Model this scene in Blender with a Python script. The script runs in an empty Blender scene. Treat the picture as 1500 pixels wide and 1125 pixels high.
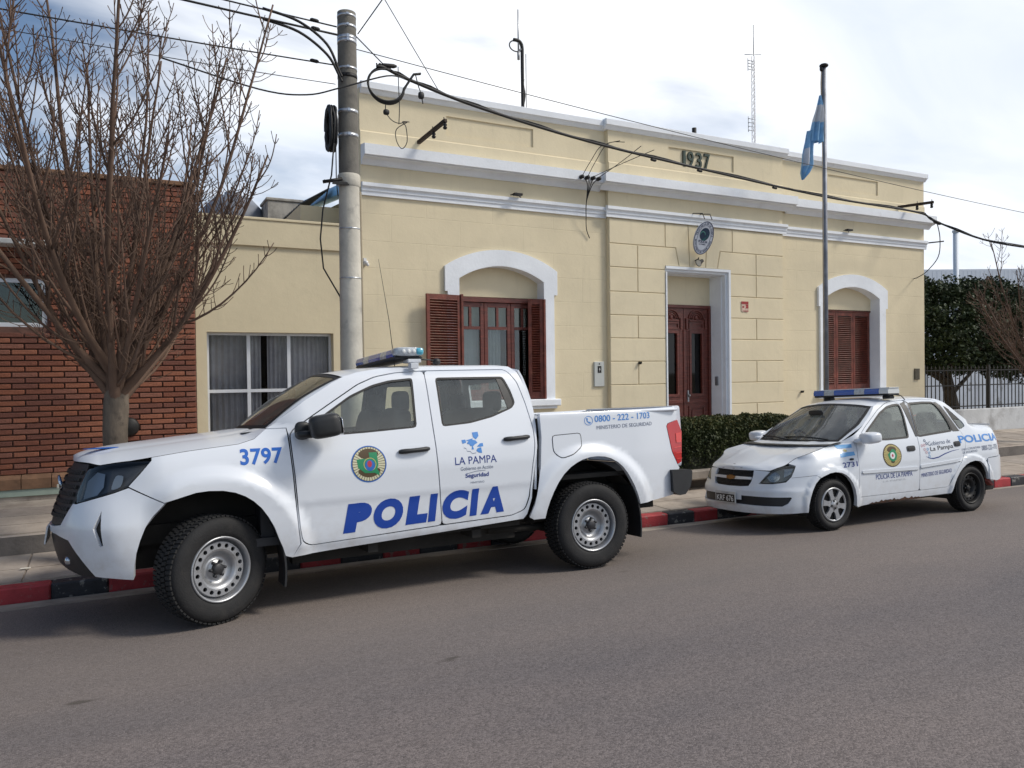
import bpy, bmesh, math, random
from mathutils import Vector, Matrix, Quaternion
from mathutils.geometry import tessellate_polygon
random.seed(7)
R = math.radians
scene = bpy.context.scene
col = scene.collection

# ------------------------------------------------------------------ camera, sky, sun, exposure
cam_d = bpy.data.cameras.new('camera'); cam = bpy.data.objects.new('camera', cam_d); col.objects.link(cam)
scene.camera = cam
cam_d.sensor_width = 36.0; cam_d.lens = 36.0 * 1127.67 / 1500.0
cam_d.clip_start = 0.05; cam_d.clip_end = 3000.0
YAW, PITCH, ROLL = 0.473365, 0.012733, -0.012409
fw = Vector((math.sin(YAW)*math.cos(PITCH), math.cos(YAW)*math.cos(PITCH), -math.sin(PITCH)))
rt = Vector((math.cos(YAW), -math.sin(YAW), 0)); up = rt.cross(fw)
r2 = math.cos(ROLL)*rt + math.sin(ROLL)*up; u2 = -math.sin(ROLL)*rt + math.cos(ROLL)*up
cam.matrix_world = Matrix(((r2.x, u2.x, -fw.x, 0), (r2.y, u2.y, -fw.y, 0), (r2.z, u2.z, -fw.z, 1.746), (0, 0, 0, 1)))

SUN_DIR = Vector((0.62, -0.40, 0.74)).normalized()          # towards the sun: along the street from the right, veiled by cloud
sun_d = bpy.data.lights.new('sun', 'SUN'); sun_d.energy = 2.0; sun_d.angle = R(13); sun_d.color = (1.0, 0.93, 0.82)
sun = bpy.data.objects.new('sun', sun_d); col.objects.link(sun)
sun.rotation_euler = SUN_DIR.to_track_quat('Z', 'Y').to_euler(); sun.location = (20, -15, 20)

world = bpy.data.worlds.new('World'); scene.world = world; world.use_nodes = True
def build_world():
    nt = world.node_tree; N = nt.nodes; L = nt.links; N.clear()
    out = N.new('ShaderNodeOutputWorld'); bg = N.new('ShaderNodeBackground'); bg2 = N.new('ShaderNodeBackground')
    sky = N.new('ShaderNodeTexSky'); sky.sky_type = 'NISHITA'; sky.sun_disc = False
    sky.sun_elevation = math.asin(SUN_DIR.z); sky.sun_rotation = math.atan2(SUN_DIR.x, SUN_DIR.y)
    sky.air_density = 1.0; sky.dust_density = 0.6; sky.ozone_density = 1.6
    bg.inputs[1].default_value = 0.085; L.new(sky.outputs[0], bg.inputs[0])
    tc = N.new('ShaderNodeTexCoord')
    # flatten the view direction onto a cloud layer: (x, y) / (z + c)
    sep = N.new('ShaderNodeSeparateXYZ'); L.new(tc.outputs['Generated'], sep.inputs[0])
    mx = N.new('ShaderNodeMath'); mx.operation = 'MAXIMUM'; mx.inputs[1].default_value = 0.0; L.new(sep.outputs[2], mx.inputs[0])
    ad = N.new('ShaderNodeMath'); ad.operation = 'ADD'; ad.inputs[1].default_value = 0.22; L.new(mx.outputs[0], ad.inputs[0])
    dv = N.new('ShaderNodeVectorMath'); dv.operation = 'DIVIDE'; L.new(tc.outputs['Generated'], dv.inputs[0])
    cb = N.new('ShaderNodeCombineXYZ')
    for k in range(3): L.new(ad.outputs[0], cb.inputs[k])
    L.new(cb.outputs[0], dv.inputs[1])
    mp = N.new('ShaderNodeMapping'); L.new(dv.outputs[0], mp.inputs[0])
    mp.inputs['Location'].default_value = (0.35, 0.1, 0.0); mp.inputs['Rotation'].default_value = (0, 0, R(35)); mp.inputs['Scale'].default_value = (0.75, 1.25, 1.0)
    n1 = N.new('ShaderNodeTexNoise'); n1.inputs['Scale'].default_value = 1.25; n1.inputs['Detail'].default_value = 9; n1.inputs['Roughness'].default_value = 0.52; n1.inputs['Distortion'].default_value = 0.35
    L.new(mp.outputs[0], n1.inputs['Vector'])
    r1 = N.new('ShaderNodeValToRGB'); r1.color_ramp.elements[0].position = 0.36; r1.color_ramp.elements[1].position = 0.56
    # the cloud sheet breaks up towards the left of the street
    dt = N.new('ShaderNodeVectorMath'); dt.operation = 'DOT_PRODUCT'; dt.inputs[1].default_value = (1.0, 0.0, 0.0); L.new(tc.outputs['Generated'], dt.inputs[0])
    ml = N.new('ShaderNodeMath'); ml.operation = 'MULTIPLY_ADD'; ml.inputs[1].default_value = 0.45; ml.inputs[2].default_value = -0.13; L.new(dt.outputs['Value'], ml.inputs[0])
    cl = N.new('ShaderNodeClamp'); cl.inputs[1].default_value = -0.17; cl.inputs[2].default_value = 0.25; L.new(ml.outputs[0], cl.inputs[0])
    sm = N.new('ShaderNodeMath'); L.new(cl.outputs[0], sm.inputs[0]); L.new(n1.outputs['Fac'], sm.inputs[1]); L.new(sm.outputs[0], r1.inputs[0])
    n2 = N.new('ShaderNodeTexNoise'); n2.inputs['Scale'].default_value = 1.7; n2.inputs['Detail'].default_value = 7; n2.inputs['Roughness'].default_value = 0.5; n2.inputs['Distortion'].default_value = 0.5
    m2 = N.new('ShaderNodeMapping'); m2.inputs['Location'].default_value = (3.1, 1.7, 0.4); m2.inputs['Scale'].default_value = (0.6, 1.2, 1.0); m2.inputs['Rotation'].default_value = (0, 0, R(28)); L.new(dv.outputs[0], m2.inputs[0]); L.new(m2.outputs[0], n2.inputs['Vector'])
    r2_ = N.new('ShaderNodeValToRGB'); e = r2_.color_ramp.elements
    e[0].position = 0.30; e[0].color = (0.60, 0.66, 0.76, 1); e[1].position = 0.68; e[1].color = (0.95, 0.96, 0.98, 1)
    L.new(n2.outputs['Fac'], r2_.inputs[0])
    bg2.inputs[1].default_value = 1.02; L.new(r2_.outputs[0], bg2.inputs[0])
    mix = N.new('ShaderNodeMixShader'); L.new(r1.outputs[0], mix.inputs[0]); L.new(bg.outputs[0], mix.inputs[1]); L.new(bg2.outputs[0], mix.inputs[2])
    L.new(mix.outputs[0], out.inputs[0])
build_world()
scene.view_settings.view_transform = 'Standard'; scene.view_settings.look = 'None'
scene.view_settings.exposure = 0.38; scene.view_settings.gamma = 1.0; scene.view_settings.use_curve_mapping = False
scene.render.resolution_x = 1024; scene.render.resolution_y = 768

# ------------------------------------------------------------------ materials (all procedural)
MATS = {}
def mat(name, c, rough=0.7, metal=0.0, var=0.0, vscale=4.0, bump=0.0, bscale=60.0, c2=None, spec=0.5, coat=0.0, emit=None, stretch=(1, 1, 1), detail=6):
    """plain principled material with optional two-tone noise in object space and fine noise relief"""
    if name in MATS: return MATS[name]
    m = bpy.data.materials.new(name); m.use_nodes = True; MATS[name] = m
    nt = m.node_tree; N = nt.nodes; L = nt.links; b = N['Principled BSDF']
    b.inputs['Base Color'].default_value = (*c, 1); b.inputs['Roughness'].default_value = rough; b.inputs['Metallic'].default_value = metal
    b.inputs['Specular IOR Level'].default_value = spec
    if coat: b.inputs['Coat Weight'].default_value = coat; b.inputs['Coat Roughness'].default_value = 0.06
    if emit: b.inputs['Emission Color'].default_value = (*emit[0], 1); b.inputs['Emission Strength'].default_value = emit[1]
    if var or c2 or bump:
        tc = N.new('ShaderNodeTexCoord'); mp = N.new('ShaderNodeMapping'); mp.inputs['Scale'].default_value = stretch; L.new(tc.outputs['Object'], mp.inputs[0])
    if var or c2:
        n = N.new('ShaderNodeTexNoise'); n.inputs['Scale'].default_value = vscale; n.inputs['Detail'].default_value = detail; n.inputs['Roughness'].default_value = 0.6; L.new(mp.outputs[0], n.inputs['Vector'])
        r = N.new('ShaderNodeValToRGB'); e = r.color_ramp.elements
        lo = c2 if c2 else tuple(max(0, x*(1-var)) for x in c); hi = c if c2 else tuple(min(1, x*(1+var)) for x in c)
        e[0].position = 0.32; e[0].color = (*lo, 1); e[1].position = 0.68; e[1].color = (*hi, 1)
        L.new(n.outputs['Fac'], r.inputs[0]); L.new(r.outputs[0], b.inputs['Base Color'])
    if bump:
        n = N.new('ShaderNodeTexNoise'); n.inputs['Scale'].default_value = bscale; n.inputs['Detail'].default_value = 5; L.new(mp.outputs[0], n.inputs['Vector'])
        bp = N.new('ShaderNodeBump'); bp.inputs['Strength'].default_value = bump; bp.inputs['Distance'].default_value = 0.01; L.new(n.outputs['Fac'], bp.inputs['Height']); L.new(bp.outputs[0], b.inputs['Normal'])
    return m
def glass_mat(name, tint, refl=1.0, rough=0.02, ior=1.5, dust_sheen=0.0, dcol=(0.5, 0.5, 0.47)):
    """thin pane: tinted see-through plus mirror by Fresnel"""
    m = bpy.data.materials.new(name); m.use_nodes = True; nt = m.node_tree; N = nt.nodes; L = nt.links
    N.remove(N['Principled BSDF']); out = N['Material Output']
    t = N.new('ShaderNodeBsdfTransparent'); t.inputs[0].default_value = (*tint, 1)
    g = N.new('ShaderNodeBsdfGlossy'); g.inputs['Roughness'].default_value = rough; g.inputs['Color'].default_value = (refl, refl, refl, 1)
    f = N.new('ShaderNodeFresnel'); f.inputs[0].default_value = ior
    mx = N.new('ShaderNodeMixShader'); L.new(f.outputs[0], mx.inputs[0]); L.new(t.outputs[0], mx.inputs[1]); L.new(g.outputs[0], mx.inputs[2]); src = mx
    if dust_sheen:                                                           # patchy dusty film; its pale colour also stands in for reflected sky
        df = N.new('ShaderNodeBsdfDiffuse'); df.inputs[0].default_value = (*dcol, 1); tc = N.new('ShaderNodeTexCoord'); nz = N.new('ShaderNodeTexNoise'); nz.inputs['Scale'].default_value = 5; nz.inputs['Detail'].default_value = 6; L.new(tc.outputs['Object'], nz.inputs['Vector'])
        mr = N.new('ShaderNodeMapRange'); mr.inputs[1].default_value = 0.3; mr.inputs[2].default_value = 0.75; mr.inputs[3].default_value = dust_sheen*.5; mr.inputs[4].default_value = dust_sheen*1.5; L.new(nz.outputs['Fac'], mr.inputs[0])
        tl = N.new('ShaderNodeBsdfTranslucent'); tl.inputs[0].default_value = (*dcol, 1); md = N.new('ShaderNodeMixShader'); L.new(df.outputs[0], md.inputs[1]); L.new(tl.outputs[0], md.inputs[2])
        m2 = N.new('ShaderNodeMixShader'); L.new(mr.outputs[0], m2.inputs[0]); L.new(mx.outputs[0], m2.inputs[1]); L.new(md.outputs[0], m2.inputs[2]); src = m2
    L.new(src.outputs[0], out.inputs[0])
    MATS[name] = m; return m

def dirty(m, dirt, scale, lo, hi, zfade=None, fac=1.0, st=None):
    """lay a patchy dirt colour (with its own noise shape) over a material's base colour; zfade=(z0,z1) makes splash dirt thicker towards z0"""
    nt = m.node_tree; N = nt.nodes; L = nt.links; b = N['Principled BSDF']; inp = b.inputs['Base Color']
    tc = N.new('ShaderNodeTexCoord'); n = N.new('ShaderNodeTexNoise'); n.inputs['Scale'].default_value = scale; n.inputs['Detail'].default_value = 8; n.inputs['Roughness'].default_value = 0.65
    if st: mp = N.new('ShaderNodeMapping'); mp.inputs['Scale'].default_value = st; L.new(tc.outputs['Object'], mp.inputs[0]); L.new(mp.outputs[0], n.inputs['Vector'])
    else: L.new(tc.outputs['Object'], n.inputs['Vector'])
    r = N.new('ShaderNodeMapRange'); r.inputs[1].default_value = lo; r.inputs[2].default_value = hi; r.inputs[4].default_value = fac; L.new(n.outputs['Fac'], r.inputs[0])
    f = r.outputs[0]
    if zfade:
        s = N.new('ShaderNodeSeparateXYZ'); L.new(tc.outputs['Object'], s.inputs[0])
        z = N.new('ShaderNodeMapRange'); z.inputs[1].default_value = zfade[1]; z.inputs[2].default_value = zfade[0]; L.new(s.outputs[2], z.inputs[0])
        mu = N.new('ShaderNodeMath'); mu.operation = 'MULTIPLY'; L.new(f, mu.inputs[0]); L.new(z.outputs[0], mu.inputs[1]); f = mu.outputs[0]
    mx = N.new('ShaderNodeMix'); mx.data_type = 'RGBA'; L.new(f, mx.inputs['Factor'])
    if inp.is_linked: L.new(inp.links[0].from_socket, mx.inputs['A'])
    else: mx.inputs['A'].default_value = inp.default_value
    mx.inputs['B'].default_value = (*dirt, 1); L.new(mx.outputs['Result'], inp)
    return m

# ------------------------------------------------------------------ scene-graph helpers
def tag(o, label=None, cat=None, group=None, kind=None):
    if label: o['label'] = label
    if cat: o['category'] = cat
    if group: o['group'] = group
    if kind: o['kind'] = kind
    return o
def empty(name, loc=(0, 0, 0), parent=None):
    o = bpy.data.objects.new(name, None); o.empty_display_size = 0.2; col.objects.link(o); o.location = loc
    if parent: o.parent = parent
    return o
def link(name, me, m=None, parent=None, loc=None):
    o = bpy.data.objects.new(name, me); col.objects.link(o)
    if m is not None and len(me.materials) == 0: me.materials.append(m)
    if parent: o.parent = parent
    if loc: o.location = loc
    return o
def copy_tree(o, parent=None):
    c = o.copy(); col.objects.link(c); c.parent = parent
    for ch in [x for x in bpy.data.objects if x.parent == o]: copy_tree(ch, c)
    return c

class MB:
    """collects shapes for one mesh"""
    def __init__(s): s.v = []; s.f = []; s.sm = []; s.mi = []; s.cur = 0
    def add(s, vs, fs, smooth=False):
        o = len(s.v); s.v += [tuple(x) for x in vs]; s.f += [tuple(i+o for i in f) for f in fs]; s.sm += [smooth]*len(fs); s.mi += [s.cur]*len(fs); return s
    def box(s, x0, x1, y0, y1, z0, z1, M=None, bev=0.0):
        if bev > 0:
            b = min(bev, .45*min(abs(x1-x0), abs(y1-y0), abs(z1-z0))); bm = bmesh.new()
            bmesh.ops.create_cube(bm, size=1.0)
            for v in bm.verts: v.co = Vector(((x0+x1)/2+v.co.x*(x1-x0), (y0+y1)/2+v.co.y*(y1-y0), (z0+z1)/2+v.co.z*(z1-z0)))
            bmesh.ops.bevel(bm, geom=bm.edges[:], offset=b, segments=1, affect='EDGES', clamp_overlap=True)
            bm.verts.index_update(); vs = [v.co.copy() for v in bm.verts]; fs = [[v.index for v in f.verts] for f in bm.faces]; bm.free()
        else:
            vs = [Vector((x, y, z)) for x in (x0, x1) for y in (y0, y1) for z in (z0, z1)]
            fs = [(0, 1, 3, 2), (4, 6, 7, 5), (0, 4, 5, 1), (2, 3, 7, 6), (0, 2, 6, 4), (1, 5, 7, 3)]
        if M is not None: vs = [M @ v for v in vs]
        return s.add(vs, fs)
    def tube(s, path, rad, n=8, smooth=True, cap=True):
        P = [Vector(p) for p in path]; k = len(P); rr = rad if isinstance(rad, (list, tuple)) else [rad]*k
        vs = []; prev = None
        for i, p in enumerate(P):
            t = (P[min(i+1, k-1)]-P[max(i-1, 0)]); t = t.normalized() if t.length > 1e-9 else Vector((0, 0, 1))
            if prev is None:
                a = t.orthogonal().normalized()
            else:
                a = prev - t*prev.dot(t); a = a.normalized() if a.length > 1e-6 else t.orthogonal().normalized()
            prev = a; b = t.cross(a)
            for j in range(n):
                an = 2*math.pi*j/n; vs.append(p + (a*math.cos(an)+b*math.sin(an))*rr[i])
        fs = [(i*n+j, i*n+(j+1) % n, (i+1)*n+(j+1) % n, (i+1)*n+j) for i in range(k-1) for j in range(n)]
        if cap: fs += [tuple(range(n-1, -1, -1)), tuple((k-1)*n+j for j in range(n))]
        return s.add(vs, fs, smooth)
    def lathe(s, prof, M, n=32, smooth=True, closed=False):
        """prof: (radius, height) list, turned about local z, placed by matrix M"""
        vs = []; k = len(prof)
        for r, h in prof:
            for j in range(n):
                a = 2*math.pi*j/n; vs.append(M @ Vector((r*math.cos(a), r*math.sin(a), h)))
        fs = [(i*n+j, i*n+(j+1) % n, (i+1)*n+(j+1) % n, (i+1)*n+j) for i in range(k-1) for j in range(n)]
        if closed: fs += [((k-1)*n+j, (k-1)*n+(j+1) % n, (j+1) % n, j) for j in range(n)]
        return s.add(vs, fs, smooth)
    def prism(s, poly, ext, f=lambda a, b, t: (a, t, b), holes=()):
        """2-D polygon (a,b) with holes, extruded t from ext[0] to ext[1]; f places (a,b,t)"""
        loops = [list(poly)]+[list(h) for h in holes]; flat = [p for l in loops for p in l]
        tr = tessellate_polygon([[Vector((p[0], p[1], 0)) for p in l] for l in loops])
        n = len(flat); vs = [f(p[0], p[1], ext[0]) for p in flat]+[f(p[0], p[1], ext[1]) for p in flat]
        fs = []
        for t in tr:
            a, b, c = t; q = (flat[b][0]-flat[a][0])*(flat[c][1]-flat[a][1])-(flat[b][1]-flat[a][1])*(flat[c][0]-flat[a][0])
            if abs(q) < 1e-12: continue
            if q < 0: a, b, c = a, c, b
            fs.append((a, b, c)); fs.append((n+a, n+c, n+b))
        o = 0
        for l in loops:
            k = len(l)
            for i in range(k): fs.append((o+i, n+o+i, n+o+(i+1) % k, o+(i+1) % k))
            o += k
        return s.add(vs, fs)
    def grid(s, fn, nu, nv, smooth=True, closed_u=False):
        vs = [fn(i/nu, j/nv) for i in range(nu+1) for j in range(nv+1)]; w = nv+1
        return s.add(vs, [(i*w+j, (i+1)*w+j, (i+1)*w+j+1, i*w+j+1) for i in range(nu) for j in range(nv)], smooth)
    def sell(s, c, rx, ry, rz, e1=0.5, e2=0.5, nu=20, nv=12, M=None):
        """superellipsoid"""
        def pw(a, e): return math.copysign(abs(a)**e, a)
        vs = []; fs = []
        for i in range(nv+1):
            t = -math.pi/2+math.pi*i/nv
            for j in range(nu):
                p = 2*math.pi*j/nu
                v = Vector((rx*pw(math.cos(t), e1)*pw(math.cos(p), e2), ry*pw(math.cos(t), e1)*pw(math.sin(p), e2), rz*pw(math.sin(t), e1)))
                vs.append((M @ v if M is not None else v)+Vector(c))
        for i in range(nv):
            for j in range(nu): fs.append((i*nu+j, i*nu+(j+1) % nu, (i+1)*nu+(j+1) % nu, (i+1)*nu+j))
        return s.add(vs, fs, True)
    def mirror(s):
        """add the y-mirrored copy of everything collected so far"""
        n = len(s.v); s.v += [(x, -y, z) for x, y, z in s.v]; fs = [tuple(i+n for i in reversed(f)) for f in s.f]; s.f += fs; s.sm += s.sm[:]; s.mi += s.mi[:]; return s
    def mesh(s, name, fix=True):
        me = bpy.data.meshes.new(name); me.from_pydata(s.v, [], s.f)
        me.polygons.foreach_set('use_smooth', s.sm); me.polygons.foreach_set('material_index', s.mi)
        if fix:
            bm = bmesh.new(); bm.from_mesh(me); bmesh.ops.recalc_face_normals(bm, faces=bm.faces[:]); bm.to_mesh(me); bm.free()
        me.update(); return me
    def build(s, name, m, parent=None, loc=None, fix=True):
        me = s.mesh(name, fix)
        for x in (m if isinstance(m, (list, tuple)) else [m]): me.materials.append(x)
        return link(name, me, None, parent, loc)

def chaikin(p, it=1, closed=True, q=0.25):
    for _ in range(it):
        n = len(p); o = []
        if not closed: o.append(p[0])
        for i in range(n if closed else n-1):
            a = p[i]; b = p[(i+1) % n]
            o.append((a[0]+(b[0]-a[0])*q, a[1]+(b[1]-a[1])*q)); o.append((a[0]+(b[0]-a[0])*(1-q), a[1]+(b[1]-a[1])*(1-q)))
        if not closed: o.append(p[-1])
        p = o
    return p
def area2(p): return sum(p[i][0]*p[(i+1) % len(p)][1]-p[(i+1) % len(p)][0]*p[i][1] for i in range(len(p)))
def offset_poly(p, d):
    """grow (d>0) or shrink (d<0) a simple polygon"""
    sg = 1 if area2(p) > 0 else -1; n = len(p); o = []
    for i in range(n):
        a, b, c = p[i-1], p[i], p[(i+1) % n]
        e1 = (b[0]-a[0], b[1]-a[1]); e2 = (c[0]-b[0], c[1]-b[1]); l1 = math.hypot(*e1) or 1e-9; l2 = math.hypot(*e2) or 1e-9
        n1 = (sg*e1[1]/l1, -sg*e1[0]/l1); n2 = (sg*e2[1]/l2, -sg*e2[0]/l2); k = 1+n1[0]*n2[0]+n1[1]*n2[1]
        k = max(k, .5); o.append((b[0]+(n1[0]+n2[0])*d/k, b[1]+(n1[1]+n2[1])*d/k))
    return o
def dense(p, step, closed=True):
    o = []; n = len(p)
    for i in range(n if closed else n-1):
        a = p[i]; b = p[(i+1) % n]; k = max(1, int(math.hypot(b[0]-a[0], b[1]-a[1])/step))
        o += [(a[0]+(b[0]-a[0])*j/k, a[1]+(b[1]-a[1])*j/k) for j in range(k)]
    if not closed: o.append(p[-1])
    return o
def plines(pl, t):
    """point at parameter 0..1 along a polyline of tuples"""
    L = [0.0]
    for a, b in zip(pl, pl[1:]): L.append(L[-1]+math.dist(a, b))
    d = t*L[-1]
    for i in range(len(pl)-1):
        if d <= L[i+1] or i == len(pl)-2:
            f = (d-L[i])/max(1e-9, L[i+1]-L[i]); return tuple(a+(b-a)*f for a, b in zip(pl[i], pl[i+1]))

def tri2d(outline, holes, res, tris=None):
    """triangulate in the plane and slice on a regular grid so it can follow a curved surface"""
    bm = bmesh.new()
    if tris is None:
        loops = [list(outline)]+[list(h) for h in holes]; flat = [p for l in loops for p in l]
        vs = [bm.verts.new((p[0], p[1], 0)) for p in flat]
        for t in tessellate_polygon([[Vector((p[0], p[1], 0)) for p in l] for l in loops]):
            a, b, c = (flat[i] for i in t)
            if abs((b[0]-a[0])*(c[1]-a[1])-(b[1]-a[1])*(c[0]-a[0])) < 1e-10: continue
            try: bm.faces.new([vs[i] for i in t])
            except ValueError: pass
    else:
        vs = [bm.verts.new((p[0], p[1], 0)) for p in tris[0]]
        for f in tris[1]:
            try: bm.faces.new([vs[i] for i in f])
            except ValueError: pass
    ru, rv = res if isinstance(res, tuple) else (res, res)
    us = [v.co.x for v in bm.verts]; zs = [v.co.y for v in bm.verts]
    for ax, lo, hi, st in ((0, min(us), max(us), ru), (1, min(zs), max(zs), rv)):
        k = int((hi-lo)/st)
        for i in range(1, k+1):
            c = lo+(hi-lo)*i/(k+1)
            bmesh.ops.bisect_plane(bm, geom=bm.verts[:]+bm.edges[:]+bm.faces[:], dist=1e-6, plane_co=(c, 0, 0) if ax == 0 else (0, c, 0), plane_no=(1, 0, 0) if ax == 0 else (0, 1, 0))
    return bm
def panel(name, outline, surf, m, parent, holes=(), res=0.05, thick=0.02, off=0.0, mirror=False, side=-1, tris=None):
    """sheet cut to a 2-D outline, laid on surf(u,v)->(x,y,z) with smooth analytic normals and a folded-in edge.
    side=-1: as given (near side), +1: mirrored to the far side; mirror=True: both halves in one mesh"""
    bm = tri2d(outline, holes, res, tris); bm.normal_update(); bm.verts.index_update(); e = 1e-3
    P = []; NN = []
    for v in bm.verts:
        u, w = v.co.x, v.co.y; p = Vector(surf(u, w)); a = Vector(surf(u+e, w))-p; b = Vector(surf(u, w+e))-p
        n = a.cross(b)
        if n.length < 1e-12: n = Vector((0, -1, 0))
        n.normalize(); P.append(p+n*off); NN.append(n)
    faces = []; fn = []
    for f in bm.faces:
        idx = [v.index for v in f.verts]
        if f.normal.z < 0: idx.reverse()
        faces.append(idx); fn.append(None)
    V = list(P); Nv = list(NN)
    if thick:
        bed = [ed for ed in bm.edges if len(ed.link_faces) == 1]
        for ed in bed:
            l = ed.link_loops[0]; a, b = l.vert.index, l.link_loop_next.vert.index
            if ed.link_faces[0].normal.z < 0: a, b = b, a
            o = len(V); V += [P[a], P[b], P[b]-NN[b]*thick, P[a]-NN[a]*thick]
            q = (V[o+1]-V[o]).cross(NN[a]); q = q.normalized() if q.length > 1e-12 else NN[a]
            Nv += [q]*4; faces.append([o+1, o, o+3, o+2])
    bm.free()
    def mir(vs): return [Vector((v.x, -v.y, v.z)) for v in vs]
    if mirror:
        k = len(V); V2 = mir(V); N2 = mir(Nv); faces += [[i+k for i in reversed(f)] for f in faces]; V += V2; Nv += N2
    elif side > 0:
        V = mir(V); Nv = mir(Nv); faces = [list(reversed(f)) for f in faces]
    me = bpy.data.meshes.new(name); me.from_pydata([tuple(v) for v in V], [], faces)
    me.polygons.foreach_set('use_smooth', [True]*len(faces)); me.update()
    me.normals_split_custom_set([tuple(Nv[l.vertex_index]) for l in me.loops])
    me.materials.append(m)
    return link(name, me, None, parent)

_fcache = {}
def text_tris(body, size, bold=0.0, shear=0.0, space=1.0, align='LEFT', width=None, height=None):
    """lettering as 2-D triangles; width/height (m) stretch it to the measured block"""
    c = bpy.data.curves.new('lettering', 'FONT'); c.body = body; c.size = size; c.offset = bold*size; c.shear = shear; c.space_character = space; c.align_x = align; c.resolution_u = 5
    o = bpy.data.objects.new('lettering_tmp', c); col.objects.link(o)
    bpy.context.view_layer.update()
    me = o.evaluated_get(bpy.context.evaluated_depsgraph_get()).to_mesh()
    vs = [(v.co.x, v.co.y) for v in me.vertices]; fs = [tuple(p.vertices) for p in me.polygons]
    o.to_mesh_clear(); bpy.data.objects.remove(o); bpy.data.curves.remove(c)
    x0 = min(v[0] for v in vs); x1 = max(v[0] for v in vs); y0 = min(v[1] for v in vs); y1 = max(v[1] for v in vs)
    sx = (width/(x1-x0)) if width else 1.0; sy = (height/(y1-y0)) if height else (sx if width else 1.0)
    if align == 'LEFT': vs = [((x-x0)*sx, (y-y0)*sy) for x, y in vs]
    else: vs = [(x*sx, (y-y0)*sy) for x, y in vs]
    return vs, fs
def place2d(tr, u, v, slope=0.0):
    return [(u+x, v+y+slope*x) for x, y in tr[0]], tr[1]
# ------------------------------------------------------------------ the setting: ground, road, kerb, pavements
def asphalt():
    m = bpy.data.materials.new('asphalt'); m.use_nodes = True; nt = m.node_tree; N = nt.nodes; L = nt.links; b = N['Principled BSDF']
    tc = N.new('ShaderNodeTexCoord')
    def noise(sc, det, rough=0.6, st=None):
        n = N.new('ShaderNodeTexNoise'); n.inputs['Scale'].default_value = sc; n.inputs['Detail'].default_value = det; n.inputs['Roughness'].default_value = rough
        if st:
            mp = N.new('ShaderNodeMapping'); mp.inputs['Scale'].default_value = st; L.new(tc.outputs['Object'], mp.inputs[0]); L.new(mp.outputs[0], n.inputs['Vector'])
        else: L.new(tc.outputs['Object'], n.inputs['Vector'])
        return n
    vor = N.new('ShaderNodeTexVoronoi'); vor.inputs['Scale'].default_value = 120; L.new(tc.outputs['Object'], vor.inputs['Vector'])
    base = N.new('ShaderNodeValToRGB'); e = base.color_ramp.elements                     # stone chips: each its own grey
    e[0].position = 0.0; e[0].color = (0.105, 0.092, 0.091, 1); e[1].position = 1.0; e[1].color = (0.225, 0.198, 0.194, 1)
    sv = N.new('ShaderNodeSeparateColor'); L.new(vor.outputs['Color'], sv.inputs[0]); L.new(sv.outputs[0], base.inputs[0])
    big = noise(0.5, 6, 0.6, (0.35, 1.0, 1.0)); rb = N.new('ShaderNodeValToRGB'); e = rb.color_ramp.elements
    e[0].position = 0.35; e[0].color = (0.74, 0.75, 0.78, 1); e[1].position = 0.66; e[1].color = (1.12, 1.06, 1.0, 1); L.new(big.outputs['Fac'], rb.inputs[0])
    mu = N.new('ShaderNodeMix'); mu.data_type = 'RGBA'; mu.blend_type = 'MULTIPLY'; mu.inputs['Factor'].default_value = 1; L.new(base.outputs[0], mu.inputs['A']); L.new(rb.outputs[0], mu.inputs['B'])
    # small oil and tar blots with shapes of their own
    sp = noise(2.6, 3, 0.5, (0.55, 1.3, 1.0)); rs = N.new('ShaderNodeMapRange'); rs.inputs[1].default_value = 0.71; rs.inputs[2].default_value = 0.75; L.new(sp.outputs['Fac'], rs.inputs[0])
    m2 = N.new('ShaderNodeMix'); m2.data_type = 'RGBA'; L.new(rs.outputs[0], m2.inputs['Factor']); L.new(mu.outputs['Result'], m2.inputs['A']); m2.inputs['B'].default_value = (0.05, 0.042, 0.038, 1)
    # dusty strip swept towards the gutter
    sx = N.new('ShaderNodeSeparateXYZ'); L.new(tc.outputs['Object'], sx.inputs[0])
    ed = N.new('ShaderNodeMapRange'); ed.inputs[1].default_value = 3.6; ed.inputs[2].default_value = 5.2; ed.inputs[4].default_value = 0.38; L.new(sx.outputs[1], ed.inputs[0])
    m3 = N.new('ShaderNodeMix'); m3.data_type = 'RGBA'; L.new(ed.outputs[0], m3.inputs['Factor']); L.new(m2.outputs['Result'], m3.inputs['A']); m3.inputs['B'].default_value = (0.23, 0.195, 0.165, 1)
    L.new(m3.outputs['Result'], b.inputs['Base Color']); b.inputs['Roughness'].default_value = 0.82; b.inputs['Specular IOR Level'].default_value = 0.35
    bp = N.new('ShaderNodeBump'); bp.inputs['Strength'].default_value = 0.6; bp.inputs['Distance'].default_value = 0.004; L.new(vor.outputs['Distance'], bp.inputs['Height']); bp.invert = True
    L.new(bp.outputs[0], b.inputs['Normal']); return m
M_asph = asphalt()
M_gutter = dirty(mat('gutter_concrete', (0.31, 0.27, 0.23), 0.9, var=0.25, vscale=3, bump=0.5, bscale=40), (0.10, 0.085, 0.07), 2.5, 0.5, 0.7, fac=0.7)
M_walk = dirty(mat('pavement_concrete', (0.37, 0.315, 0.265), 0.9, var=0.22, vscale=2.2, bump=0.6, bscale=30), (0.16, 0.13, 0.11), 1.7, 0.52, 0.72, fac=0.65)
M_riser = dirty(mat('step_concrete', (0.17, 0.15, 0.135), 0.9, var=0.3, vscale=3, bump=0.6, bscale=25), (0.06, 0.055, 0.05), 3.0, 0.5, 0.7, fac=0.7)
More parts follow.
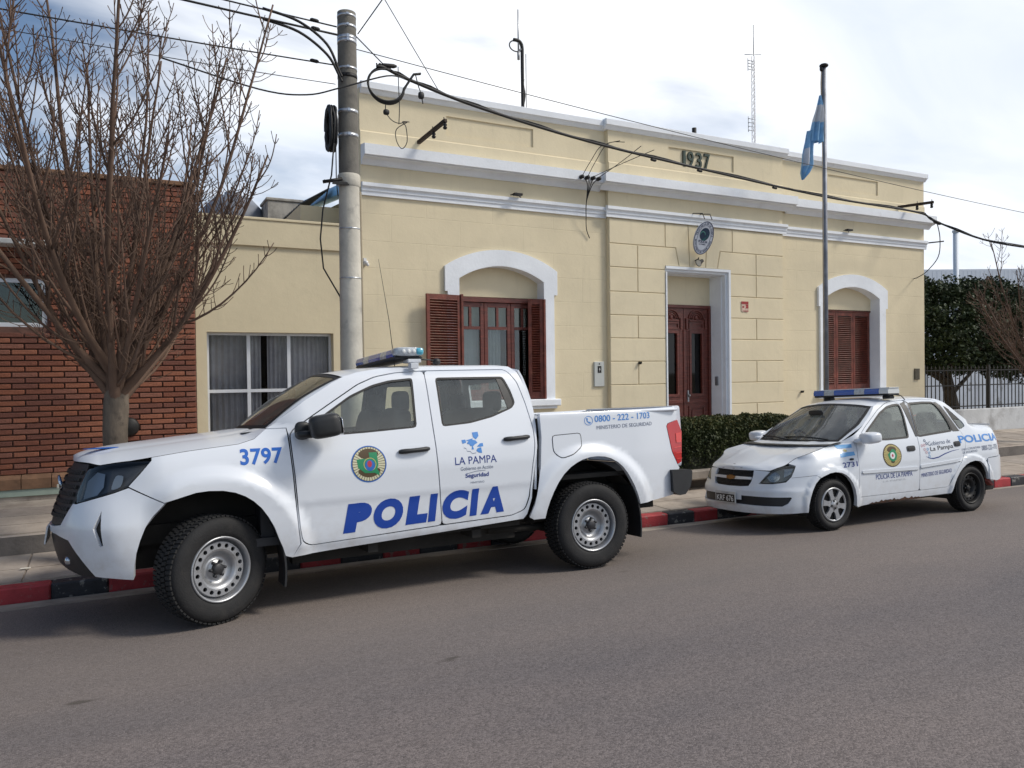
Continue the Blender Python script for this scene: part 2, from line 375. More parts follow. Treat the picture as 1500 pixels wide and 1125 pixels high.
M_red = dirty(mat('kerb_red', (0.36, 0.035, 0.042), 0.7, var=0.2, vscale=6, bump=0.5, bscale=50), (0.20, 0.15, 0.13), 11.0, 0.56, 0.64, fac=0.85)
M_blk = dirty(mat('kerb_black', (0.028, 0.028, 0.034), 0.65, var=0.3, vscale=6, bump=0.5, bscale=50), (0.24, 0.23, 0.21), 12.0, 0.58, 0.63, fac=0.85)
M_earth = mat('earth', (0.16, 0.13, 0.09), 0.95, var=0.35, vscale=0.6, bump=0.5, bscale=8)

g = MB(); g.add([(-900, -900, -0.25), (900, -900, -0.25), (900, 900, -0.25), (-900, 900, -0.25)], [(0, 1, 2, 3)])
tag(g.build('ground', M_earth), 'flat bare earth ground reaching to the horizon', kind='structure')

def kn(X):
    P = [(-60, 7.70), (-0.9, 7.67), (3, 7.66), (5.6, 7.58), (13, 7.27), (60, 6.6)]
    for a, b in zip(P, P[1:]):
        if X <= b[0]: return a[1]+(b[1]-a[1])*(X-a[0])/(b[0]-a[0])
    return P[-1][1]
def road_z(n): 
    P = [(-9.5, -.13), (-7.0, -.10), (-5.0, .0), (-2.5, .09), (0, .125), (2.5, .10), (4.2, .06), (5.76, .0), (6.6, -.05), (7.4, -.105), (8, -.13)]
    for a, b in zip(P, P[1:]):
        if n <= b[0]: return a[1]+(b[1]-a[1])*(n-a[0])/(b[0]-a[0])
    return -.13
XS = [-60, -30, -15, -8, -4, -2, -.9] + [i*1.0 for i in range(0, 21)] + [25, 32, 45, 60, 90]
road = MB(); ns = [0.0, .1, .2, .3, .4, .5, .6, .7, .78, .85, .92, 1.0]
def roadp(X, t):
    n = -9.4+(kn(min(X, 60))-.36+9.4)*t; return (X, n, road_z(n))
road.add([roadp(X, t) for X in XS for t in ns], [(i*len(ns)+j, (i+1)*len(ns)+j, (i+1)*len(ns)+j+1, i*len(ns)+j+1) for i in range(len(XS)-1) for j in range(len(ns)-1)], True)
tag(road.build('road', M_asph), 'worn grey asphalt street with a low crown', kind='structure')
gut = MB(); V = []
for X in XS: k = kn(min(X, 60)); V += [(X, k-.36, road_z(k-.36)+.004), (X, k-.02, -.131), (X, k-.02, -.2), (X, k-.36, -.2)]
gut.add(V, [(i*4+j, (i+1)*4+j, (i+1)*4+(j+1) % 4, i*4+(j+1) % 4) for i in range(len(XS)-1) for j in range(4)])
tag(gut.build('gutter', M_gutter), 'pale concrete gutter strip along the kerb', kind='structure')
# kerb: painted stones, each one a piece
kerb = tag(empty('kerb'), 'pavement kerb painted in alternating red and black stones', kind='structure')
kx = -0.54-0.43*14; i = 0; cut = [-.54, -.1, .31, .72, 1.15, 1.57, 1.97, 2.41, 2.81, 3.24, 3.64, 4.03, 4.43, 4.82, 5.21, 5.61, 6.02, 6.42, 6.79]
edges = [-.54-.42*k for k in range(14, 0, -1)]+cut+[6.79+.419*k for k in range(1, 32)]
for a, b in zip(edges, edges[1:]):
    red = (edges.index(a) % 2) == (edges.index(-.54) + 1) % 2
    mb = MB(); dz = random.uniform(-.004, .004); dn = random.uniform(-.004, .004)
    A, B = kn(a), kn(b)
    ang = math.atan2(B-A, b-a); M = Matrix.Translation((a, A+dn, 0)) @ Matrix.Rotation(ang, 4, 'Z')
    mb.box(0.002, math.hypot(b-a, B-A)-.002, 0, .17, -.22, .0+dz, M, bev=.014)
    mb.build('kerb_stone', M_red if red else M_blk, kerb)
# pavements
RIS = 8.80
pav = MB(); rows = [(0, -.004), (.3, .004), (.65, .018), (1.0, .045)]; V = []
for X in XS:
    k = kn(min(X, 60))+.16
    for t, z in rows: V.append((X, k+(RIS-k)*t, z))
pav.add(V, [(i*4+j, (i+1)*4+j, (i+1)*4+j+1, i*4+j+1) for i in range(len(XS)-1) for j in range(3)])
pav_o = tag(pav.build('pavement', M_walk), 'lower strip of cracked brownish pavement behind the kerb', kind='structure')
rng = random.Random(3)
M_slab = [dirty(mat('slab_%d' % i, c, 0.9, var=0.2, vscale=3, bump=0.6, bscale=30), (0.15, 0.12, 0.10), 2.2, 0.52, 0.72, fac=0.6) for i, c in enumerate([(0.36, 0.305, 0.255), (0.39, 0.335, 0.28), (0.33, 0.285, 0.245)])]
X = -6.0
while X < 20:                                                     # slabs of the lower walk, joints left open
    w = rng.uniform(1.15, 1.5); k0, k1 = kn(X)+.175, kn(X+w)+.175; h = rng.uniform(0, .004)
    for t0, t1 in ((0, .49), (.5, 1)):
        mb = MB(); q = lambda x, k, t: (x, k+(RIS-.012-k)*t, -.004+.049*t*t+h)
        c4 = [q(X+.008, k0, t0+.004), q(X+w-.008, k1, t0+.004), q(X+w-.008, k1, t1-.004), q(X+.008, k0, t1-.004)]
        mb.add([(a, b, z+.012) for a, b, z in c4]+[(a, b, z-.02) for a, b, z in c4], [(0, 1, 2, 3), (0, 4, 5, 1), (1, 5, 6, 2), (2, 6, 7, 3), (3, 7, 4, 0)])
        mb.build('paving_slab', rng.choice(M_slab), pav_o)
    X += w
st = MB()
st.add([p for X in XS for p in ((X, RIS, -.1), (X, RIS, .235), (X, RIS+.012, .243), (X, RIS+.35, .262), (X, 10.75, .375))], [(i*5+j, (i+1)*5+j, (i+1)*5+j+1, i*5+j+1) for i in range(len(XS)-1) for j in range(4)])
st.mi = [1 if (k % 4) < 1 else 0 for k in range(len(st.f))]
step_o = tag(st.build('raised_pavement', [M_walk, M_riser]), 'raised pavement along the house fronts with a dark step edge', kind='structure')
X = -6.0; k = 0
while X < 20:
    w = rng.uniform(.85, 1.1)
    for t0, t1 in ((.03, .27), (.275, .51), (.515, .755), (.76, .995)):
        n0, n1 = RIS+(10.40-RIS)*t0, RIS+(10.40-RIS)*t1; z0, z1 = .243+.132*t0*.82, .243+.132*t1*.82; h = .010+rng.uniform(0, .004)
        mb = MB(); c4 = [(X+.006, n0+.005, z0), (X+w-.006, n0+.005, z0), (X+w-.006, n1-.005, z1), (X+.006, n1-.005, z1)]
        mb.add([(a, b, z+h) for a, b, z in c4]+[(a, b, z-.02) for a, b, z in c4], [(0, 1, 2, 3), (0, 4, 5, 1), (1, 5, 6, 2), (2, 6, 7, 3), (3, 7, 4, 0)])
        mb.build('paving_slab', rng.choice(M_slab), step_o)
    X += w
mb = MB(); mb.box(-60, 60, -11.5, -9.4, -.2, .02); tag(mb.build('far_pavement', M_walk), 'pavement on the other side of the street', kind='structure')

# ------------------------------------------------------------------ the cream police station
def plaster(name, c, joints=None, seed=0.0, rough=0.85):
    """painted render: slow blotches, faint streaks, trowel relief, optional scored course lines (fine relief)"""
    m = mat(name, c, rough, var=0.055, vscale=1.3, spec=0.25); nt = m.node_tree; N = nt.nodes; L = nt.links; b = N['Principled BSDF']
    dirty(m, tuple(x*0.70 for x in c), 5.0, 0.58, 0.82, fac=0.3); dirty(m, tuple(x*0.62 for x in c), 1.0, 0.57, 0.78, fac=0.26, st=(7, 7, .55))
    tc = N.new('ShaderNodeTexCoord')
    n = N.new('ShaderNodeTexNoise'); n.inputs['Scale'].default_value = 9; n.inputs['Detail'].default_value = 9; n.inputs['Roughness'].default_value = 0.7; L.new(tc.outputs['Object'], n.inputs['Vector'])
    bp = N.new('ShaderNodeBump'); bp.inputs['Strength'].default_value = 0.22; bp.inputs['Distance'].default_value = 0.02; L.new(n.outputs['Fac'], bp.inputs['Height'])
    if joints:
        mp = N.new('ShaderNodeMapping'); mp.inputs['Location'].default_value = joints; L.new(tc.outputs['Object'], mp.inputs[0])
        sp = N.new('ShaderNodeSeparateXYZ'); L.new(mp.outputs[0], sp.inputs[0]); cb = N.new('ShaderNodeCombineXYZ'); L.new(sp.outputs[0], cb.inputs[0]); L.new(sp.outputs[2], cb.inputs[1])
        br = N.new('ShaderNodeTexBrick'); br.inputs['Scale'].default_value = 1.0; br.inputs['Brick Width'].default_value = 1.05; br.inputs['Row Height'].default_value = 0.375; br.inputs['Mortar Size'].default_value = 0.0045; br.inputs['Mortar Smooth'].default_value = 0.3
        L.new(cb.outputs[0], br.inputs['Vector'])
        b2 = N.new('ShaderNodeBump'); b2.inputs['Strength'].default_value = 0.5; b2.inputs['Distance'].default_value = 0.012; b2.invert = True; L.new(br.outputs['Fac'], b2.inputs['Height']); L.new(bp.outputs[0], b2.inputs['Normal']); L.new(b2.outputs[0], b.inputs['Normal'])
    else: L.new(bp.outputs[0], b.inputs['Normal'])
    return m
CREAM = (0.735, 0.64, 0.45)
M_cream = plaster('cream_render', CREAM, (0.3, 0, 0.055)); M_cream2 = plaster('cream_smooth', CREAM); M_block = plaster('cream_block', (0.745, 0.65, 0.46))
M_white = dirty(mat('white_trim', (0.82, 0.85, 0.89), 0.75, var=0.05, vscale=2.5, bump=0.25, bscale=30), (0.42, 0.41, 0.40), 4.0, 0.60, 0.82, fac=0.4)
M_annex = plaster('annex_render', (0.66, 0.575, 0.40))
M_wood = dirty(mat('red_brown_wood', (0.135, 0.030, 0.020), 0.42, var=0.4, vscale=7, bump=0.4, bscale=40, stretch=(1, 1, 6), coat=0.15), (0.26, 0.10, 0.06), 11.0, 0.60, 0.72, fac=0.5)
M_wood2 = dirty(mat('worn_shutter_wood', (0.15, 0.036, 0.022), 0.5, var=0.4, vscale=9, bump=0.3, bscale=50), (0.30, 0.12, 0.07), 14.0, 0.58, 0.70, fac=0.55)
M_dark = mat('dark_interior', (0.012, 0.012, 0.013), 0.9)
M_curtain = mat('white_curtain', (0.62, 0.63, 0.66), 0.9, var=0.1, vscale=5)
M_gcurt = mat('grey_curtain', (0.44, 0.41, 0.44), 0.9, var=0.2, vscale=3)
G_win = glass_mat('window_glass', (0.82, 0.87, 0.86), 1.0, 0.01, 1.6)
G_win2 = glass_mat('annex_glass', (0.92, 0.94, 0.94), 1.0, 0.01, 1.22)
G_dark = glass_mat('dark_door_glass', (0.10, 0.12, 0.12), 0.8, 0.03, 1.45)
M_iron = mat('black_iron', (0.018, 0.017, 0.017), 0.55, 0.3, var=0.3, vscale=20)
M_galv = mat('galvanised', (0.33, 0.34, 0.36), 0.45, 0.6, var=0.2, vscale=6)
M_rubber = mat('cable_black', (0.012, 0.012, 0.013), 0.6)

st_o = empty('police_station', (9.0, 10.4, 0.3))
tag(st_o, 'long cream rendered single-storey police station with white cornices and the year on its parapet', 'building')
SO = Vector(st_o.location)
def part(mb, name, m, parent=None, base=SO):
    """build in world numbers, store relative to the thing's base"""
    mb.v = [(x-base.x, y-base.y, z-base.z) for x, y, z in mb.v]; return mb.build(name, m, parent)
def arc_pts(x0, x1, zs, za, n=20):
    """segmental arch from (x0,zs) to (x1,zs) with crown za"""
    c = (x0+x1)/2; w = (x1-x0)/2; h = za-zs; r = (w*w+h*h)/(2*h); zc = za-r; a = math.asin(w/r)
    return [(c+r*math.sin(-a+2*a*i/n), zc+r*math.cos(-a+2*a*i/n)) for i in range(n+1)]
NF, NC = 10.40, 10.32
SL = (4.45, 5.89); SR = (12.08, 13.60)
def opening(x0, x1): return [(x0, 1.35), (x1, 1.35)]+list(reversed(arc_pts(x0, x1, 3.17, 3.38)))
def wall_seg(x0, x1, win, pan, nf):
    mb = MB(); holes = []
    if win: holes.append(opening(*win))
    mb.prism([(x0, .2), (x1, .2), (x1, 4.66), (x0, 4.66)], (nf, nf+.38), holes=holes); part(mb, 'wall', M_cream, st_o)
    mb = MB(); mb.prism([(x0, 4.66), (x1, 4.66), (x1, 5.72), (x0, 5.72)], (nf, nf+.30), holes=[[(pan[0], pan[2]), (pan[1], pan[2]), (pan[1], pan[3]), (pan[0], pan[3])]])
    mb.box(pan[0]-.01, pan[1]+.01, nf+.022, nf+.2, pan[2]-.01, pan[3]+.01); part(mb, 'parapet', M_cream2, st_o)
    mb = MB(); mb.prism([(0, 4.92), (-.022, 4.92), (-.022, 5.115), (-.004, 5.135), (0, 5.135)], (x0+.002, x1-.002), lambda a, b, t: (t, nf+a, b)); part(mb, 'parapet_plinth', M_cream2, st_o)
wall_seg(3.02, 7.10, SL, (4.31, 5.745, 5.225, 5.505), NF)
wall_seg(10.89, 15.03, SR, (12.19, 13.61, 5.225, 5.505), NF)
# central bay stands forward: smooth core with the rusticated blocks set on it
mb = MB(); DO = (8.20, 9.62, 3.53)
mb.prism([(7.07, .2), (10.91, .2), (10.91, 4.66), (7.07, 4.66)], (NC+.012, NC+.46), holes=[[(DO[0], .3), (DO[1], .3), (DO[1], DO[2]), (DO[0], DO[2])]]); part(mb, 'wall', M_cream2, st_o)
mb = MB(); pc = (8.29, 9.73, 5.25, 5.53)
mb.prism([(7.07, 4.66), (10.91, 4.66), (10.91, 5.74), (7.07, 5.74)], (NC, NC+.38), holes=[[(pc[0], pc[2]), (pc[1], pc[2]), (pc[1], pc[3]), (pc[0], pc[3])]])
mb.box(pc[0]-.01, pc[1]+.01, NC+.022, NC+.2, pc[2]-.01, pc[3]+.01); part(mb, 'parapet', M_cream2, st_o)
mb = MB(); mb.prism([(0, 4.92), (-.022, 4.92), (-.022, 5.125), (-.004, 5.145), (0, 5.145)], (7.072, 10.908), lambda a, b, t: (t, NC+a, b)); part(mb, 'parapet_plinth', M_cream2, st_o)
# blocks
J = [.43, .80, 1.175, 1.55, 1.93, 2.31, 2.685, 3.065, 3.46, 3.84, 4.24]
def block(poly):
    p = offset_poly(poly, -.005); q = offset_poly(poly, -.012); n = len(p); mb = MB()
    vs = [(x, NC+.02, z) for x, z in p]+[(x, NC+.004, z) for x, z in p]+[(x, NC-.004, z) for x, z in q]
    fs = [(i, (i+1) % n, n+(i+1) % n, n+i) for i in range(n)]+[(n+i, n+(i+1) % n, 2*n+(i+1) % n, 2*n+i) for i in range(n)]+[tuple(range(2*n, 3*n))]
    mb.add(vs, fs); part(mb, 'stucco_block', M_block, st_o)
def rect(a, b, c, d): return [(a, c), (b, c), (b, d), (a, d)]
for i in range(len(J)-1):
    z0, z1 = J[i], J[i+1]; full = (i % 2 == 0)
    if z1 <= 3.47:
        if full: block(rect(7.07, 8.20, z0, z1)); block(rect(9.62, 10.91, z0, z1))
        else: block(rect(7.07, 7.63, z0, z1)); block(rect(7.63, 8.20, z0, z1)); block(rect(9.62, 10.24, z0, z1)); block(rect(10.24, 10.91, z0, z1))
# courses over the door with splayed voussoirs
zz0, zz1, zz2 = 3.53, 3.84, 4.24
block([(7.07, 3.46), (7.63, 3.46), (7.63, 3.84), (7.07, 3.84)]); block([(7.63, 3.46), (8.20, 3.46), (8.20, 3.53), (8.49, 3.53), (8.42, 3.84), (7.63, 3.84)])
block([(10.24, 3.46), (10.91, 3.46), (10.91, 3.84), (10.24, 3.84)]); block([(9.33, 3.53), (9.62, 3.53), (9.62, 3.46), (10.24, 3.46), (10.24, 3.84), (9.40, 3.84)])
block([(7.07, 3.84), (8.20, 3.84), (8.20, 4.24), (7.07, 4.24)]); block([(9.68, 3.84), (10.91, 3.84), (10.91, 4.24), (9.68, 4.24)])
block([(8.20, 3.84), (8.42, 3.84), (8.49, 3.53), (8.72, 3.53), (8.69, 4.24), (8.20, 4.24)]); block([(8.72, 3.53), (9.07, 3.53), (9.11, 4.24), (8.69, 4.24)]); block([(9.07, 3.53), (9.33, 3.53), (9.40, 3.84), (9.68, 3.84), (9.68, 4.24), (9.11, 4.24)])
block(rect(7.07, 10.91, .22, .43)) if False else None
# cornice, string moulding and parapet cap: run along each bay, stepped forward at the middle
COR = [(0, 4.66), (-.03, 4.664), (-.05, 4.69), (-.085, 4.725), (-.16, 4.745), (-.16, 4.76), (-.20, 4.76), (-.20, 4.905), (-.02, 4.935), (0, 4.935)]
MOU = [(0, 4.24), (-.028, 4.24), (-.028, 4.295), (-.042, 4.30), (-.042, 4.33), (-.05, 4.345), (-.072, 4.362), (-.072, 4.41), (0, 4.425)]
CAP = [(.30, 5.64), (0, 5.64), (-.02, 5.645), (-.04, 5.67), (-.065, 5.70), (-.085, 5.70), (-.085, 5.785), (-.07, 5.795), (.34, 5.80), (.34, 5.70)]
for nm, pr, ov, mid in (('cornice', COR, .14, .18), ('string_moulding', MOU, .04, .06), ('parapet_cap', CAP, .03, .08)):
    for a, b, nf in ((3.03, 7.06-mid+.06, NF), (7.07-mid, 10.91+mid, NC), (10.92+mid-.06, 15.03+ov, NF)):
        dz = .012 if nf == NC else 0.0
        mb = MB(); mb.prism([(p[0], p[1]+dz) for p in pr], (a, b), lambda a_, b_, t: (t, nf+a_-.001, b_)); part(mb, nm, M_white, st_o)
# roof slab and sides
mb = MB(); mb.box(3.3, 14.8, 10.72, 19.0, 4.1, 4.2); mb.box(14.80, 15.025, 10.75, 19, .2, 4.9); mb.prism([(10.78, .2), (19, .2), (19, 4.95), (10.78, 4.30)], (3.03, 3.25), lambda a, b, t: (t, a, b)); part(mb, 'side_wall', M_cream2, st_o)
mb = MB(); mb.box(2.86, 3.02, 10.55, 14.6, -.075, .075, Matrix.Translation((0, 0, 3.28)) @ Matrix.Rotation(R(5.97), 4, 'X'), bev=.01)
part(mb, 'eaves_gutter', mat('blue_sheet', (0.22, 0.52, 0.85), 0.4, 0.0, var=0.15, vscale=5), st_o)

# windows
def louvre_leaf(mb_frame, mb_slat, w, h, t=.035, st_=.055, pitch=.038, mid=None):
    """shutter leaf in local x 0..w, z 0..h, y 0..t"""
    mb_frame.box(0, st_, 0, t, 0, h, bev=.004); mb_frame.box(w-st_, w, 0, t, 0, h, bev=.004)
    mb_frame.box(st_, w-st_, .003, t-.003, 0, .11); mb_frame.box(st_, w-st_, .003, t-.003, h-.08, h)
    z = .12
    while z < h-.09:
        M = Matrix.Translation((0, t/2, z+.01)) @ Matrix.Rotation(R(-38), 4, 'X')
        mb_slat.box(st_-.004, w-st_+.004, -.022, .022, -.0035, .0035, M); z += pitch
def window_surround(x0, x1):
    ext = .18; a, b = x0-.21, x1+.23
    outer = [(x0-.17, 1.35), (x0-.17, 2.965), (a, 2.965)]+arc_pts(a, b, 3.33, 3.61)+[(b, 2.965), (x1+.17, 2.965), (x1+.17, 1.35)]
    inner = list(reversed([(x0, 1.35)]+arc_pts(x0, x1, 3.17, 3.38)+[(x1, 1.35)]))
    mb = MB(); mb.prism(outer+inner, (NF-.045, NF+.02)); w = part(mb, 'window_surround', M_white, st_o)
    mb = MB(); seg = [(x0, 1.35)]+arc_pts(x0, x1, 3.17, 3.38)+[(x1, 1.35)]                        # white reveal
    mb.add([(x, NF-.044, z) for x, z in seg]+[(x-.0*(1), NF+.36, z) for x, z in seg]+[(x+(.012 if i < len(seg)/2 else -.012), NF+.36, z-(.012 if 0 < i < len(seg)-1 else 0)) for i, (x, z) in enumerate(seg)]+[(x+(.012 if i < len(seg)/2 else -.012), NF-.044, z-(.012 if 0 < i < len(seg)-1 else 0)) for i, (x, z) in enumerate(seg)],
           [f for i in range(len(seg)-1) for k in range(4) for f in [(k*len(seg)+i, k*len(seg)+i+1, ((k+1) % 4)*len(seg)+i+1, ((k+1) % 4)*len(seg)+i)]])
    part(mb, 'window_reveal', M_white, st_o)
    mb = MB(); mb.prism([(x0, 2.92)]+arc_pts(x0, x1, 3.17, 3.38)+[(x1, 2.92)], (NF+.17, NF+.36)); part(mb, 'tympanum', M_cream2, st_o)
    mb = MB(); mb.box(x0-.24, x1+.25, NF-.10, NF+.3, 1.25, 1.355, bev=.012); mb.box(x0-.20, x1+.20, NF-.06, NF+.02, 1.205, 1.25, bev=.008); part(mb, 'window_sill', M_white, st_o)
    mb = MB(); mb.box(x0, x1, NF+.37, NF+.372, 1.3, 3.4); mb.box(x0-.3, x1+.3, NF+1.6, NF+1.62, .8, 3.4); part(mb, 'room_back', M_dark, st_o) if False else None
for s in (SL, SR): window_surround(*s)
# dark room behind the open window
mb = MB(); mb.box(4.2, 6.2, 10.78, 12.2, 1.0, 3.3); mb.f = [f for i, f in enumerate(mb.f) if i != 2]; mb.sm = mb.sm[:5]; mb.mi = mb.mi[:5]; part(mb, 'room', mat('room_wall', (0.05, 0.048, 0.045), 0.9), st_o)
wo = empty('window', (0, 0, 0), st_o)
def wpart(mb, name, m, parent=wo): return part(mb, name, m, parent)
mb = MB(); x0, x1 = 4.462, 5.878; zt = 2.915
mb.box(x0, x1, 10.565, 10.68, zt-.075, zt, bev=.006); mb.box(x0, x0+.05, 10.565, 10.68, 1.36, zt-.075, bev=.006); mb.box(x1-.05, x1, 10.565, 10.68, 1.36, zt-.075, bev=.006); mb.box(x0, x1, 10.565, 10.68, 1.36, 1.41, bev=.006); wpart(mb, 'frame', M_wood)
for a, b, curt in ((4.515, 4.965, 0), (4.97, 5.42, 1), (5.425, 5.825, 2)):
    mb = MB(); zb, zt2 = 1.415, 2.835
    mb.box(a, a+.062, 10.60, 10.65, zb, zt2, bev=.005); mb.box(b-.062, b, 10.60, 10.65, zb, zt2, bev=.005); mb.box(a+.062, b-.062, 10.602, 10.648, zb, zb+.10); mb.box(a+.062, b-.062, 10.602, 10.648, zt2-.065, zt2)
    mb.box(a+.062, b-.062, 10.600, 10.65, 2.43, 2.475); mb.box((a+b)/2-.02, (a+b)/2+.02, 10.604, 10.646, 2.475, zt2-.065); wpart(mb, 'casement', M_wood)
    for p, q, r_, s_ in ((a+.062, (a+b)/2-.02, 2.475, zt2-.065), ((a+b)/2+.02, b-.062, 2.475, zt2-.065), (a+.062, b-.062, zb+.10, 2.43)):
        mb = MB(); mb.box(p-.004, q+.004, 10.622, 10.628, r_-.004, s_+.004); wpart(mb, 'pane', G_win)
def curtain(mb, a, b, n, z0, z1, amp, waves, tw=0.0):
    mb.grid(lambda u, v: (a+(b-a)*u, n+amp*math.sin(u*waves*6.283+.6*math.sin(v*3))*(.5+.5*v)+tw*u, z0+(z1-z0)*(1-v)), int(waves*14), 6)
mb = MB(); curtain(mb, 5.02, 5.30, 10.72, 1.4, 2.5, .018, 5); curtain(mb, 4.5, 4.93, 10.74, 1.4, 2.46, .012, 4); wpart(mb, 'curtain', M_curtain)
mb = MB(); mb.grid(lambda u, v: (4.5+1.3*u, 10.76+.01*math.sin(u*70), 2.44+.40*v), 60, 2); wpart(mb, 'pelmet_blind', mat('pale_blind', (0.50, 0.49, 0.42), 0.9, var=0.1))
def shutter(p0, p1, z0, z1, base=SO, name='shutter', parent=st_o):
    """leaf from p0 (hinge side, left) to p1 seen from the street"""
    w = math.dist(p0, p1); ang = math.atan2(p1[1]-p0[1], p1[0]-p0[0]); M = Matrix.Translation((p0[0], p0[1], z0)) @ Matrix.Rotation(ang, 4, 'Z')
    f = MB(); s = MB(); louvre_leaf(f, s, w, z1-z0)
    for q in (f, s): q.v = [tuple(M @ Vector(v)) for v in q.v]
    fo = part(f, name, M_wood2, parent); so = part(s, 'louvre', M_wood2, fo); so['kind'] = 'stuff'; return fo
shutter((3.905, 10.24), (4.462, 10.32), 1.36, 2.905)
shutter((5.655, 10.47), (5.86, 10.36), 1.36, 2.90); mb = MB(); mb.box(5.862, 5.90, 10.34, 10.60, 1.36, 2.895, bev=.004); part(mb, 'shutter_edge', M_wood2, st_o)
mb = MB(); mb.box(4.462, 4.50, 10.30, 10.58, 1.36, 2.92, bev=.004); part(mb, 'shutter_edge', M_wood2, st_o)
for a in (12.11, 12.60, 13.09): shutter((a+.003, 10.585), (a+.487, 10.585), 1.36, 2.90)
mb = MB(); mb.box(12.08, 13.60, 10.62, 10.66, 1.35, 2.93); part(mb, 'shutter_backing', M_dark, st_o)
mb = MB(); mb.box(12.08, 13.60, 10.57, 10.64, 2.90, 2.935); part(mb, 'shutter_head', M_wood2, st_o)

# the entrance: moulded white lining, cream panel over a carved double door
mb = MB()
for (d0, d1, n0, n1) in ((0, .045, NC-.022, NC+.10), (.045, .085, NC+.03, NC+.22), (.085, .10, NC+.12, NC+.47)):
    mb.box(9.62-d1, 9.62-d0, n0, n1, .3, 3.53-d0); mb.box(8.20, 9.62-d1, n0+.001, n1, 3.53-d1, 3.53-d0)
mb.box(8.20, 8.225, NC-.018, NC+.47, .3, 3.43); part(mb, 'door_lining', M_white, st_o)
mb = MB(); mb.box(8.225, 9.52, 10.735, 10.80, 2.93, 3.43); part(mb, 'overdoor_panel', M_cream2, st_o)
do = empty('entrance_door', (0, 0, 0), st_o)
mb = MB(); mb.box(8.227, 9.518, 10.70, 10.80, 2.875, 2.93, bev=.006); mb.box(9.475, 9.52, 10.70, 10.80, .36, 2.875, bev=.006); mb.box(8.227, 8.36, 10.70, 10.80, .36, 2.875, bev=.006); part(mb, 'door_frame', M_wood, do)
for a, b in ((8.365, 8.915), (8.925, 9.47)):
    mb = MB(); zt = 2.87; q = 10.735
    gx0, gx1, gz0, gz1 = a+.155, b-.155, 1.36, 2.43
    mb.prism(rect(a, b, .37, zt), (q, q+.05), holes=[rect(gx0, gx1, gz0, gz1)])
    lf = part(mb, 'door_leaf', M_wood, do)
    mb = MB()
    mb.prism(rect(gx0-.045, gx1+.045, gz0-.05, gz1+.05), (q-.022, q+.002), holes=[rect(gx0, gx1, gz0, gz1)])                   # glazing bead
    mb.prism(rect(gx0-.085, gx1+.085, gz0-.09, gz1+.085), (q-.010, q+.002), holes=[rect(gx0-.06, gx1+.06, gz0-.065, gz1+.06)])
    mb.prism(rect(a+.09, b-.09, .55, 1.14), (q-.018, q+.002), holes=[rect(a+.125, b-.125, .585, 1.105)]); mb.box(a+.155, b-.155, q-.020, q+.001, .615, 1.075, bev=.012)
    mb.prism(rect(a+.11, b-.11, 2.505, 2.625), (q-.018, q+.002), holes=[rect(a+.135, b-.135, 2.53, 2.60)]); mb.box(a+.11, b-.11, q-.026, q+.001, 2.64, 2.67, bev=.006)
    cx = (a+b)/2                                                                                                        # carved arch at the head
    for r_, wd, pr in ((.165, .022, .030), (.125, .016, .02), (.085, .02, .03)):
        pts = [(cx+r_*math.cos(t), q-pr/2, 2.685+r_*.92*math.sin(t)) for t in [math.pi*i/14 for i in range(15)]]; mb.tube(pts, wd/1.6, 6)
    mb.sell((cx, q-.01, 2.71), .035, .02, .04, .8, .8, 10, 6)
    for sx_ in (-1, 1): mb.box(cx+sx_*.215-.022, cx+sx_*.215+.022, q-.03, q, 2.50, 2.70, bev=.008); mb.tube([(cx+sx_*.17, q-.012, 2.69), (cx+sx_*.235, q-.012, 2.69)], .012, 6)
    mb.box(a+.03, b-.03, q-.012, q+.001, 1.19, 1.26, bev=.006)
    part(mb, 'carved_moulding', M_wood, lf)
    mb = MB(); mb.box(gx0-.005, gx1+.005, q+.02, q+.026, gz0-.005, gz1+.005); part(mb, 'pane', G_dark, lf)
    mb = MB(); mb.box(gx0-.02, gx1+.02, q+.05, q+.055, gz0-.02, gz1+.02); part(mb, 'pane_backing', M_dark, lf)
mb = MB(); mb.box(8.905, 8.935, 10.715, 10.76, .37, 2.50, bev=.005); part(mb, 'astragal', M_wood, do)
mb = MB(); mb.sell((9.0, 10.69, 1.33), .022, .03, .022, 1, 1, 12, 8); mb.box(8.985, 9.015, 10.715, 10.735, 1.22, 1.42); part(mb, 'door_handle', M_galv, do)
mb = MB(); mb.box(8.2, 9.6, 10.30, 10.9, .2, .40, bev=.01); part(mb, 'doorstep', M_walk, st_o)
mb = MB(); mb.box(9.505, 9.521, 10.52, 10.60, 1.50, 1.66, bev=.004); mb.box(9.498, 9.506, 10.545, 10.575, 1.56, 1.60); part(mb, 'bell_plate', M_galv, st_o)

# year on the parapet, raised metal digits
M_year = mat('dark_green_metal', (0.035, 0.055, 0.045), 0.5, 0.3, var=0.3, vscale=12)
X = 8.60
for ch, w in (('1', .058), ('9', .135), ('3', .135), ('7', .135)):
    tr = text_tris(ch, .3, bold=.012, width=w*.92, height=.27); mb = MB(); n = len(tr[0])
    bm = bmesh.new(); vs = [bm.verts.new((X+x, NC+.02, 5.235+y)) for x, y in tr[0]]
    for f in tr[1]:
        try: bm.faces.new([vs[i] for i in f])
        except ValueError: pass
    bmesh.ops.remove_doubles(bm, verts=bm.verts[:], dist=1e-5)
    ex = bmesh.ops.extrude_face_region(bm, geom=bm.faces[:]); bmesh.ops.translate(bm, verts=[v for v in ex['geom'] if isinstance(v, bmesh.types.BMVert)], vec=(0, -.028, 0))
    bmesh.ops.recalc_face_normals(bm, faces=bm.faces[:]); bmesh.ops.translate(bm, verts=bm.verts[:], vec=-SO)
    me = bpy.data.meshes.new('year_digit'); bm.to_mesh(me); bm.free(); link('year_digit', me, M_year, st_o); X += w+.045
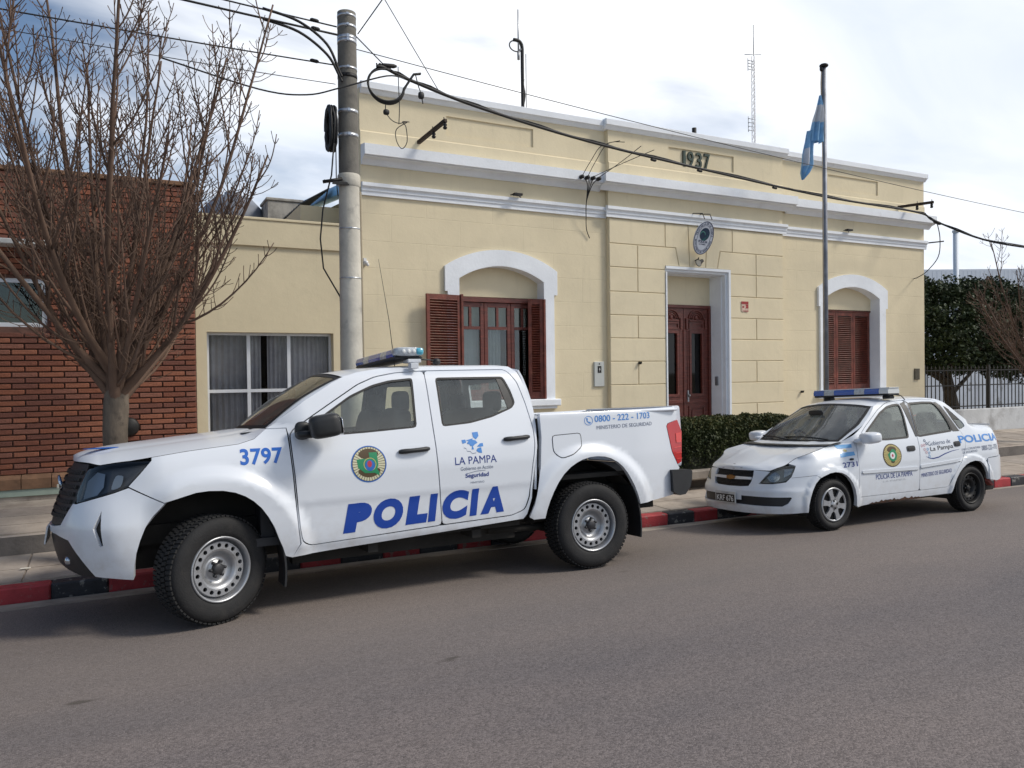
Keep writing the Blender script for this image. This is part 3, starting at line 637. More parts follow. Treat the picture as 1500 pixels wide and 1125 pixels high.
# roof bits
mb = MB(); mb.tube([(9.43, 11.0, 5.0), (9.43, 11.0, 6.19)], .042, 10); part(mb, 'roof_flue', M_iron, st_o)

# oval police sign on its bracket
so = tag(empty('oval_sign', (8.88, 10.13, 4.0)), 'oval white police sign with dark teal disc hung over the entrance door', 'sign')
SM = Matrix.Translation((8.86, 10.13, 4.01)) @ Matrix.Rotation(R(20), 4, 'X') @ Matrix.Rotation(R(3), 4, 'Y') @ Matrix.Scale(.86, 4)
def sgn(mb, name, m, parent=so):
    mb.v = [tuple(SM @ Vector(v)-Vector((8.88, 10.13, 4.0))) for v in mb.v]; return mb.build(name, m, parent)
def ell(rx, rz, n=40): return [(rx*math.cos(2*math.pi*i/n), rz*math.sin(2*math.pi*i/n)) for i in range(n)]
mb = MB(); mb.prism(ell(.235, .325), (-.012, .012)); plate = sgn(mb, 'plate', mat('sign_white', (0.62, 0.66, 0.74), 0.4, var=0.06, vscale=8))
M_navy = mat('sign_navy', (0.02, 0.035, 0.10), 0.5); M_teal = dirty(mat('sign_teal', (0.012, 0.035, 0.075), 0.45), (0.02, 0.16, 0.15), 9.0, 0.5, 0.62)
mb = MB(); mb.prism(ell(.238, .328), (-.0145, -.0125), holes=[list(reversed(ell(.222, .311)))]); mb.prism(ell(.166, .25), (-.0145, -.0125), holes=[list(reversed(ell(.160, .244)))]); sgn(mb, 'rim', M_navy, plate)
mb = MB(); mb.prism([(x, z+.075) for x, z in ell(.122, .125)], (-.015, -.0125)); sgn(mb, 'disc', M_teal, plate)
mb = MB(); mb.tube([(-.05+.06*math.cos(t), -.0155, .06+.06*math.sin(t)) for t in [i*.25 for i in range(14)]], .005, 5); sgn(mb, 'disc_emblem', mat('sign_green', (0.10, 0.40, 0.32), 0.5), plate)
def sign_text(body, u, v, w, h=None, bold=.02):
    tr = text_tris(body, .1, bold=bold, width=w, height=h); mb = MB(); mb.add([(u+x, -.0148, v+y) for x, y in tr[0]], tr[1]); return sgn(mb, 'lettering', M_navy, plate)
sign_text('POLICIA', -.115, -.095, .235, .05, .03); sign_text('LA PAMPA', -.085, -.135, .17, .026)
def ring_text(body, rx, rz, a0, a1, size, inward=False):
    k = len(body); mb = MB()
    for i, ch in enumerate(body):
        if ch == ' ': continue
        a = R(a0+(a1-a0)*i/(k-1)); tr = text_tris(ch, size, bold=.03); w = max(v[0] for v in tr[0])
        tx, tz = -rx*math.sin(a), rz*math.cos(a)
        if not inward: tx, tz = -tx, -tz
        an = math.atan2(tz, tx); ca, sa = math.cos(an), math.sin(an)
        mb.add([(rx*math.cos(a)+(x-w/2)*ca-(y-size*.35)*sa, -.0148, rz*math.sin(a)+(x-w/2)*sa+(y-size*.35)*ca) for x, y in tr[0]], tr[1])
    sgn(mb, 'lettering', M_navy, plate)
ring_text('PROVINCIA DE LA PAMPA', .191, .278, 168, 12, .05); ring_text('MINISTERIO DE SEGURIDAD', .191, .278, 192, 348, .046, True)
mb = MB()
for dx in (-.10, .06): mb.tube([(8.88+dx, 10.0, 4.30), (8.88+dx-.01, 10.04, 4.40), (8.88+dx-.03, 10.25, 4.44), (8.88+dx-.03, 10.33, 4.40)], .008, 6)
mb.tube([(8.86, 10.25, 3.70), (8.86, 10.27, 3.62), (8.86, 10.33, 3.60)], .01, 6); mb.v = [(x-8.88, y-10.13, z-4.0) for x, y, z in mb.v]; mb.build('bracket', M_iron, so)
lamp = tag(empty('sign_lamp', (8.86, 10.2, 3.62)), 'small black spotlight under the oval sign over the door', 'lamp')
mb = MB(); M = Matrix.Translation((0, 0, 0)) @ Matrix.Rotation(R(62), 4, 'Y'); mb.lathe([(.0, .05), (.028, .045), (.036, .0), (.062, -.055), (.065, -.06)], M, 16); mb.tube([(0, 0, .01), (-.02, .06, .05), (-.02, .12, .03)], .009, 6); mb.build('housing', M_iron, lamp)
mb = MB(); mb.lathe([(0.001, -.05), (.058, -.052)], M, 16); mb.build('lens', mat('lamp_lens', (0.75, 0.75, 0.70), 0.2), lamp)
# meter box, plates, poster
mo = tag(empty('meter_box', (6.895, 10.39, 1.73)), 'pale grey metal meter box with a black warning label beside the rusticated bay', 'box')
mb = MB(); mb.box(-.095, .095, -.02, .03, -.2, .2, bev=.006); mb.build('housing', mat('meter_grey', (0.50, 0.52, 0.50), 0.5, var=0.05), mo)
mb = MB(); mb.box(-.035, .035, -.0225, -.0205, .02, .13); mb.lathe([(.001, .003), (.012, .003), (.012, 0)], Matrix.Translation((0, -.0205, .165)) @ Matrix.Rotation(R(90), 4, 'X'), 12); lb = mb.build('warning_label', M_iron, mo)
mb = MB(); mb.add([(.012, -.0235, .118), (-.012, -.0235, .075), (.002, -.0235, .075), (-.006, -.0235, .035), (.016, -.0235, .085), (.002, -.0235, .085)], [(0, 1, 2, 5), (2, 3, 4, 5)]); mb.build('bolt_symbol', mat('label_white', (0.7, 0.7, 0.7), 0.5), lb)
po = tag(empty('red_sticker', (9.955, 10.31, 2.895)), 'small torn red and cream sticker on the wall right of the door', 'sticker')
mb = MB(); mb.prism([(-.085, -.07), (-.05, -.095), (.0, -.09), (.05, -.10), (.085, -.085), (.085, .095), (-.085, .095)], (-.0035, -.001)); mb.build('paper', mat('sticker_cream', (0.62, 0.45, 0.36), 0.7, var=0.2, vscale=20), po)
mb = MB(); mb.box(-.082, .082, -.0055, -.0037, .045, .092); mb.prism([(.01, -.03), (.08, -.03), (.08, .04), (.01, .04), (.03, .0)], (-.0055, -.0037)); mb.box(-.04, .08, -.0055, -.0037, -.085, -.07); mb.box(-.06, -.02, -.0055, -.0037, -.02, .01); mb.build('print', mat('sticker_red', (0.33, 0.03, 0.03), 0.6, var=0.3, vscale=30), po)
pl = MB(); pl.box(-.075, .075, -.015, .015, -.115, .115, bev=.004); tag(pl.build('wall_plate', mat('bronze', (0.13, 0.115, 0.085), 0.5, 0.4, var=0.2, vscale=15), None, (14.765, 10.388, 1.645)), 'small dark bronze plate near the right corner of the station', 'plate')
for (x, n, z, lab) in ((7.64, NC-.01, 1.905, 'black wall hook on the rusticated blocks left of the door'), (11.43, NF-.01, 1.35, 'black wall hook left of the right-hand window')):
    mb = MB(); mb.sell((0, -.02, 0), .028, .03, .022, .7, .7, 10, 6); mb.tube([(0, .01, 0), (0, -.05, 0), (0, -.06, .02)], .008, 6); tag(mb.build('wall_hook', M_iron, None, (x, n, z)), lab, 'hook', 'hooks on the station wall')
# ------------------------------------------------------------------ brick house at the left
NB = 10.43
bh = tag(empty('brick_house', (-1.8, NB, 0.3)), 'red brick house with a flat roof and small high window behind the bare tree', 'building'); BO = Vector(bh.location)
M_mort = mat('dark_mortar', (0.15, 0.078, 0.06), 0.95, var=0.2, vscale=8)
M_brick = [dirty(mat('brick_%d' % i, c, 0.85, var=0.28, vscale=9, bump=0.5, bscale=45), (0.14, 0.055, 0.035), 6.0, 0.5, 0.75, fac=0.6) for i, c in enumerate([(0.25, 0.088, 0.048), (0.20, 0.070, 0.042), (0.285, 0.108, 0.062), (0.165, 0.062, 0.042), (0.235, 0.096, 0.064)])]
BX0, BX1, BZ0, BZ1 = -5.2, 0.885, .66, 4.14
WX0, WX1, WZ0, WZ1 = -2.35, -.72, 2.36, 2.92                      # window opening
mb = MB(); mb.prism(rect(BX0, BX1, .2, BZ1), (NB+.035, NB+.30), holes=[rect(WX0, WX1, WZ0, WZ1)]); part(mb, 'wall', M_mort, bh, BO)
mb = MB(); mb.box(BX1-.25, BX1-.002, NB+.30, NB+7, .2, BZ1-.02); mb.box(BX0, BX1-.25, NB+.3, NB+7, BZ1-.2, BZ1-.1); part(mb, 'side_wall', M_brick[1], bh, BO)
pitch, bl = 0.0655, 0.262; rb = random.Random(5)
def brick_mesh(w, h):
    m = MB(); m.box(-w/2, w/2, 0, .05, -h/2, h/2, bev=.006); return m.mesh('brick')
bm_full = [brick_mesh(bl-.014, pitch-.014) for _ in range(len(M_brick))]
for me, m in zip(bm_full, M_brick): me.materials.append(m)
cands = []; z = BZ0+pitch/2; row = 0
while z < BZ1-.03:
    x = BX1-(bl if row % 2 == 0 else bl*1.5)
    if row % 2: cands.append((BX1-bl*.25, z, bl*.5))
    while x > BX0-bl:
        cx, w = x+bl/2, bl
        a, b = cx-bl/2, cx+bl/2
        if z > WZ0-.03 and z < WZ1+.03 and b > WX0-.01 and a < WX1+.01:
            if b > WX1+.06 and a < WX1+.01: cands.append(((b+WX1+.012)/2, z, b-WX1-.012))
            elif a < WX0-.06: cands.append(((a+WX0-.012)/2, z, WX0-.012-a))
        else: cands.append((cx, z, w))
        x -= bl
    z += pitch; row += 1
cands.sort(key=lambda c: (math.hypot(c[0]+.05, (c[1]-1.45)*1.15)))      # those that show largest and clearest first
far = MB(); cnt = 0
for cx, z, w in cands:
    dy = rb.uniform(-.004, .005)
    if cnt < 300:
        if abs(w-bl) < 1e-6: me = rb.choice(bm_full)
        else: me = brick_mesh(w-.014, pitch-.014); me.materials.append(rb.choice(M_brick))
        o = link('brick', me, None, bh, (cx-BO.x, dy, z-BO.z)); o.rotation_euler = (rb.uniform(-.02, .02), rb.uniform(-.012, .012), rb.uniform(-.012, .012)); cnt += 1
    else:
        far.cur = rb.randrange(5); far.box(cx-w/2+.007, cx+w/2-.007, NB+dy, NB+dy+.05, z-pitch/2+.007, z+pitch/2-.007)
fo = part(far, 'brickwork', M_brick, bh, BO); fo['kind'] = 'stuff'
M_stone = dirty(mat('brown_sill_stone', (0.21, 0.115, 0.065), 0.85, var=0.3, vscale=5, bump=0.5, bscale=25), (0.09, 0.06, 0.045), 4, 0.5, 0.7, fac=0.6)
X = BX0
while X < BX1-.05:                                                # sloping row of brown edging bricks, then a pale green band
    w = min(.30, BX1-X); mb = MB(); mb.prism([(.0, .535), (.0, .66), (.06, .66)] if False else [(-.07, .50), (.03, .50), (.03, .665), (-.02, .655), (-.07, .615)], (X+.004, X+w-.004), lambda a, b, t: (t, NB+a, b)); part(mb, 'edging_brick', M_stone, bh, BO); X += w
mb = MB(); mb.box(BX0, BX1-.004, NB-.055, NB+.03, .415, .498, bev=.006); part(mb, 'green_band', dirty(mat('pale_green_paint', (0.33, 0.40, 0.34), 0.8, var=0.15, vscale=5), (0.14, 0.15, 0.12), 5, 0.5, 0.7, fac=0.6), bh, BO)
mb = MB(); mb.box(BX0, BX1-.008, NB-.035, NB+.03, .2, .414); part(mb, 'plinth', M_walk, bh, BO)
mb = MB(); mb.box(BX0, BX1+.02, NB-.03, NB+.34, BZ1, BZ1+.055, bev=.008); part(mb, 'coping', M_stone, bh, BO)
wb = empty('window', (0, 0, 0), bh); M_alu = mat('white_aluminium', (0.66, 0.68, 0.72), 0.35, 0.2, var=0.05)
mb = MB(); mb.prism(rect(WX0, WX1, WZ0, WZ1), (NB+.05, NB+.12), holes=[rect(WX0+.05, WX1-.05, WZ0+.05, WZ1-.05)]); mb.box(-1.56, -1.51, NB+.055, NB+.115, WZ0+.05, WZ1-.05); part(mb, 'frame', M_alu, wb, BO)
for a, b in ((WX0+.05, -1.56), (-1.51, WX1-.05)):
    mb = MB(); mb.box(a-.004, b+.004, NB+.08, NB+.086, WZ0+.046, WZ1-.046); part(mb, 'pane', G_win, wb, BO)
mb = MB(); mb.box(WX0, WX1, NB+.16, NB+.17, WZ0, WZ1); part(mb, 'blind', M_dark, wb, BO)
mb = MB(); mb.box(-3.0, -.60, NB-.28, NB+.04, 3.265, 3.325, bev=.008); part(mb, 'window_canopy', dirty(mat('canopy_white', (0.55, 0.56, 0.55), 0.8, var=0.1), (0.2, 0.19, 0.17), 5, 0.5, 0.7, fac=0.6), bh, BO)
mb = MB(); mb.lathe([(.001, -.06), (.09, -.055), (.115, -.03), (.115, .01)], Matrix.Translation((.115, NB, 1.165)) @ Matrix.Rotation(R(-90), 4, 'X'), 20); part(mb, 'vent_cover', M_iron, bh, BO)

# ------------------------------------------------------------------ cream annex between the brick house and the station
NA = 10.50
an = tag(empty('cream_annex', (1.95, NA, 0.35)), 'low cream annex with a wide white-framed window and grey curtains', 'building'); AO = Vector(an.location)
OX0, OX1, OZ0, OZ1 = 1.02, 2.64, .95, 2.335
mb = MB(); mb.prism(rect(.892, 3.0, .25, 3.46), (NA, NA+.25), holes=[rect(OX0, OX1, OZ0, OZ1)]); part(mb, 'wall', M_annex, an, AO)
mb = MB(); mb.box(.80, 3.0, NA-.035, NA+.25, 3.46, 3.80, bev=.006); mb.box(.9, 3.0, NA+.25, NA+6, 3.3, 3.4); part(mb, 'parapet', M_annex, an, AO)
mb = MB(); mb.box(.86, 3.01, NA-.05, NA+.26, 3.801, 3.835, bev=.006); part(mb, 'coping', M_annex, an, AO)
wa = empty('window', (0, 0, 0), an); yA = NA+.13; mb = MB()
mb.prism(rect(OX0, OX1, OZ0, OZ1), (yA, yA+.05), holes=[rect(OX0+.035, OX1-.035, OZ0+.035, OZ1-.035)])
for x in (1.545, 2.065): mb.box(x-.022, x+.022, yA+.004, yA+.046, OZ0+.035, OZ1-.035)
mb.box(OX0+.035, OX1-.035, yA+.002, yA+.048, 1.55, 1.592); part(mb, 'frame', M_alu, wa, AO)
xs = [OX0+.035, 1.523, 1.567, 2.043, 2.087, OX1-.035]
for k in range(3):
    for a, b in ((OZ0+.035, 1.55), (1.592, OZ1-.035)):
        mb = MB(); mb.box(xs[2*k]-.003, xs[2*k+1]+.003, yA+.02, yA+.026, a-.003, b+.003); part(mb, 'pane', G_win2, wa, AO)
mb = MB()
for a, b, wv in ((1.05, 1.50, 6), (1.50, 1.72, 4), (1.80, 2.03, 4), (2.03, 2.32, 4), (2.30, 2.62, 5)): curtain(mb, a, b, yA+.12, .95, 2.32, .022, wv)
part(mb, 'curtain', M_gcurt, wa, AO)
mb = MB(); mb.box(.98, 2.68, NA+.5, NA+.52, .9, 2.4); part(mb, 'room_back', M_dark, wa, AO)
# things standing on the roofs behind
wt = tag(empty('water_tank', (1.82, 14.0, 3.75)), 'round grey water tank on the roof behind the tree', 'tank'); M_tank = mat('tank_grey', (0.16, 0.18, 0.22), 0.6, var=0.2, vscale=4)
mb = MB(); mb.lathe([(.50, .0), (.52, .05), (.52, .72), (.47, .90), (.30, 1.08), (.14, 1.12), (.14, 1.17), (.001, 1.18)], Matrix.Identity(4), 28); mb.build('shell', M_tank, wt)
mb = MB()
for z in (.2, .4, .6): mb.lathe([(.52, z-.02), (.535, z), (.52, z+.02)], Matrix.Identity(4), 28)
mb.build('rib', M_tank, wt)
cb_ = tag(empty('chimney_block', (2.56, 13.6, 3.7)), 'square weathered concrete chimney block behind the annex roof', 'chimney')
mb = MB(); mb.box(-.29, .30, -.3, .3, 0, 1.0, bev=.01); mb.build('shaft', dirty(mat('weathered_concrete', (0.40, 0.38, 0.34), 0.9, var=0.25, vscale=4, bump=0.5, bscale=20), (0.14, 0.13, 0.12), 3, 0.48, 0.66, fac=0.8), cb_)
mb = MB(); mb.box(-.31, .32, -.32, .32, 1.0, 1.05, bev=.01); mb.build('cap', mat('weathered_concrete', (0, 0, 0)), cb_)
rf = tag(empty('corrugated_roof', (2.5, 12.5, 4.2)), 'dark corrugated sheet roof sloping behind the annex parapet', 'roof')
mb = MB(); mb.grid(lambda u, v: (-.1+.42*u, -1.2+2.8*v, .05+.26*u+.018*math.sin(v*2*math.pi*18)+.05*v), 4, 144); mb.build('sheet', mat('old_tin', (0.10, 0.10, 0.10), 0.7, 0.3, var=0.4, vscale=6), rf)
mb = MB(); mb.box(-.12, .45, -1.25, 1.7, -.3, .02); mb.build('wall', M_annex, rf)

# ------------------------------------------------------------------ concrete utility pole with its fittings
PX, PN = 2.215, 8.05
up_ = tag(empty('utility_pole', (PX, PN, 0.0)), 'tapered round concrete utility pole at the kerb in front of the station corner', 'pole')
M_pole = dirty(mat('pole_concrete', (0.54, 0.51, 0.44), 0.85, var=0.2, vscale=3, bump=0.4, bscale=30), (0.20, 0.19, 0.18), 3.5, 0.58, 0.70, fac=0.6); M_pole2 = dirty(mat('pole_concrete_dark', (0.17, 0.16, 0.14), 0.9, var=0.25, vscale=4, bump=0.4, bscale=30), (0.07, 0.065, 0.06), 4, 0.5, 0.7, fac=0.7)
def pr(z): return .129-.0058*z
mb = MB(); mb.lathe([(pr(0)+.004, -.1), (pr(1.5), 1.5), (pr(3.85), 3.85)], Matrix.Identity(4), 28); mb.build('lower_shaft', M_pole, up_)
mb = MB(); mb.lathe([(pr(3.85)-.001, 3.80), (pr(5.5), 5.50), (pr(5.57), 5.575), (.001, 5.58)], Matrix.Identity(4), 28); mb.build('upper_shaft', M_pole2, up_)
mb = MB(); mb.lathe([(pr(3.8)+.004, 3.745), (pr(3.8)+.012, 3.76), (pr(3.8)+.012, 3.86), (pr(3.8)+.004, 3.875)], Matrix.Identity(4), 28); mb.build('collar', M_pole, up_)
M_band = mat('steel_band', (0.55, 0.57, 0.60), 0.35, 0.8)
for z, h in ((5.53, .012), (5.42, .014), (5.30, .02), (5.265, .02), (4.98, .012), (4.53, .018), (4.28, .018), (4.90, .02), (3.30, .006), (2.78, .006)):
    mb = MB(); r_ = pr(z)+.003; mb.lathe([(r_-.006, z-h), (r_, z-h), (r_, z+h), (r_-.006, z+h)], Matrix.Identity(4), 28); mb.box(r_-.01, r_+.018, -.012, .012, z-h*.8, z+h*.8, Matrix.Rotation(R(-100), 4, 'Z')); mb.build('band', M_band if h < .019 else M_iron if z < 5 else M_band, up_)
mb = MB(); mb.box(-.20, -.03, -.11, -.085, 3.74, 3.77); mb.tube([(-.10, -.10, 3.80), (-.30, -.10, 3.75), (-.26, -.02, 3.78)], .018, 6); mb.build('bracket', M_iron, up_)
mb = MB(); mb.tube([(.128-.006*.2, -.03, .1), (.122, -.03, 1.5), (.112, -.03, 3.7)], .012, 6); mb.build('earth_conduit', mat('conduit_tan', (0.28, 0.24, 0.17), 0.8), up_)
co = tag(empty('cable_coil', (2.035, PN, 4.34)), 'coil of black cable strapped to the left of the pole', 'cable coil')
mb = MB(); rc = random.Random(2)
for k in range(9):
    a = .028*(k % 3-1); d = .02*(k//3-1); mb.tube([(a+.0*k+rc.uniform(-.006, .006), (.11+d)*math.cos(t)+.0, (.215+d)*math.sin(t)) for t in [2*math.pi*i/24 for i in range(25)]], .013, 6, cap=False)
mb.build('coil', M_rubber, co)
mb = MB(); mb.tube([(0, -.1, -.18), (-.02, -.06, -.5), (-.10, 0, -.85), (-.12, .05, -1.15), (-.08, .1, -1.45), (.08, .05, -1.75), (.1, .1, -1.95)], .008, 6); mb.tube([(.02, -.1, -.18), (.03, -.06, -.55), (.06, 0, -.7)], .006, 5); mb.build('tail', M_rubber, co)

def P3(*pts): return [Vector(p) for p in pts]
def smooth3(pts, k=6):
    o = []; n = len(pts)
    for i in range(n-1):
        p0 = pts[max(i-1, 0)]; p1 = pts[i]; p2 = pts[i+1]; p3 = pts[min(i+2, n-1)]
        for j in range(k):
            t = j/k; o.append(.5*((2*p1)+(p2-p0)*t+(2*p0-5*p1+4*p2-p3)*t*t+(3*p1-p0-3*p2+p3)*t**3))
    o.append(pts[-1]); return o
def sag(a, b, s, k=24):
    a, b = Vector(a), Vector(b); return [a+(b-a)*(i/k)-Vector((0, 0, s*4*(i/k)*(1-i/k))) for i in range(k+1)]
def wire(name, pts, r, label, group=None, extra=()):
    mb = MB(); base = Vector(pts[0]); mb.tube([Vector(p)-base for p in pts], r, 6)
    o = tag(mb.build(name, M_rubber, None, base), label, 'cable', group)
    return o
def splice(o, p, ax, l=.09, r=.02):
    mb = MB(); p = Vector(p)-Vector(o.location); ax = Vector(ax).normalized(); mb.tube([p-ax*l, p-ax*l*.6, p+ax*l*.6, p+ax*l], [r*.5, r, r, r*.5], 8); mb.build('clamp', M_iron, o)
CB = smooth3(P3((2.52, 8.0, 5.055), (2.62, 8.02, 5.06), (2.94, 8.15, 5.03), (3.94, 8.5, 4.985), (5.68, 8.95, 4.945), (7.7, 9.25, 4.90), (11.09, 9.55, 4.80), (13.88, 9.75, 4.80), (14.28, 9.6, 4.61), (15.02, 8.7, 4.08), (17.5, 7.6, 3.9), (26, 7.4, 4.6)), 8)
oc = wire('service_cable', CB, .019, 'thick twisted black service cable crossing the whole station front', 'overhead lines')
mb = MB(); base = oc.location; mb.tube([Vector(p)-base+Vector((0, .012*math.sin(i*1.3), .02+.01*math.cos(i*1.3))) for i, p in enumerate(CB)], .009, 5); mb.build('strand', M_rubber, oc)
for k in (38, 41, 45): splice(oc, CB[min(k, len(CB)-1)]-Vector((0, 0, .035)), (1, 0, -.1), .05, .022)
splice(oc, (14.28, 9.6, 4.60), (1, -.6, -.5), .08, .035); splice(oc, (2.66, 8.02, 5.09), (1, 0, .1), .09, .025)
# hanging loop of spare cable by the pole
lo = MB(); 
for k in range(3):
    lo.tube([Vector((.20*math.cos(t)+.005*k, .01*k, (.17+.012*k)*math.sin(t))) for t in [R(75)+2*math.pi*.78*i/30 for i in range(31)]]+[Vector((.25, .01*k, .06)), Vector((.32, .01*k, .17)), Vector((.40, .01*k, .19))], .012, 6)
lo.tube(smooth3(P3((.0, 0, -.17), (.0, .02, -.27), (.05, 0, -.36), (.14, 0, -.39), (.24, 0, -.36), (.12, .02, -.45), (.11, 0, -.58), (.17, 0, -.66), (.23, 0, -.58), (.22, 0, -.42), (.18, 0, -.37), (.26, 0, -.36)), 5), .005, 5)
lo.tube(smooth3(P3((.14, 0, .22), (.15, .02, 0), (.15, 0, -.20), (.14, 0, -.40)), 5), .005, 5); lo.tube(smooth3(P3((.34, 0, .16), (.38, .02, .05), (.40, 0, -.03), (.42, 0, -.14)), 5), .006, 5)
lo.sell((.0, 0, -.29), .035, .025, .03, .7, .7, 10, 6); lo.sell((.40, 0, -.05), .035, .025, .04, .7, .7, 10, 6)
tag(lo.build('spare_cable_loop', M_rubber, None, (2.62, 8.0, 4.87)), 'loop of spare black cable hanging off the service cable by the pole', 'cable loop')
wire('telephone_wire', sag((2.30, 8.1, 5.24), (21, 8.1, 4.36), .16), .0045, 'thin single wire running level above the thick service cable', 'overhead lines')
wire('guy_wire', [(2.30, 8.0, 5.33), (2.62, 8.02, 5.08)], .006, 'short stay wire from the pole down to the service cable', 'overhead lines')
wire('stay_wire', sag((4.30, 10.5, 5.80), (1.0, 8.6, 8.8), .03), .006, 'thin stay wire rising steeply from the parapet over the pole', 'overhead lines')
wire('crossing_wire', sag((2.32, 8.0, 5.36), (2.9, .5, 6.4), .06), .006, 'thin wire from the pole crossing over the street', 'overhead lines')
wire('low_drop_wire', smooth3(P3((2.9, 8.15, 5.03), (2.6, 7.9, 4.93), (2.1, 7.88, 4.72), (1.75, 7.9, 4.60), (1.3, 8.0, 4.62), (.4, 8.0, 4.78)), 6), .008, 'slack wire passing behind the coil and sagging left of the pole', 'overhead lines')
for i, (z0, n0, x1, z1, s, r, lab) in enumerate(((5.40, 8.02, -9, 6.25, .10, .008, 'upper of the two street cables running left from the pole top'), (5.30, 7.98, -9, 6.05, .10, .011, 'lower of the two street cables running left from the pole top'),
        (5.01, 8.05, -9, 5.25, .10, .007, 'single wire running left from the iron band on the pole'), (4.83, 8.10, -9, 5.35, .16, .004, 'faint lowest wire running left through the bare tree'))):
    o = wire('street_cable', sag((2.1, n0, z0), (x1, n0, z1), s), r, lab, 'overhead lines'); 
    if i < 3: splice(o, Vector((1.87, n0, z0+.022*(1 if i < 2 else .3))), (1, 0, -.06), .045, .02)
for i, (za, zb) in enumerate(((5.402, 4.98), (5.296, 4.93))):
    wire('jumper_cable', smooth3(P3((1.35, 8.0, za+.03), (1.70, 7.98, za-.04), (1.98, 7.97, za-.22), (2.10, 7.96, zb-.05), (2.13, 7.95, zb-.12)), 6), .014, ('upper' if i == 0 else 'lower')+' curved jumper cable bending down to the pole', 'overhead lines')
# iron service brackets on the parapet
def bracket(name, a, b, label, rod=None):
    a, b = Vector(a), Vector(b); o = tag(empty(name, a), label, 'bracket', 'iron service brackets on the station'); d = b-a
    M = d.to_track_quat('X', 'Z').to_matrix().to_4x4(); mb = MB(); l = d.length; mb.box(0, l, -.025, .025, -.025, .025, M, bev=.004); mb.build('arm', mat('rusty_angle', (0.045, 0.030, 0.022), 0.8, 0.3, var=0.4, vscale=15), o)
    for t in (.55, .95):
        mb = MB(); c_ = M @ Vector((l*t, 0, -.07)); mb.tube([M @ Vector((l*t, 0, .06)), M @ Vector((l*t, 0, -.05))], .007, 5); mb.lathe([(.001, .045), (.02, .04), (.03, .015), (.018, 0), (.032, -.02), (.02, -.04), (.001, -.04)], Matrix.Translation(c_), 12); mb.build('insulator', M_iron, o)
bracket('service_bracket', (3.87, 10.39, 5.06), (4.02, 9.72, 5.20), 'rusty iron bracket with insulators on the left of the parapet')
bracket('service_bracket', (14.20, 10.39, 5.05), (14.35, 9.72, 5.03), 'rusty iron bracket with insulators at the right end of the parapet')
mb = MB(); mb.tube([(0, 0, 0), (.32, -.25, .03)], .014, 8); tag(mb.build('iron_rod', M_iron, None, (15.02, 10.42, 4.37)), 'black iron rod sticking out of the station corner under the cornice', 'rod')
ins = tag(empty('insulator_row', (6.62, 10.19, 4.80)), 'row of four small black insulators on the cornice left of the middle bay', 'insulators')
for k in range(4):
    mb = MB(); mb.lathe([(.001, .06), (.03, .055), (.03, .03), (.02, .02), (.034, .0), (.02, -.02)], Matrix.Translation((-.15+.105*k, 0, 0)) @ Matrix.Rotation(R(90), 4, 'X'), 12); mb.build('insulator', M_iron, ins)
dw = MB()
for k in range(4): dw.tube(smooth3(P3((-.15+.105*k, -.04, 0), (-.06+.04*k, -.03, -.08), (-.02+.012*k, .03, -.22), (0, .09, -.38), (.01, .115, -.57), (.05, .17, -.76), (.12, .19, -.90)), 5), .007, 5)
for pts in (((-.15, -.05, .02), (-.22, -.4, .15), (-.30, -.8, .25), (-.22, -1.15, .24)), ((-.05, -.05, .02), (-.20, -.5, .12), (-.26, -.9, .26), (-.14, -1.15, .23)), ((.06, -.05, .02), (.20, -.6, .10), (.42, -1.1, .20)), ((.16, -.05, .02), (.18, -.6, .12), (.17, -1.12, .22))): dw.tube(smooth3(P3(*pts), 5), .0055, 5)
tag(dw.build('drop_wires', M_rubber, None, (6.62, 10.19, 4.80)), 'tangle of thin black drop wires between service cable and insulators', 'wires')
mb = MB(); mb.tube(smooth3(P3((14.28, 9.6, 4.58), (14.36, 9.6, 4.30), (14.38, 9.65, 3.95), (14.40, 9.9, 3.70), (14.55, 10.2, 3.62), (14.70, 10.4, 3.62)), 6), .009, 5)
mb.v = [(x-14.28, y-9.6, z-4.58) for x, y, z in mb.v]; tag(mb.build('corner_drop_wire', M_rubber, None, (14.28, 9.6, 4.58)), 'black drop wire curving from the service cable to the right corner wall', 'cable')
for x, lab in ((5.4, 'small dark floodlight on the string moulding over the left window'), (12.62, 'small dark floodlight on the string moulding over the right window')):
    mb = MB(); mb.box(-.07, .07, -.10, -.02, .0, .035, bev=.006); mb.tube([(-.1, -.02, .01), (.02, -.03, .03), (.10, .03, .0)], .009, 5); tag(mb.build('floodlight', M_iron, None, (x, 10.34, 4.43)), lab, 'lamp', 'floodlights on the moulding')
mb = MB(); mb.sell((0, -.05, 0), .03, .05, .03, .7, .7, 10, 6); mb.box(-.02, .02, -.02, .02, -.03, .07); mb.sell((.02, -.07, -.03), .022, .03, .022, .8, .8, 10, 6); tag(mb.build('security_camera', mat('white_plastic', (0.7, 0.7, 0.7), 0.4), None, (3.06, 10.38, 3.30)), 'small white security camera at the left edge of the station', 'camera')

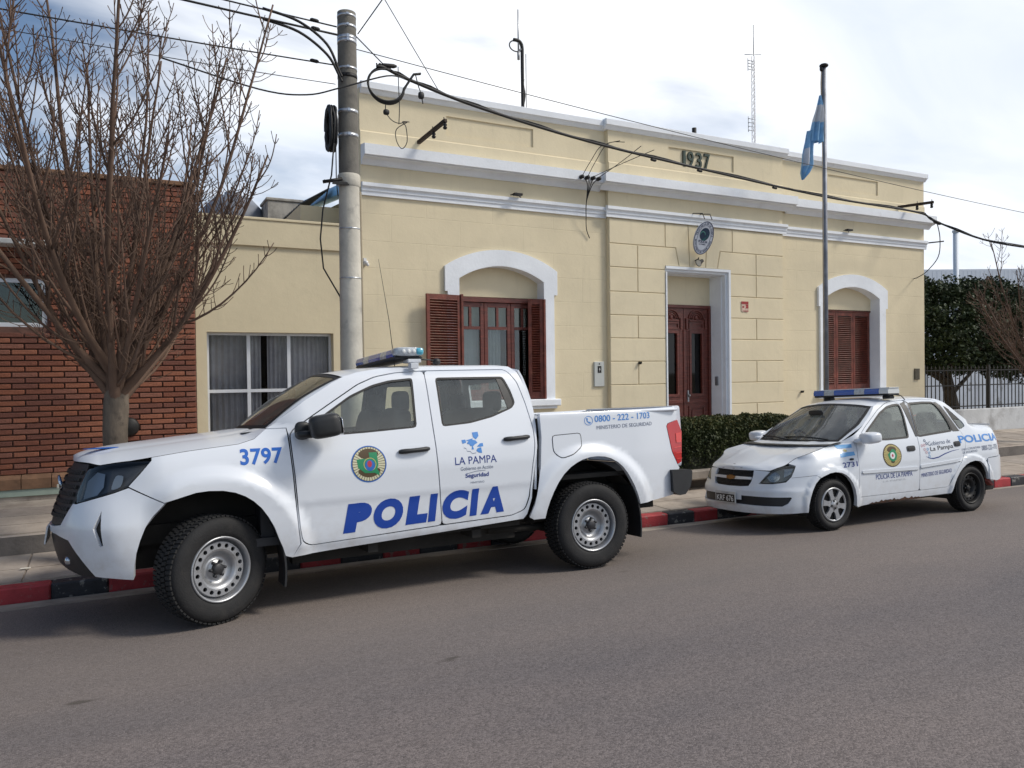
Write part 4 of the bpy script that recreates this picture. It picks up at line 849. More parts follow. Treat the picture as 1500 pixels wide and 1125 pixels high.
# ------------------------------------------------------------------ roof aerials
wa_ = tag(empty('whip_aerial', (6.16, 11.5, 5.05)), 'black bent pole aerial with a loop standing on the left roof', 'aerial')
mb = MB(); mb.tube(smooth3(P3((0, 0, 0), (.0, 0, 1.9), (.0, 0, 2.18), (-.03, 0, 2.27), (-.09, 0, 2.30), (-.16, 0, 2.30)), 5), .03, 8); mb.build('pole', M_iron, wa_)
mb = MB(); mb.tube([(-.07, 0, 2.0), (-.07, 0, 2.82)], [.016, .010], 6); mb.tube([(-.07, 0, 1.98), (-.07, 0, 2.12)], .022, 6); mb.tube([(-.07, 0, 2.10), (0, 0, 2.2)], .018, 6); mb.build('rod', M_galv, wa_)
mb = MB(); mb.tube([(-.12+.12*math.cos(t), 0, 2.20+.09*math.sin(t)) for t in [R(60)+i*R(235)/16 for i in range(17)]], .011, 6); mb.tube([(.02+.015*math.sin(i*1.1), 0, .9+.07*i) for i in range(12)], .022, 5); mb.tube([(.07, 0, .6), (.07, 0, 2.1)], .006, 4); mb.build('cable', M_rubber, wa_)
ms = tag(empty('lattice_mast', (29.7, 30.0, -.25)), 'tall thin lattice radio mast standing far behind the station', 'mast')
mb = MB(); H = 18.4; a3 = [(.10*math.cos(t), .10*math.sin(t)) for t in (0, 2.094, 4.189)]
for x, y in a3: mb.tube([(x, y, 0), (x, y, H)], .012, 4)
for k in range(int(H/.35)):
    for i in range(3):
        p, q = a3[i], a3[(i+1) % 3]; mb.tube([(*p, k*.35), (*q, (k+1)*.35)], .010, 3, cap=False)
mb.build('lattice', mat('mast_grey', (0.52, 0.50, 0.50), 0.6, 0.2), ms)
mb = MB(); mb.tube([(.02, 0, H), (.02, 0, H+1.6)], .02, 4); mb.tube([(-.60, 0, H-.05), (.55, 0, H+.15)], .02, 4)
for z in (H-.3, H-.45, H-.6, H-.75, H-3.3, H-3.5, H-3.7, H-3.9): mb.tube([(-.40, 0, z), (0, 0, z)], .018, 4); mb.tube([(-.38, 0, z-.1), (-.38, 0, z+.1)], .016, 4)
mb.build('aerial_arms', M_galv, ms)

# ------------------------------------------------------------------ flagpole and flag
fp = tag(empty('flagpole', (10.82, 9.3, .28)), 'plain grey steel flagpole in front of the right-hand window', 'flagpole')
mb = MB(); mb.tube([(0, 0, 0), (0, 0, 6.62)], [.047, .036], 14); mb.build('pole', mat('dull_steel', (0.20, 0.215, 0.25), 0.55, 0.5, var=0.3, vscale=5), fp)
mb = MB(); mb.sell((0, 0, 6.665), .075, .075, .035, .9, 1, 16, 8); mb.sell((-.06, 0, 6.60), .035, .025, .045, .9, 1, 12, 8); mb.build('truck_cap', M_iron, fp)
mb = MB(); mb.tube([(-.06, 0, 6.57), (-.075, 0, 6.35), (-.07, 0, 6.14)], .008, 5); mb.tube([(-.07, -.02, 5.4), (-.075, -.03, 1.0)], .005, 4); mb.tube([(-.045, .01, 6.5), (-.03, 0, 1.0)], .005, 4); mb.build('halyard', mat('rope', (0.35, 0.30, 0.24), 0.9), fp)
mb = MB(); mb.lathe([(.12, -.28+.28), (.12, .03), (.06, .05)], Matrix.Identity(4), 18); mb.build('foot', M_galv, fp)
fl = tag(empty('flag', (10.74, 9.3, 6.45)), 'limp sky-blue and white flag hanging folded from the flagpole', 'flag')
M_sky = mat('flag_blue', (0.22, 0.43, 0.66), 0.8, var=0.15, vscale=6); M_fw = mat('flag_white', (0.60, 0.62, 0.66), 0.8, var=0.1, vscale=6)
def cloth(profile, cols, fold, seed):
    """profile rows: (z, x left, x right); folds run down the cloth"""
    mb = MB(); nu = 16; rows_ = []
    for k in range(len(profile)-1):
        for j in range(4): t = j/4; rows_.append(tuple(a+(b-a)*t for a, b in zip(profile[k], profile[k+1])))
    rows_.append(profile[-1]); w = nu+1
    vs = [(xl+(xr-xl)*i/nu, fold*(xr-xl+.05)*math.sin(i/nu*2*math.pi*2.4+seed+z*1.2)+.02*math.sin(z*5), z) for z, xl, xr in rows_ for i in range(nu+1)]
    fs = []; mi = []
    for r_ in range(len(rows_)-1):
        for i in range(nu): fs.append((r_*w+i, r_*w+i+1, (r_+1)*w+i+1, (r_+1)*w+i)); mi.append(cols(rows_[r_][0], i/nu))
    mb.add(vs, fs, True); mb.mi = mi; return mb
o = cloth([(-.03, -.025, .0), (-.25, -.085, .025), (-.55, -.16, .05), (-.85, -.20, .06), (-1.05, -.235, .05)], lambda z, u: 1 if -.58 < z < -.22 else 0, .25, .4).build('upper_fold', [M_sky, M_fw], fl)
o = cloth([(-.80, -.22, -.06), (-1.05, -.27, -.10), (-1.35, -.36, -.14), (-1.6, -.40, -.16), (-1.75, -.43, -.24), (-1.90, -.40, -.37)], lambda z, u: 1 if (z < -1.15 and .12 < u < .42 and z > -1.6) else 0, .22, 2.0).build('lower_fold', [M_sky, M_fw], fl)
o.location = (0, .05, 0)
fl.scale = (1, 1, .78)

# ------------------------------------------------------------------ trees, hedge
M_bark = dirty(mat('grey_bark', (0.125, 0.10, 0.077), 0.9, var=0.35, vscale=8, bump=0.9, bscale=22, stretch=(1, 1, .45)), (0.05, 0.04, 0.032), 9, 0.52, 0.66, fac=0.7)
M_twig = mat('twig_bark', (0.125, 0.076, 0.052), 0.85, var=0.35, vscale=3)
def curve_pts(p, d, length, upw, k, rnd, wob=.05):
    """grow a bending shoot: p start, d direction, upw pull to vertical"""
    pts = [Vector(p)]; d = Vector(d).normalized(); s = length/k
    for i in range(k):
        d = (d+Vector((rnd.uniform(-wob, wob), rnd.uniform(-wob, wob), upw+rnd.uniform(-wob, wob)*.6))).normalized(); pts.append(pts[-1]+d*s)
    return pts
def taper(r0, r1, k): return [r0+(r1-r0)*i/(k-1) for i in range(k)]
def bare_tree(name, label, loc, fork_z, tr, limbs, seed, sub_n, tw_n, spread=(35, 70), limb_len=(2.6, 4.2), group=None, lean=(0, 0)):
    rnd = random.Random(seed); t = tag(empty(name, loc), label, 'tree', group)
    mb = MB(); k = 9; tp = [Vector((lean[0]*i/k+rnd.uniform(-.01, .01), lean[1]*i/k+rnd.uniform(-.01, .01), -.05+(fork_z+.12)*i/k)) for i in range(k+1)]
    mb.tube(tp, [tr*(1.35-.9*(i/k)) if i < 2 else tr*(1.08-.12*i/k)+(.16*tr*max(0, (i/k-.6)/.4)) if i < k-1 else (tr*.90 if i == k-1 else tr*.45) for i in range(k+1)], 14); mb.build('trunk', M_bark, t)
    br = MB(); tw = MB(); top = tp[-1]
    for li in range(limbs):
        rnd = random.Random(seed*100+li)
        az = 2*math.pi*(li+rnd.uniform(-.3, .3))/limbs*1.0+li*.0; el = R(rnd.uniform(*spread)); 
        if li % 4 == 0: el = R(rnd.uniform(64, 84))
        d = Vector((math.cos(az)*math.cos(el), math.sin(az)*math.cos(el), math.sin(el))); ln = rnd.uniform(*limb_len); ln *= .80 if el < R(46) else 1
        hd = Vector((d.x, d.y, 0)).normalized() if (abs(d.x)+abs(d.y)) > 1e-6 else Vector((1, 0, 0)); bz = rnd.uniform(.10, .42)
        p = curve_pts(top-Vector((0, 0, bz))+hd*tr*.42, d, ln, .058, 14, rnd, .045); p = [top-Vector((0, 0, bz+.22))+hd*tr*.25]+p[:-1]; r0 = tr*rnd.uniform(.22, .36)
        rl = taper(r0, .008, 15); rl[0] = r0*1.7; rl[1] = r0*1.6; rl[2] = r0*1.2; br.tube(p, rl, 8)
        for s in range(sub_n):
            f = .10+.86*(s+rnd.random())/sub_n; i = min(13, int(f*14)); q = p[i]+(p[i+1]-p[i])*(f*14-i); ax = (p[i+1]-p[i]).normalized()
            ang = rnd.uniform(0, 6.283); o1 = ax.orthogonal().normalized(); sd = (Quaternion(ax, ang) @ o1); dd = (ax*rnd.uniform(.8, 1.2)+sd*rnd.uniform(.45, .85))
            l2 = ln*(1-f*.72)*rnd.uniform(.28, .58); k2 = 8; pp = curve_pts(q, dd, l2, .17, k2, rnd, .06); rr = max(.007, (r0+(.008-r0)*f)*.55)
            br.tube(pp, taper(rr, .0042, k2+1), 5)
            nt_ = max(3, int(tw_n*l2/1.2))
            for w in range(nt_):
                g_ = .12+.86*(w+rnd.random()*.5)/nt_; j = min(k2-1, int(g_*k2)); qq = pp[j]+(pp[j+1]-pp[j])*(g_*k2-j); ax2 = (pp[j+1]-pp[j]).normalized(); a0 = rnd.uniform(0, 3.14)
                for e in (0, math.pi):                                    # opposite pairs of short upturned twigs
                    if rnd.random() < .25: continue
                    sd2 = Quaternion(ax2, a0+e) @ ax2.orthogonal().normalized(); l3 = rnd.uniform(.07, .30)*(1.15-.5*g_)
                    q3 = curve_pts(qq, ax2*.55+sd2, l3, .30, 3, rnd, .08); tw.tube(q3, [.0048, .0042, .0034, .0044], 3, smooth=False, cap=False)
                    if l3 > .2 and rnd.random() < .6:
                        for e2 in (0, 1):
                            ax3 = (q3[2]-q3[1]).normalized(); sd3 = Quaternion(ax3, a0+e2*math.pi+1) @ ax3.orthogonal().normalized(); tw.tube(curve_pts(q3[2], ax3*.7+sd3, l3*.4, .3, 2, rnd, .05), [.0034, .003, .0036], 3, smooth=False, cap=False)
    c = br.build('crown', M_bark if False else M_twig, t, fix=False); o = tw.build('twig', M_twig, c, fix=False); o['kind'] = 'stuff'; return t
bare_tree('bare_tree', 'leafless ash tree with upswept branches on the pavement before the brick house', (-.02, 8.15, .0), 1.86, .105, 19, 11, 14, 14, spread=(36, 66), limb_len=(3.2, 4.5))
bare_tree('bare_tree', 'leafless tree with reddish twigs at the right edge by the iron fence', (16.45, 8.75, .02), 1.45, .09, 15, 4, 12, 11, spread=(28, 66), limb_len=(2.7, 3.9))

def leaf_mat(name, c1, c2):
    m = mat(name, c1, 0.6, c2=c2, vscale=3.5, spec=0.3); return m
M_leaf = leaf_mat('evergreen_leaf', (0.045, 0.066, 0.022), (0.014, 0.024, 0.009)); M_hleaf = leaf_mat('hedge_leaf', (0.070, 0.085, 0.024), (0.024, 0.034, 0.012)); M_hleaf2 = leaf_mat('hedge_tip_leaf', (0.14, 0.125, 0.04), (0.06, 0.065, 0.02))
def leaves(mb, pts, size, rnd, nrm=None):
    for p in pts:
        d = Vector((rnd.gauss(0, 1), rnd.gauss(0, 1), rnd.gauss(0, 1)+.3)).normalized(); a = d.orthogonal().normalized(); b = d.cross(a); s = size*rnd.uniform(.6, 1.35); t = a*math.cos(rnd.uniform(0, 6.28))+b*math.sin(rnd.uniform(0, 6.28)); w = d.cross(t)*s*.42
        p = Vector(p); mb.add([p-t*s*.5, p+w*.9+d*s*.06, p+t*s*.5, p-w*.9+d*s*.06], [(0, 1, 2, 3)])
et = tag(empty('evergreen_tree', (20.2, 13.2, -.1)), 'dense dark evergreen tree behind the iron fence', 'tree')
mb = MB(); mb.tube([(0, 0, 0), (.05, 0, .8), (-.05, .1, 1.6)], [.22, .17, .14], 10); rnd = random.Random(9)
for k in range(9):
    a = k*.7; mb.tube(curve_pts((0, .05, 1.1+.1*k), (math.cos(a), math.sin(a), .6), 1.7, .08, 6, rnd), taper(.07, .02, 7), 6)
mb.build('trunk', M_bark, et)
mb = MB(); cl = []
for k in range(300):
    a = rnd.uniform(0, 6.283); zz = rnd.uniform(1.75, 4.1); rad = 3.5*math.sqrt(max(.02, 1-((zz-2.1)/2.15)**2)) if zz > 2.1 else 3.4; r_ = rad*math.sqrt(rnd.uniform(.35, 1)); cl.append((r_*math.cos(a), .62*r_*math.sin(a), zz, rnd.uniform(.28, .55)))
for cx, cy, cz, cr in cl:
    pts = []
    for _ in range(330):
        d = Vector((rnd.gauss(0, 1), rnd.gauss(0, 1), rnd.gauss(0, 1))).normalized(); pts.append((cx+d.x*cr*rnd.uniform(.55, 1.05), cy+d.y*cr*rnd.uniform(.55, 1.05), cz+d.z*cr*.7*rnd.uniform(.55, 1.05)))
    leaves(mb, pts, .078, rnd)
mb.build('crown', M_leaf, et, fix=False)

he = tag(empty('hedge', (8.35, 8.98, .24)), 'clipped dark green box hedge between the pickup and the sedan', 'hedge'); hr = random.Random(21)
HX0, HX1, HD, HH = -1.25, 1.16, .34, .83
mb = MB()
def hsurf(x, a):
    """rounded box cross-section around the long axis; a 0..1 from front foot over the top to the back foot"""
    e = min(1.0, max(0.05, min((x-HX0), (HX1-x))/.22)); e = math.sqrt(1-(1-e)**2); hd = HD*e; hh = HH*(.86+.14*e)
    t = a*math.pi; c_ = math.cos(t); s_ = math.sin(t); return (-hd*math.copysign(abs(c_)**.45, c_), hh*abs(s_)**.40)
pts = []; tips = []
for _ in range(30000):
    x = hr.uniform(HX0, HX1); a = hr.random(); y, z = hsurf(x, a); bump = .02*math.sin(x*9+a*7)+.015*math.sin(x*23-a*15); s = 1-abs(hr.gauss(0, .05))+bump
    p = (x, y*s, max(.02, z*s)); (tips if (z > HH*.80 and hr.random() < .45 and s > .97) else pts).append(p)
leaves(mb, pts, .034, hr); fo_ = mb.build('foliage', M_hleaf, he, fix=False)
mb = MB(); leaves(mb, tips, .034, hr); mb.build('young_tips', M_hleaf2, he, fix=False)
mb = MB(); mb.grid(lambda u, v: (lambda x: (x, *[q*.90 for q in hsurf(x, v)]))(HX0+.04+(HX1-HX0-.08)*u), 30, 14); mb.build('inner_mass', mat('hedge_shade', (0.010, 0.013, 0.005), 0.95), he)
mb = MB(); mb.box(HX0-.12, HX1+.1, -.42, .42, -.04, .10, bev=.02); tag(mb.build('planter_edge', M_gutter, None, (8.35, 8.98, .24)), 'low concrete edging under the clipped hedge', 'planter')

# ------------------------------------------------------------------ iron fence on a low white wall, right of the station
fw_ = tag(empty('garden_wall', (18.5, 10.45, .28)), 'low stained white garden wall right of the station', 'wall')
M_ww = dirty(mat('stained_white', (0.56, 0.57, 0.58), 0.85, var=0.12, vscale=2, bump=0.5, bscale=20), (0.22, 0.21, 0.20), 2.3, 0.50, 0.72, fac=0.8)
mb = MB(); mb.box(-3.44, 9.5, -.05, .15, -.15, .575, bev=.012); mb.build('masonry', M_ww, fw_)
ff = tag(empty('iron_fence', (18.5, 10.45, .85)), 'black iron railing with spiked bars on the low white wall', 'fence')
bar = MB(); bar.box(-.008, .008, -.008, .008, 0, .90); bar.add([(-.013, -.013, .90), (.013, -.013, .90), (.013, .013, .90), (-.013, .013, .90), (0, 0, .97)], [(0, 1, 4), (1, 2, 4), (2, 3, 4), (3, 0, 4), (3, 2, 1, 0)]); bme = bar.mesh('bar'); bme.materials.append(M_iron)
X = -3.38
while X < 9.4: link('bar', bme, None, ff, (X, .05, 0)); X += .137
for X in (-3.42, -1.18, 1.05, 3.3, 5.6, 7.9): 
    mb = MB(); mb.box(-.025, .025, -.025, .025, 0, .98); mb.build('post', M_iron, ff, (X+.07, .05, 0))
for z in (.07, .53, .86): mb = MB(); mb.box(-3.44, 9.5, .043, .057, z-.012, z+.012); mb.build('rail', M_iron, ff)
gw = tag(empty('garden_back_wall', (22, 17.5, 0)), 'pale blue-grey painted wall seen through the fence', 'wall')
mb = MB(); mb.box(-6, 14, 0, .2, -.25, 2.2); mb.build('masonry', dirty(mat('blue_grey_paint', (0.42, 0.46, 0.53), 0.85, var=0.12, vscale=1.2), (0.12, 0.12, 0.12), 1.1, 0.58, 0.64, fac=0.8), gw)
sh = tag(empty('metal_shed', (34, 21, -.25)), 'large pale blue-grey sheet metal shed behind the evergreen tree', 'shed'); M_shed = mat('shed_sheet', (0.40, 0.455, 0.54), 0.5, 0.1, var=0.08, vscale=1.5)
mb = MB(); X = -4.1
mb.prism([(-5.5, 0), (14, 0), (14, 6.9), (4, 6.62), (-4.1, 6.17), (-5.0, 5.85), (-5.5, 5.8)], (0, 12)); mb.build('wall', M_shed, sh)
mb = MB()
for k in range(60): x = -4.0+.3*k; mb.box(x, x+.03, -.006, 0, 0, 6.1+.055*(x+4.1) if x < 4 else 6.55)
mb.build('sheet_rib', M_shed, sh)
vp = MB(); vp.tube([(0, 0, 0), (0, 0, 7.3)], .10, 14); vp.tube([(0, 0, 7.3), (0, 0, 7.38)], .13, 14); tag(vp.build('vent_pipe', mat('vent_white', (0.62, 0.68, 0.76), 0.5), None, (29.4, 19.0, -.2)), 'pale round vent pipe rising before the metal shed', 'pipe')
# small litter on the pavement
mb = MB(); mb.prism([(-.03, -.012), (.028, -.016), (.034, .010), (-.02, .016)], (0, .003), lambda a, b, t: (a*1.4, b*1.4, t)); tag(mb.build('paper_scrap', mat('scrap_white', (0.75, 0.72, 0.62), 0.8), None, (-.78, 8.25, .034)), 'pale scrap of paper on the pavement left of the pickup', 'litter')
# ------------------------------------------------------------------ vehicle body surfaces
def crv(pts,t):
    # monotone-ish cubic (catmull-rom, non-uniform, clamped)
    n=len(pts)
    if t<=pts[0][0]: return pts[0][1]
    if t>=pts[-1][0]: return pts[-1][1]
    for i in range(n-1):
        if t<=pts[i+1][0]: break
    x0,y0=pts[i]; x1,y1=pts[i+1]; h=x1-x0; d=(y1-y0)/h
    def m(k):
        if k<=0 or k>=n-1: return None
        a=(pts[k][1]-pts[k-1][1])/(pts[k][0]-pts[k-1][0]); b=(pts[k+1][1]-pts[k][1])/(pts[k+1][0]-pts[k][0])
        if a*b<=0: return 0.0
        return 2*a*b/(a+b)
    m0=m(i); m1=m(i+1)
    if m0 is None: m0=d
    if m1 is None: m1=d
    s=(t-x0)/h; s2=s*s; s3=s2*s
    return (2*s3-3*s2+1)*y0+(s3-2*s2+s)*h*m0+(-2*s3+3*s2)*y1+(s3-s2)*h*m1
def sst(a,b,t):
    s=min(1.0,max(0.0,(t-a)/(b-a))); return s*s*(3-2*s)
class BodySurf:
    """side+nose surface: u = x on the flank, arc length round the nose; near side has y<0"""
    def __init__(s,nose,ustart,hw):
        s.us=ustart; s.hw=hw
        # dense resample of nose curve from flank start to centre (catmull through points)
        P=nose; D=[]
        n=len(P)
        for i in range(n-1):
            p0=P[i-1] if i>0 else (P[0][0]+.3,P[0][1]); p1=P[i]; p2=P[i+1]
            p3=P[i+2] if i+2<n else (P[i][0],-P[i][1])
            for k in range(16):
                t=k/16.0
                D.append(tuple(.5*((2*p1[j])+(-p0[j]+p2[j])*t+(2*p0[j]-5*p1[j]+4*p2[j]-p3[j])*t*t+(-p0[j]+3*p1[j]-3*p2[j]+p3[j])*t**3) for j in (0,1)))
        D.append(P[-1]); L=[0.0]
        for a,b in zip(D,D[1:]): L.append(L[-1]+math.hypot(b[0]-a[0],b[1]-a[1]))
        s.D=D; s.L=L; s.uc=ustart-L[-1]
    def plan(s,u):
        if u>=s.us: return (u,-s.hw,0.0,-1.0)
        l=min(s.us-u,s.L[-1]); lo=0; hi=len(s.L)-1
        while hi-lo>1:
            m=(lo+hi)//2
            if s.L[m]<=l: lo=m
            else: hi=m
        f=(l-s.L[lo])/max(1e-9,s.L[hi]-s.L[lo]); a=s.D[lo]; b=s.D[hi]
        def tan(k):
            a=s.D[max(0,k-1)]; b=s.D[min(len(s.D)-1,k+1)]; d=math.hypot(b[0]-a[0],b[1]-a[1]); return ((b[0]-a[0])/d,(b[1]-a[1])/d)
        ta=tan(lo) if lo>0 else (-1.0,0.0); tb=tan(hi) if hi<len(s.D)-1 else (0.0,1.0)
        tx=ta[0]+(tb[0]-ta[0])*f; ty=ta[1]+(tb[1]-ta[1])*f; d=math.hypot(tx,ty)
        return (a[0]+(b[0]-a[0])*f,a[1]+(b[1]-a[1])*f, -ty/d if True else 0, tx/d)
    def __call__(s,u,z,off=0.0):
        x,y,nx,ny=s.plan(u)
        i=s.inset(u,z)-off
        return (x-nx*i, min(y-ny*i,0.0), z)
class TruckSurf(BodySurf):
    HW=.93; WF=(.05,.385); WR=(3.24,.385)
    FR=[(.30,.11),(.45,.05),(.60,.012),(.72,0),(.82,.02),(.95,.065),(1.08,.11),(1.18,.155),(1.26,.23),(1.32,.32)]
    FEN=[(.30,.085),(.45,.06),(.6,.05),(.8,.045),(.95,.04),(1.05,.045),(1.14,.065),(1.21,.095),(1.28,.135),(1.34,.19),(1.40,.26)]
    CAB=[(.30,.11),(.42,.085),(.5,.06),(.62,.05),(.76,.045),(.82,.036),(1.0,.036),(1.12,.05),(1.2,.07),(1.3,.10),(1.5,.165),(1.7,.235),(1.78,.275),(1.83,.33),(1.86,.40)]
    BED=[(.30,.10),(.45,.07),(.55,.055),(.8,.045),(.95,.042),(1.1,.045),(1.3,.052),(1.38,.056),(1.405,.066),(1.42,.085)]
    def __init__(s):
        BodySurf.__init__(s,[(-.2,-.93),(-.42,-.915),(-.62,-.855),(-.79,-.72),(-.91,-.5),(-.985,-.25),(-1.005,0.0)],-.2,s.HW); s.reg=None
    def inset(s,u,z):
        bed=u>2.705 if s.reg is None else s.reg=='bed'
        if bed: i=crv(s.BED,z)+.05*sst(3.75,4.35,u)
        else:
            w=sst(.35,.75,u); i=crv(s.FEN,z)*(1-w)+(crv(s.CAB,z)*w if w>0 else 0)
            v=sst(-.25,-.62,u)
            if v>0: i=i*(1-v)+crv(s.FR,z)*v
        for (cx,cz) in (s.WF,s.WR):
            r=math.hypot(u-cx,(z-cz)*.97)
            if r<.8: i-=.052*sst(.735,.61,r)*(.55+.45*sst(.35,.75,z))*(1-sst(-.20,-.42,u))
        return i
class SedanSurf(BodySurf):
    HW=.80; WF=(.14,.28); WR=(2.50,.28)
    FR=[(.12,.06),(.2,.02),(.3,0),(.44,.005),(.5,.03),(.56,.05),(.66,.09),(.72,.14),(.8,.28)]
    FEN=[(.12,.06),(.22,.03),(.32,.02),(.5,.012),(.62,.015),(.7,.03),(.78,.065),(.84,.105),(.90,.16),(.96,.24)]
    CAB=[(.12,.07),(.22,.04),(.32,.02),(.5,.010),(.66,.008),(.8,.018),(.88,.035),(.93,.052),(1.0,.082),(1.15,.15),(1.3,.225),(1.36,.27),(1.40,.33),(1.43,.42)]
    REA=[(.12,.06),(.22,.03),(.32,.02),(.5,.012),(.66,.012),(.8,.025),(.88,.045),(.95,.075),(1.0,.11),(1.04,.18),(1.07,.30)]
    RIN=[(2.85,0),(2.95,.004),(3.05,.022),(3.15,.062),(3.25,.125),(3.33,.20),(3.39,.29)]
    def __init__(s):
        BodySurf.__init__(s,[(.3,-.80),(.05,-.795),(-.2,-.768),(-.40,-.68),(-.54,-.53),(-.625,-.3),(-.655,0.0)],.3,s.HW)
    def inset(s,u,z):
        w=sst(.3,.65,u); i=crv(s.FEN,z)*(1-w)+(crv(s.CAB,z)*w if w>0 else 0)
        w2=sst(2.60,2.86,u)
        if w2>0: i=i*(1-w2)+crv(s.REA,z)*w2
        i+=crv(s.RIN,u)
        v=sst(.0,-.45,u)
        if v>0: i=i*(1-v)+crv(s.FR,z)*v
        for (cx,cz) in (s.WF,s.WR):
            if u<-.28: continue
            r=math.hypot(u-cx,z-cz)
            if r<.5: i-=.022*sst(.43,.39,r)
        return i
def paint(name, c=(0.70, 0.735, 0.79), z=(0.30, 0.80), fac=0.6):
    m = mat(name, c, 0.33, spec=0.45, coat=0.5); dirty(m, (0.40, 0.35, 0.29), 9.0, 0.42, 0.75, zfade=z, fac=fac); return m
M_pw = paint('truck_white_paint'); M_sw = paint('sedan_white_paint', (0.68, 0.715, 0.765), (0.15, 0.6), 0.5)
dirty(M_sw, (0.45, 0.44, 0.42), 22.0, 0.62, 0.82, fac=0.2)
M_plast = mat('black_plastic', (0.018, 0.019, 0.021), 0.5, var=0.15, vscale=12, bump=0.15, bscale=200)
M_gasket = mat('black_gasket', (0.008, 0.008, 0.009), 0.6); M_gapshade = mat('dark_gap', (0.006, 0.006, 0.006), 0.9); M_under = mat('underbody', (0.022, 0.020, 0.018), 0.9, var=0.3, vscale=6)
M_seat = mat('seat_cloth', (0.035, 0.037, 0.04), 0.9, var=0.15, vscale=20); M_dash = mat('dash_grey', (0.03, 0.03, 0.033), 0.7)
G_car = glass_mat('car_glass', (0.84, 0.89, 0.87), 1.0, 0.01, 1.7, dust_sheen=0.16, dcol=(0.50, 0.56, 0.55)); G_car2 = glass_mat('sedan_glass', (0.86, 0.90, 0.88), 1.0, 0.02, 1.8, dust_sheen=0.36, dcol=(0.62, 0.67, 0.62)); G_scr = glass_mat('windscreen_glass', (0.86, 0.90, 0.88), 1.0, 0.01, 1.6, dust_sheen=0.12)  # sedan panes paler: reflected sky is put into the film colour
G_lens = glass_mat('lamp_cover', (0.80, 0.84, 0.88), 1.0, 0.02, 1.45); G_lens2 = glass_mat('hazed_lamp_cover', (0.80, 0.82, 0.78), 1.0, 0.05, 1.45, dust_sheen=0.16, dcol=(0.62, 0.62, 0.56))
M_blue = mat('letter_blue', (0.005, 0.052, 0.34), 0.35, coat=0.3); M_blue2 = mat('number_blue', (0.012, 0.12, 0.50), 0.35, coat=0.3); M_dkblue = mat('dark_blue_print', (0.012, 0.035, 0.22), 0.4); M_lb = mat('light_blue_print', (0.06, 0.24, 0.62), 0.4)
M_gprint = mat('grey_print', (0.16, 0.19, 0.27), 0.5); M_gold = mat('gold_ray', (0.50, 0.42, 0.16), 0.5); M_cream_p = mat('cream_ray', (0.60, 0.58, 0.40), 0.5); M_egreen = mat('emblem_green', (0.012, 0.24, 0.10), 0.5); M_ered = mat('emblem_red', (0.45, 0.03, 0.06), 0.5); M_ewhite = mat('emblem_white', (0.72, 0.74, 0.74), 0.5); M_eblue = mat('emblem_blue', (0.02, 0.13, 0.45), 0.5); M_ebrown = mat('emblem_brown', (0.08, 0.05, 0.02), 0.6)
M_tyre = dirty(mat('tyre_rubber', (0.012, 0.012, 0.013), 0.8, var=0.2, vscale=14, bump=0.3, bscale=90), (0.045, 0.040, 0.035), 8, 0.52, 0.78, fac=0.5)
M_steel = dirty(mat('silver_wheel', (0.39, 0.40, 0.42), 0.38, 0.65, var=0.1, vscale=8), (0.20, 0.19, 0.17), 14, 0.5, 0.72, fac=0.6); M_hub = mat('hub_dark', (0.05, 0.05, 0.055), 0.5, 0.5)
M_bsteel = mat('black_steel_wheel', (0.018, 0.018, 0.019), 0.55, 0.4, var=0.3, vscale=12)
M_lred = mat('tail_red', (0.50, 0.010, 0.012), 0.15, coat=0.8); M_lred2 = mat('tail_red_bright', (0.75, 0.05, 0.04), 0.15, coat=0.8)
M_chrome = mat('chrome', (0.65, 0.66, 0.68), 0.12, 1.0); M_refl = mat('reflector', (0.50, 0.53, 0.58), 0.15, 0.9)
M_bblue = mat('beacon_blue', (0.016, 0.11, 0.46), 0.2, coat=0.6); M_bclear = mat('beacon_clear', (0.46, 0.50, 0.54), 0.2, coat=0.6, var=0.25, vscale=25); M_bcyan = mat('beacon_cyan', (0.08, 0.40, 0.55), 0.2, coat=0.6)

def tyre(mb_t, r, w, rim, blocks, n=64):
    """tyre about local y axis; outer face towards -y"""
    M = Matrix.Rotation(R(90), 4, 'X'); h = w/2                       # lathe z -> -y
    prof = [(rim, h-.03), (rim+.010, h-.008), (rim+.03, h+.0), (r*.80, h+.008), (r*.90, h), (r*.945, h-.018), (r*.955, h-.035), (r*.957, 0), (r*.955, -h+.035), (r*.90, -h), (r*.80, -h-.006), (rim+.02, -h), (rim, -h+.03)]
    mb_t.lathe(prof, M, n)
    for k in range(blocks):                                           # tread blocks with gaps, staggered rows
        a = 2*math.pi*k/blocks; rows_ = ((-.43, -.20), (-.17, .0), (.02, .19), (.22, .43))
        for q, (f0, f1) in enumerate(rows_):
            aa = a+(.5 if q % 2 else 0)*2*math.pi/blocks; da = 2*math.pi/blocks*.37; ro = r*(.997 if q in (1, 2) else .984); ri = r*.955; sk = .25*da*(1 if q < 2 else -1)
            vs = []
            for rr in (ri, ro):
                for (f, s_) in ((f0, -1), (f1, -1), (f1, 1), (f0, 1)):
                    an = aa+da*s_*(1 if rr == ri else .9)+sk*(1 if f == f1 else -1); vs.append((rr*math.cos(an), w*f, rr*math.sin(an)))
            mb_t.add(vs, [(4, 5, 6, 7), (0, 1, 5, 4), (1, 2, 6, 5), (2, 3, 7, 6), (3, 0, 4, 7)])
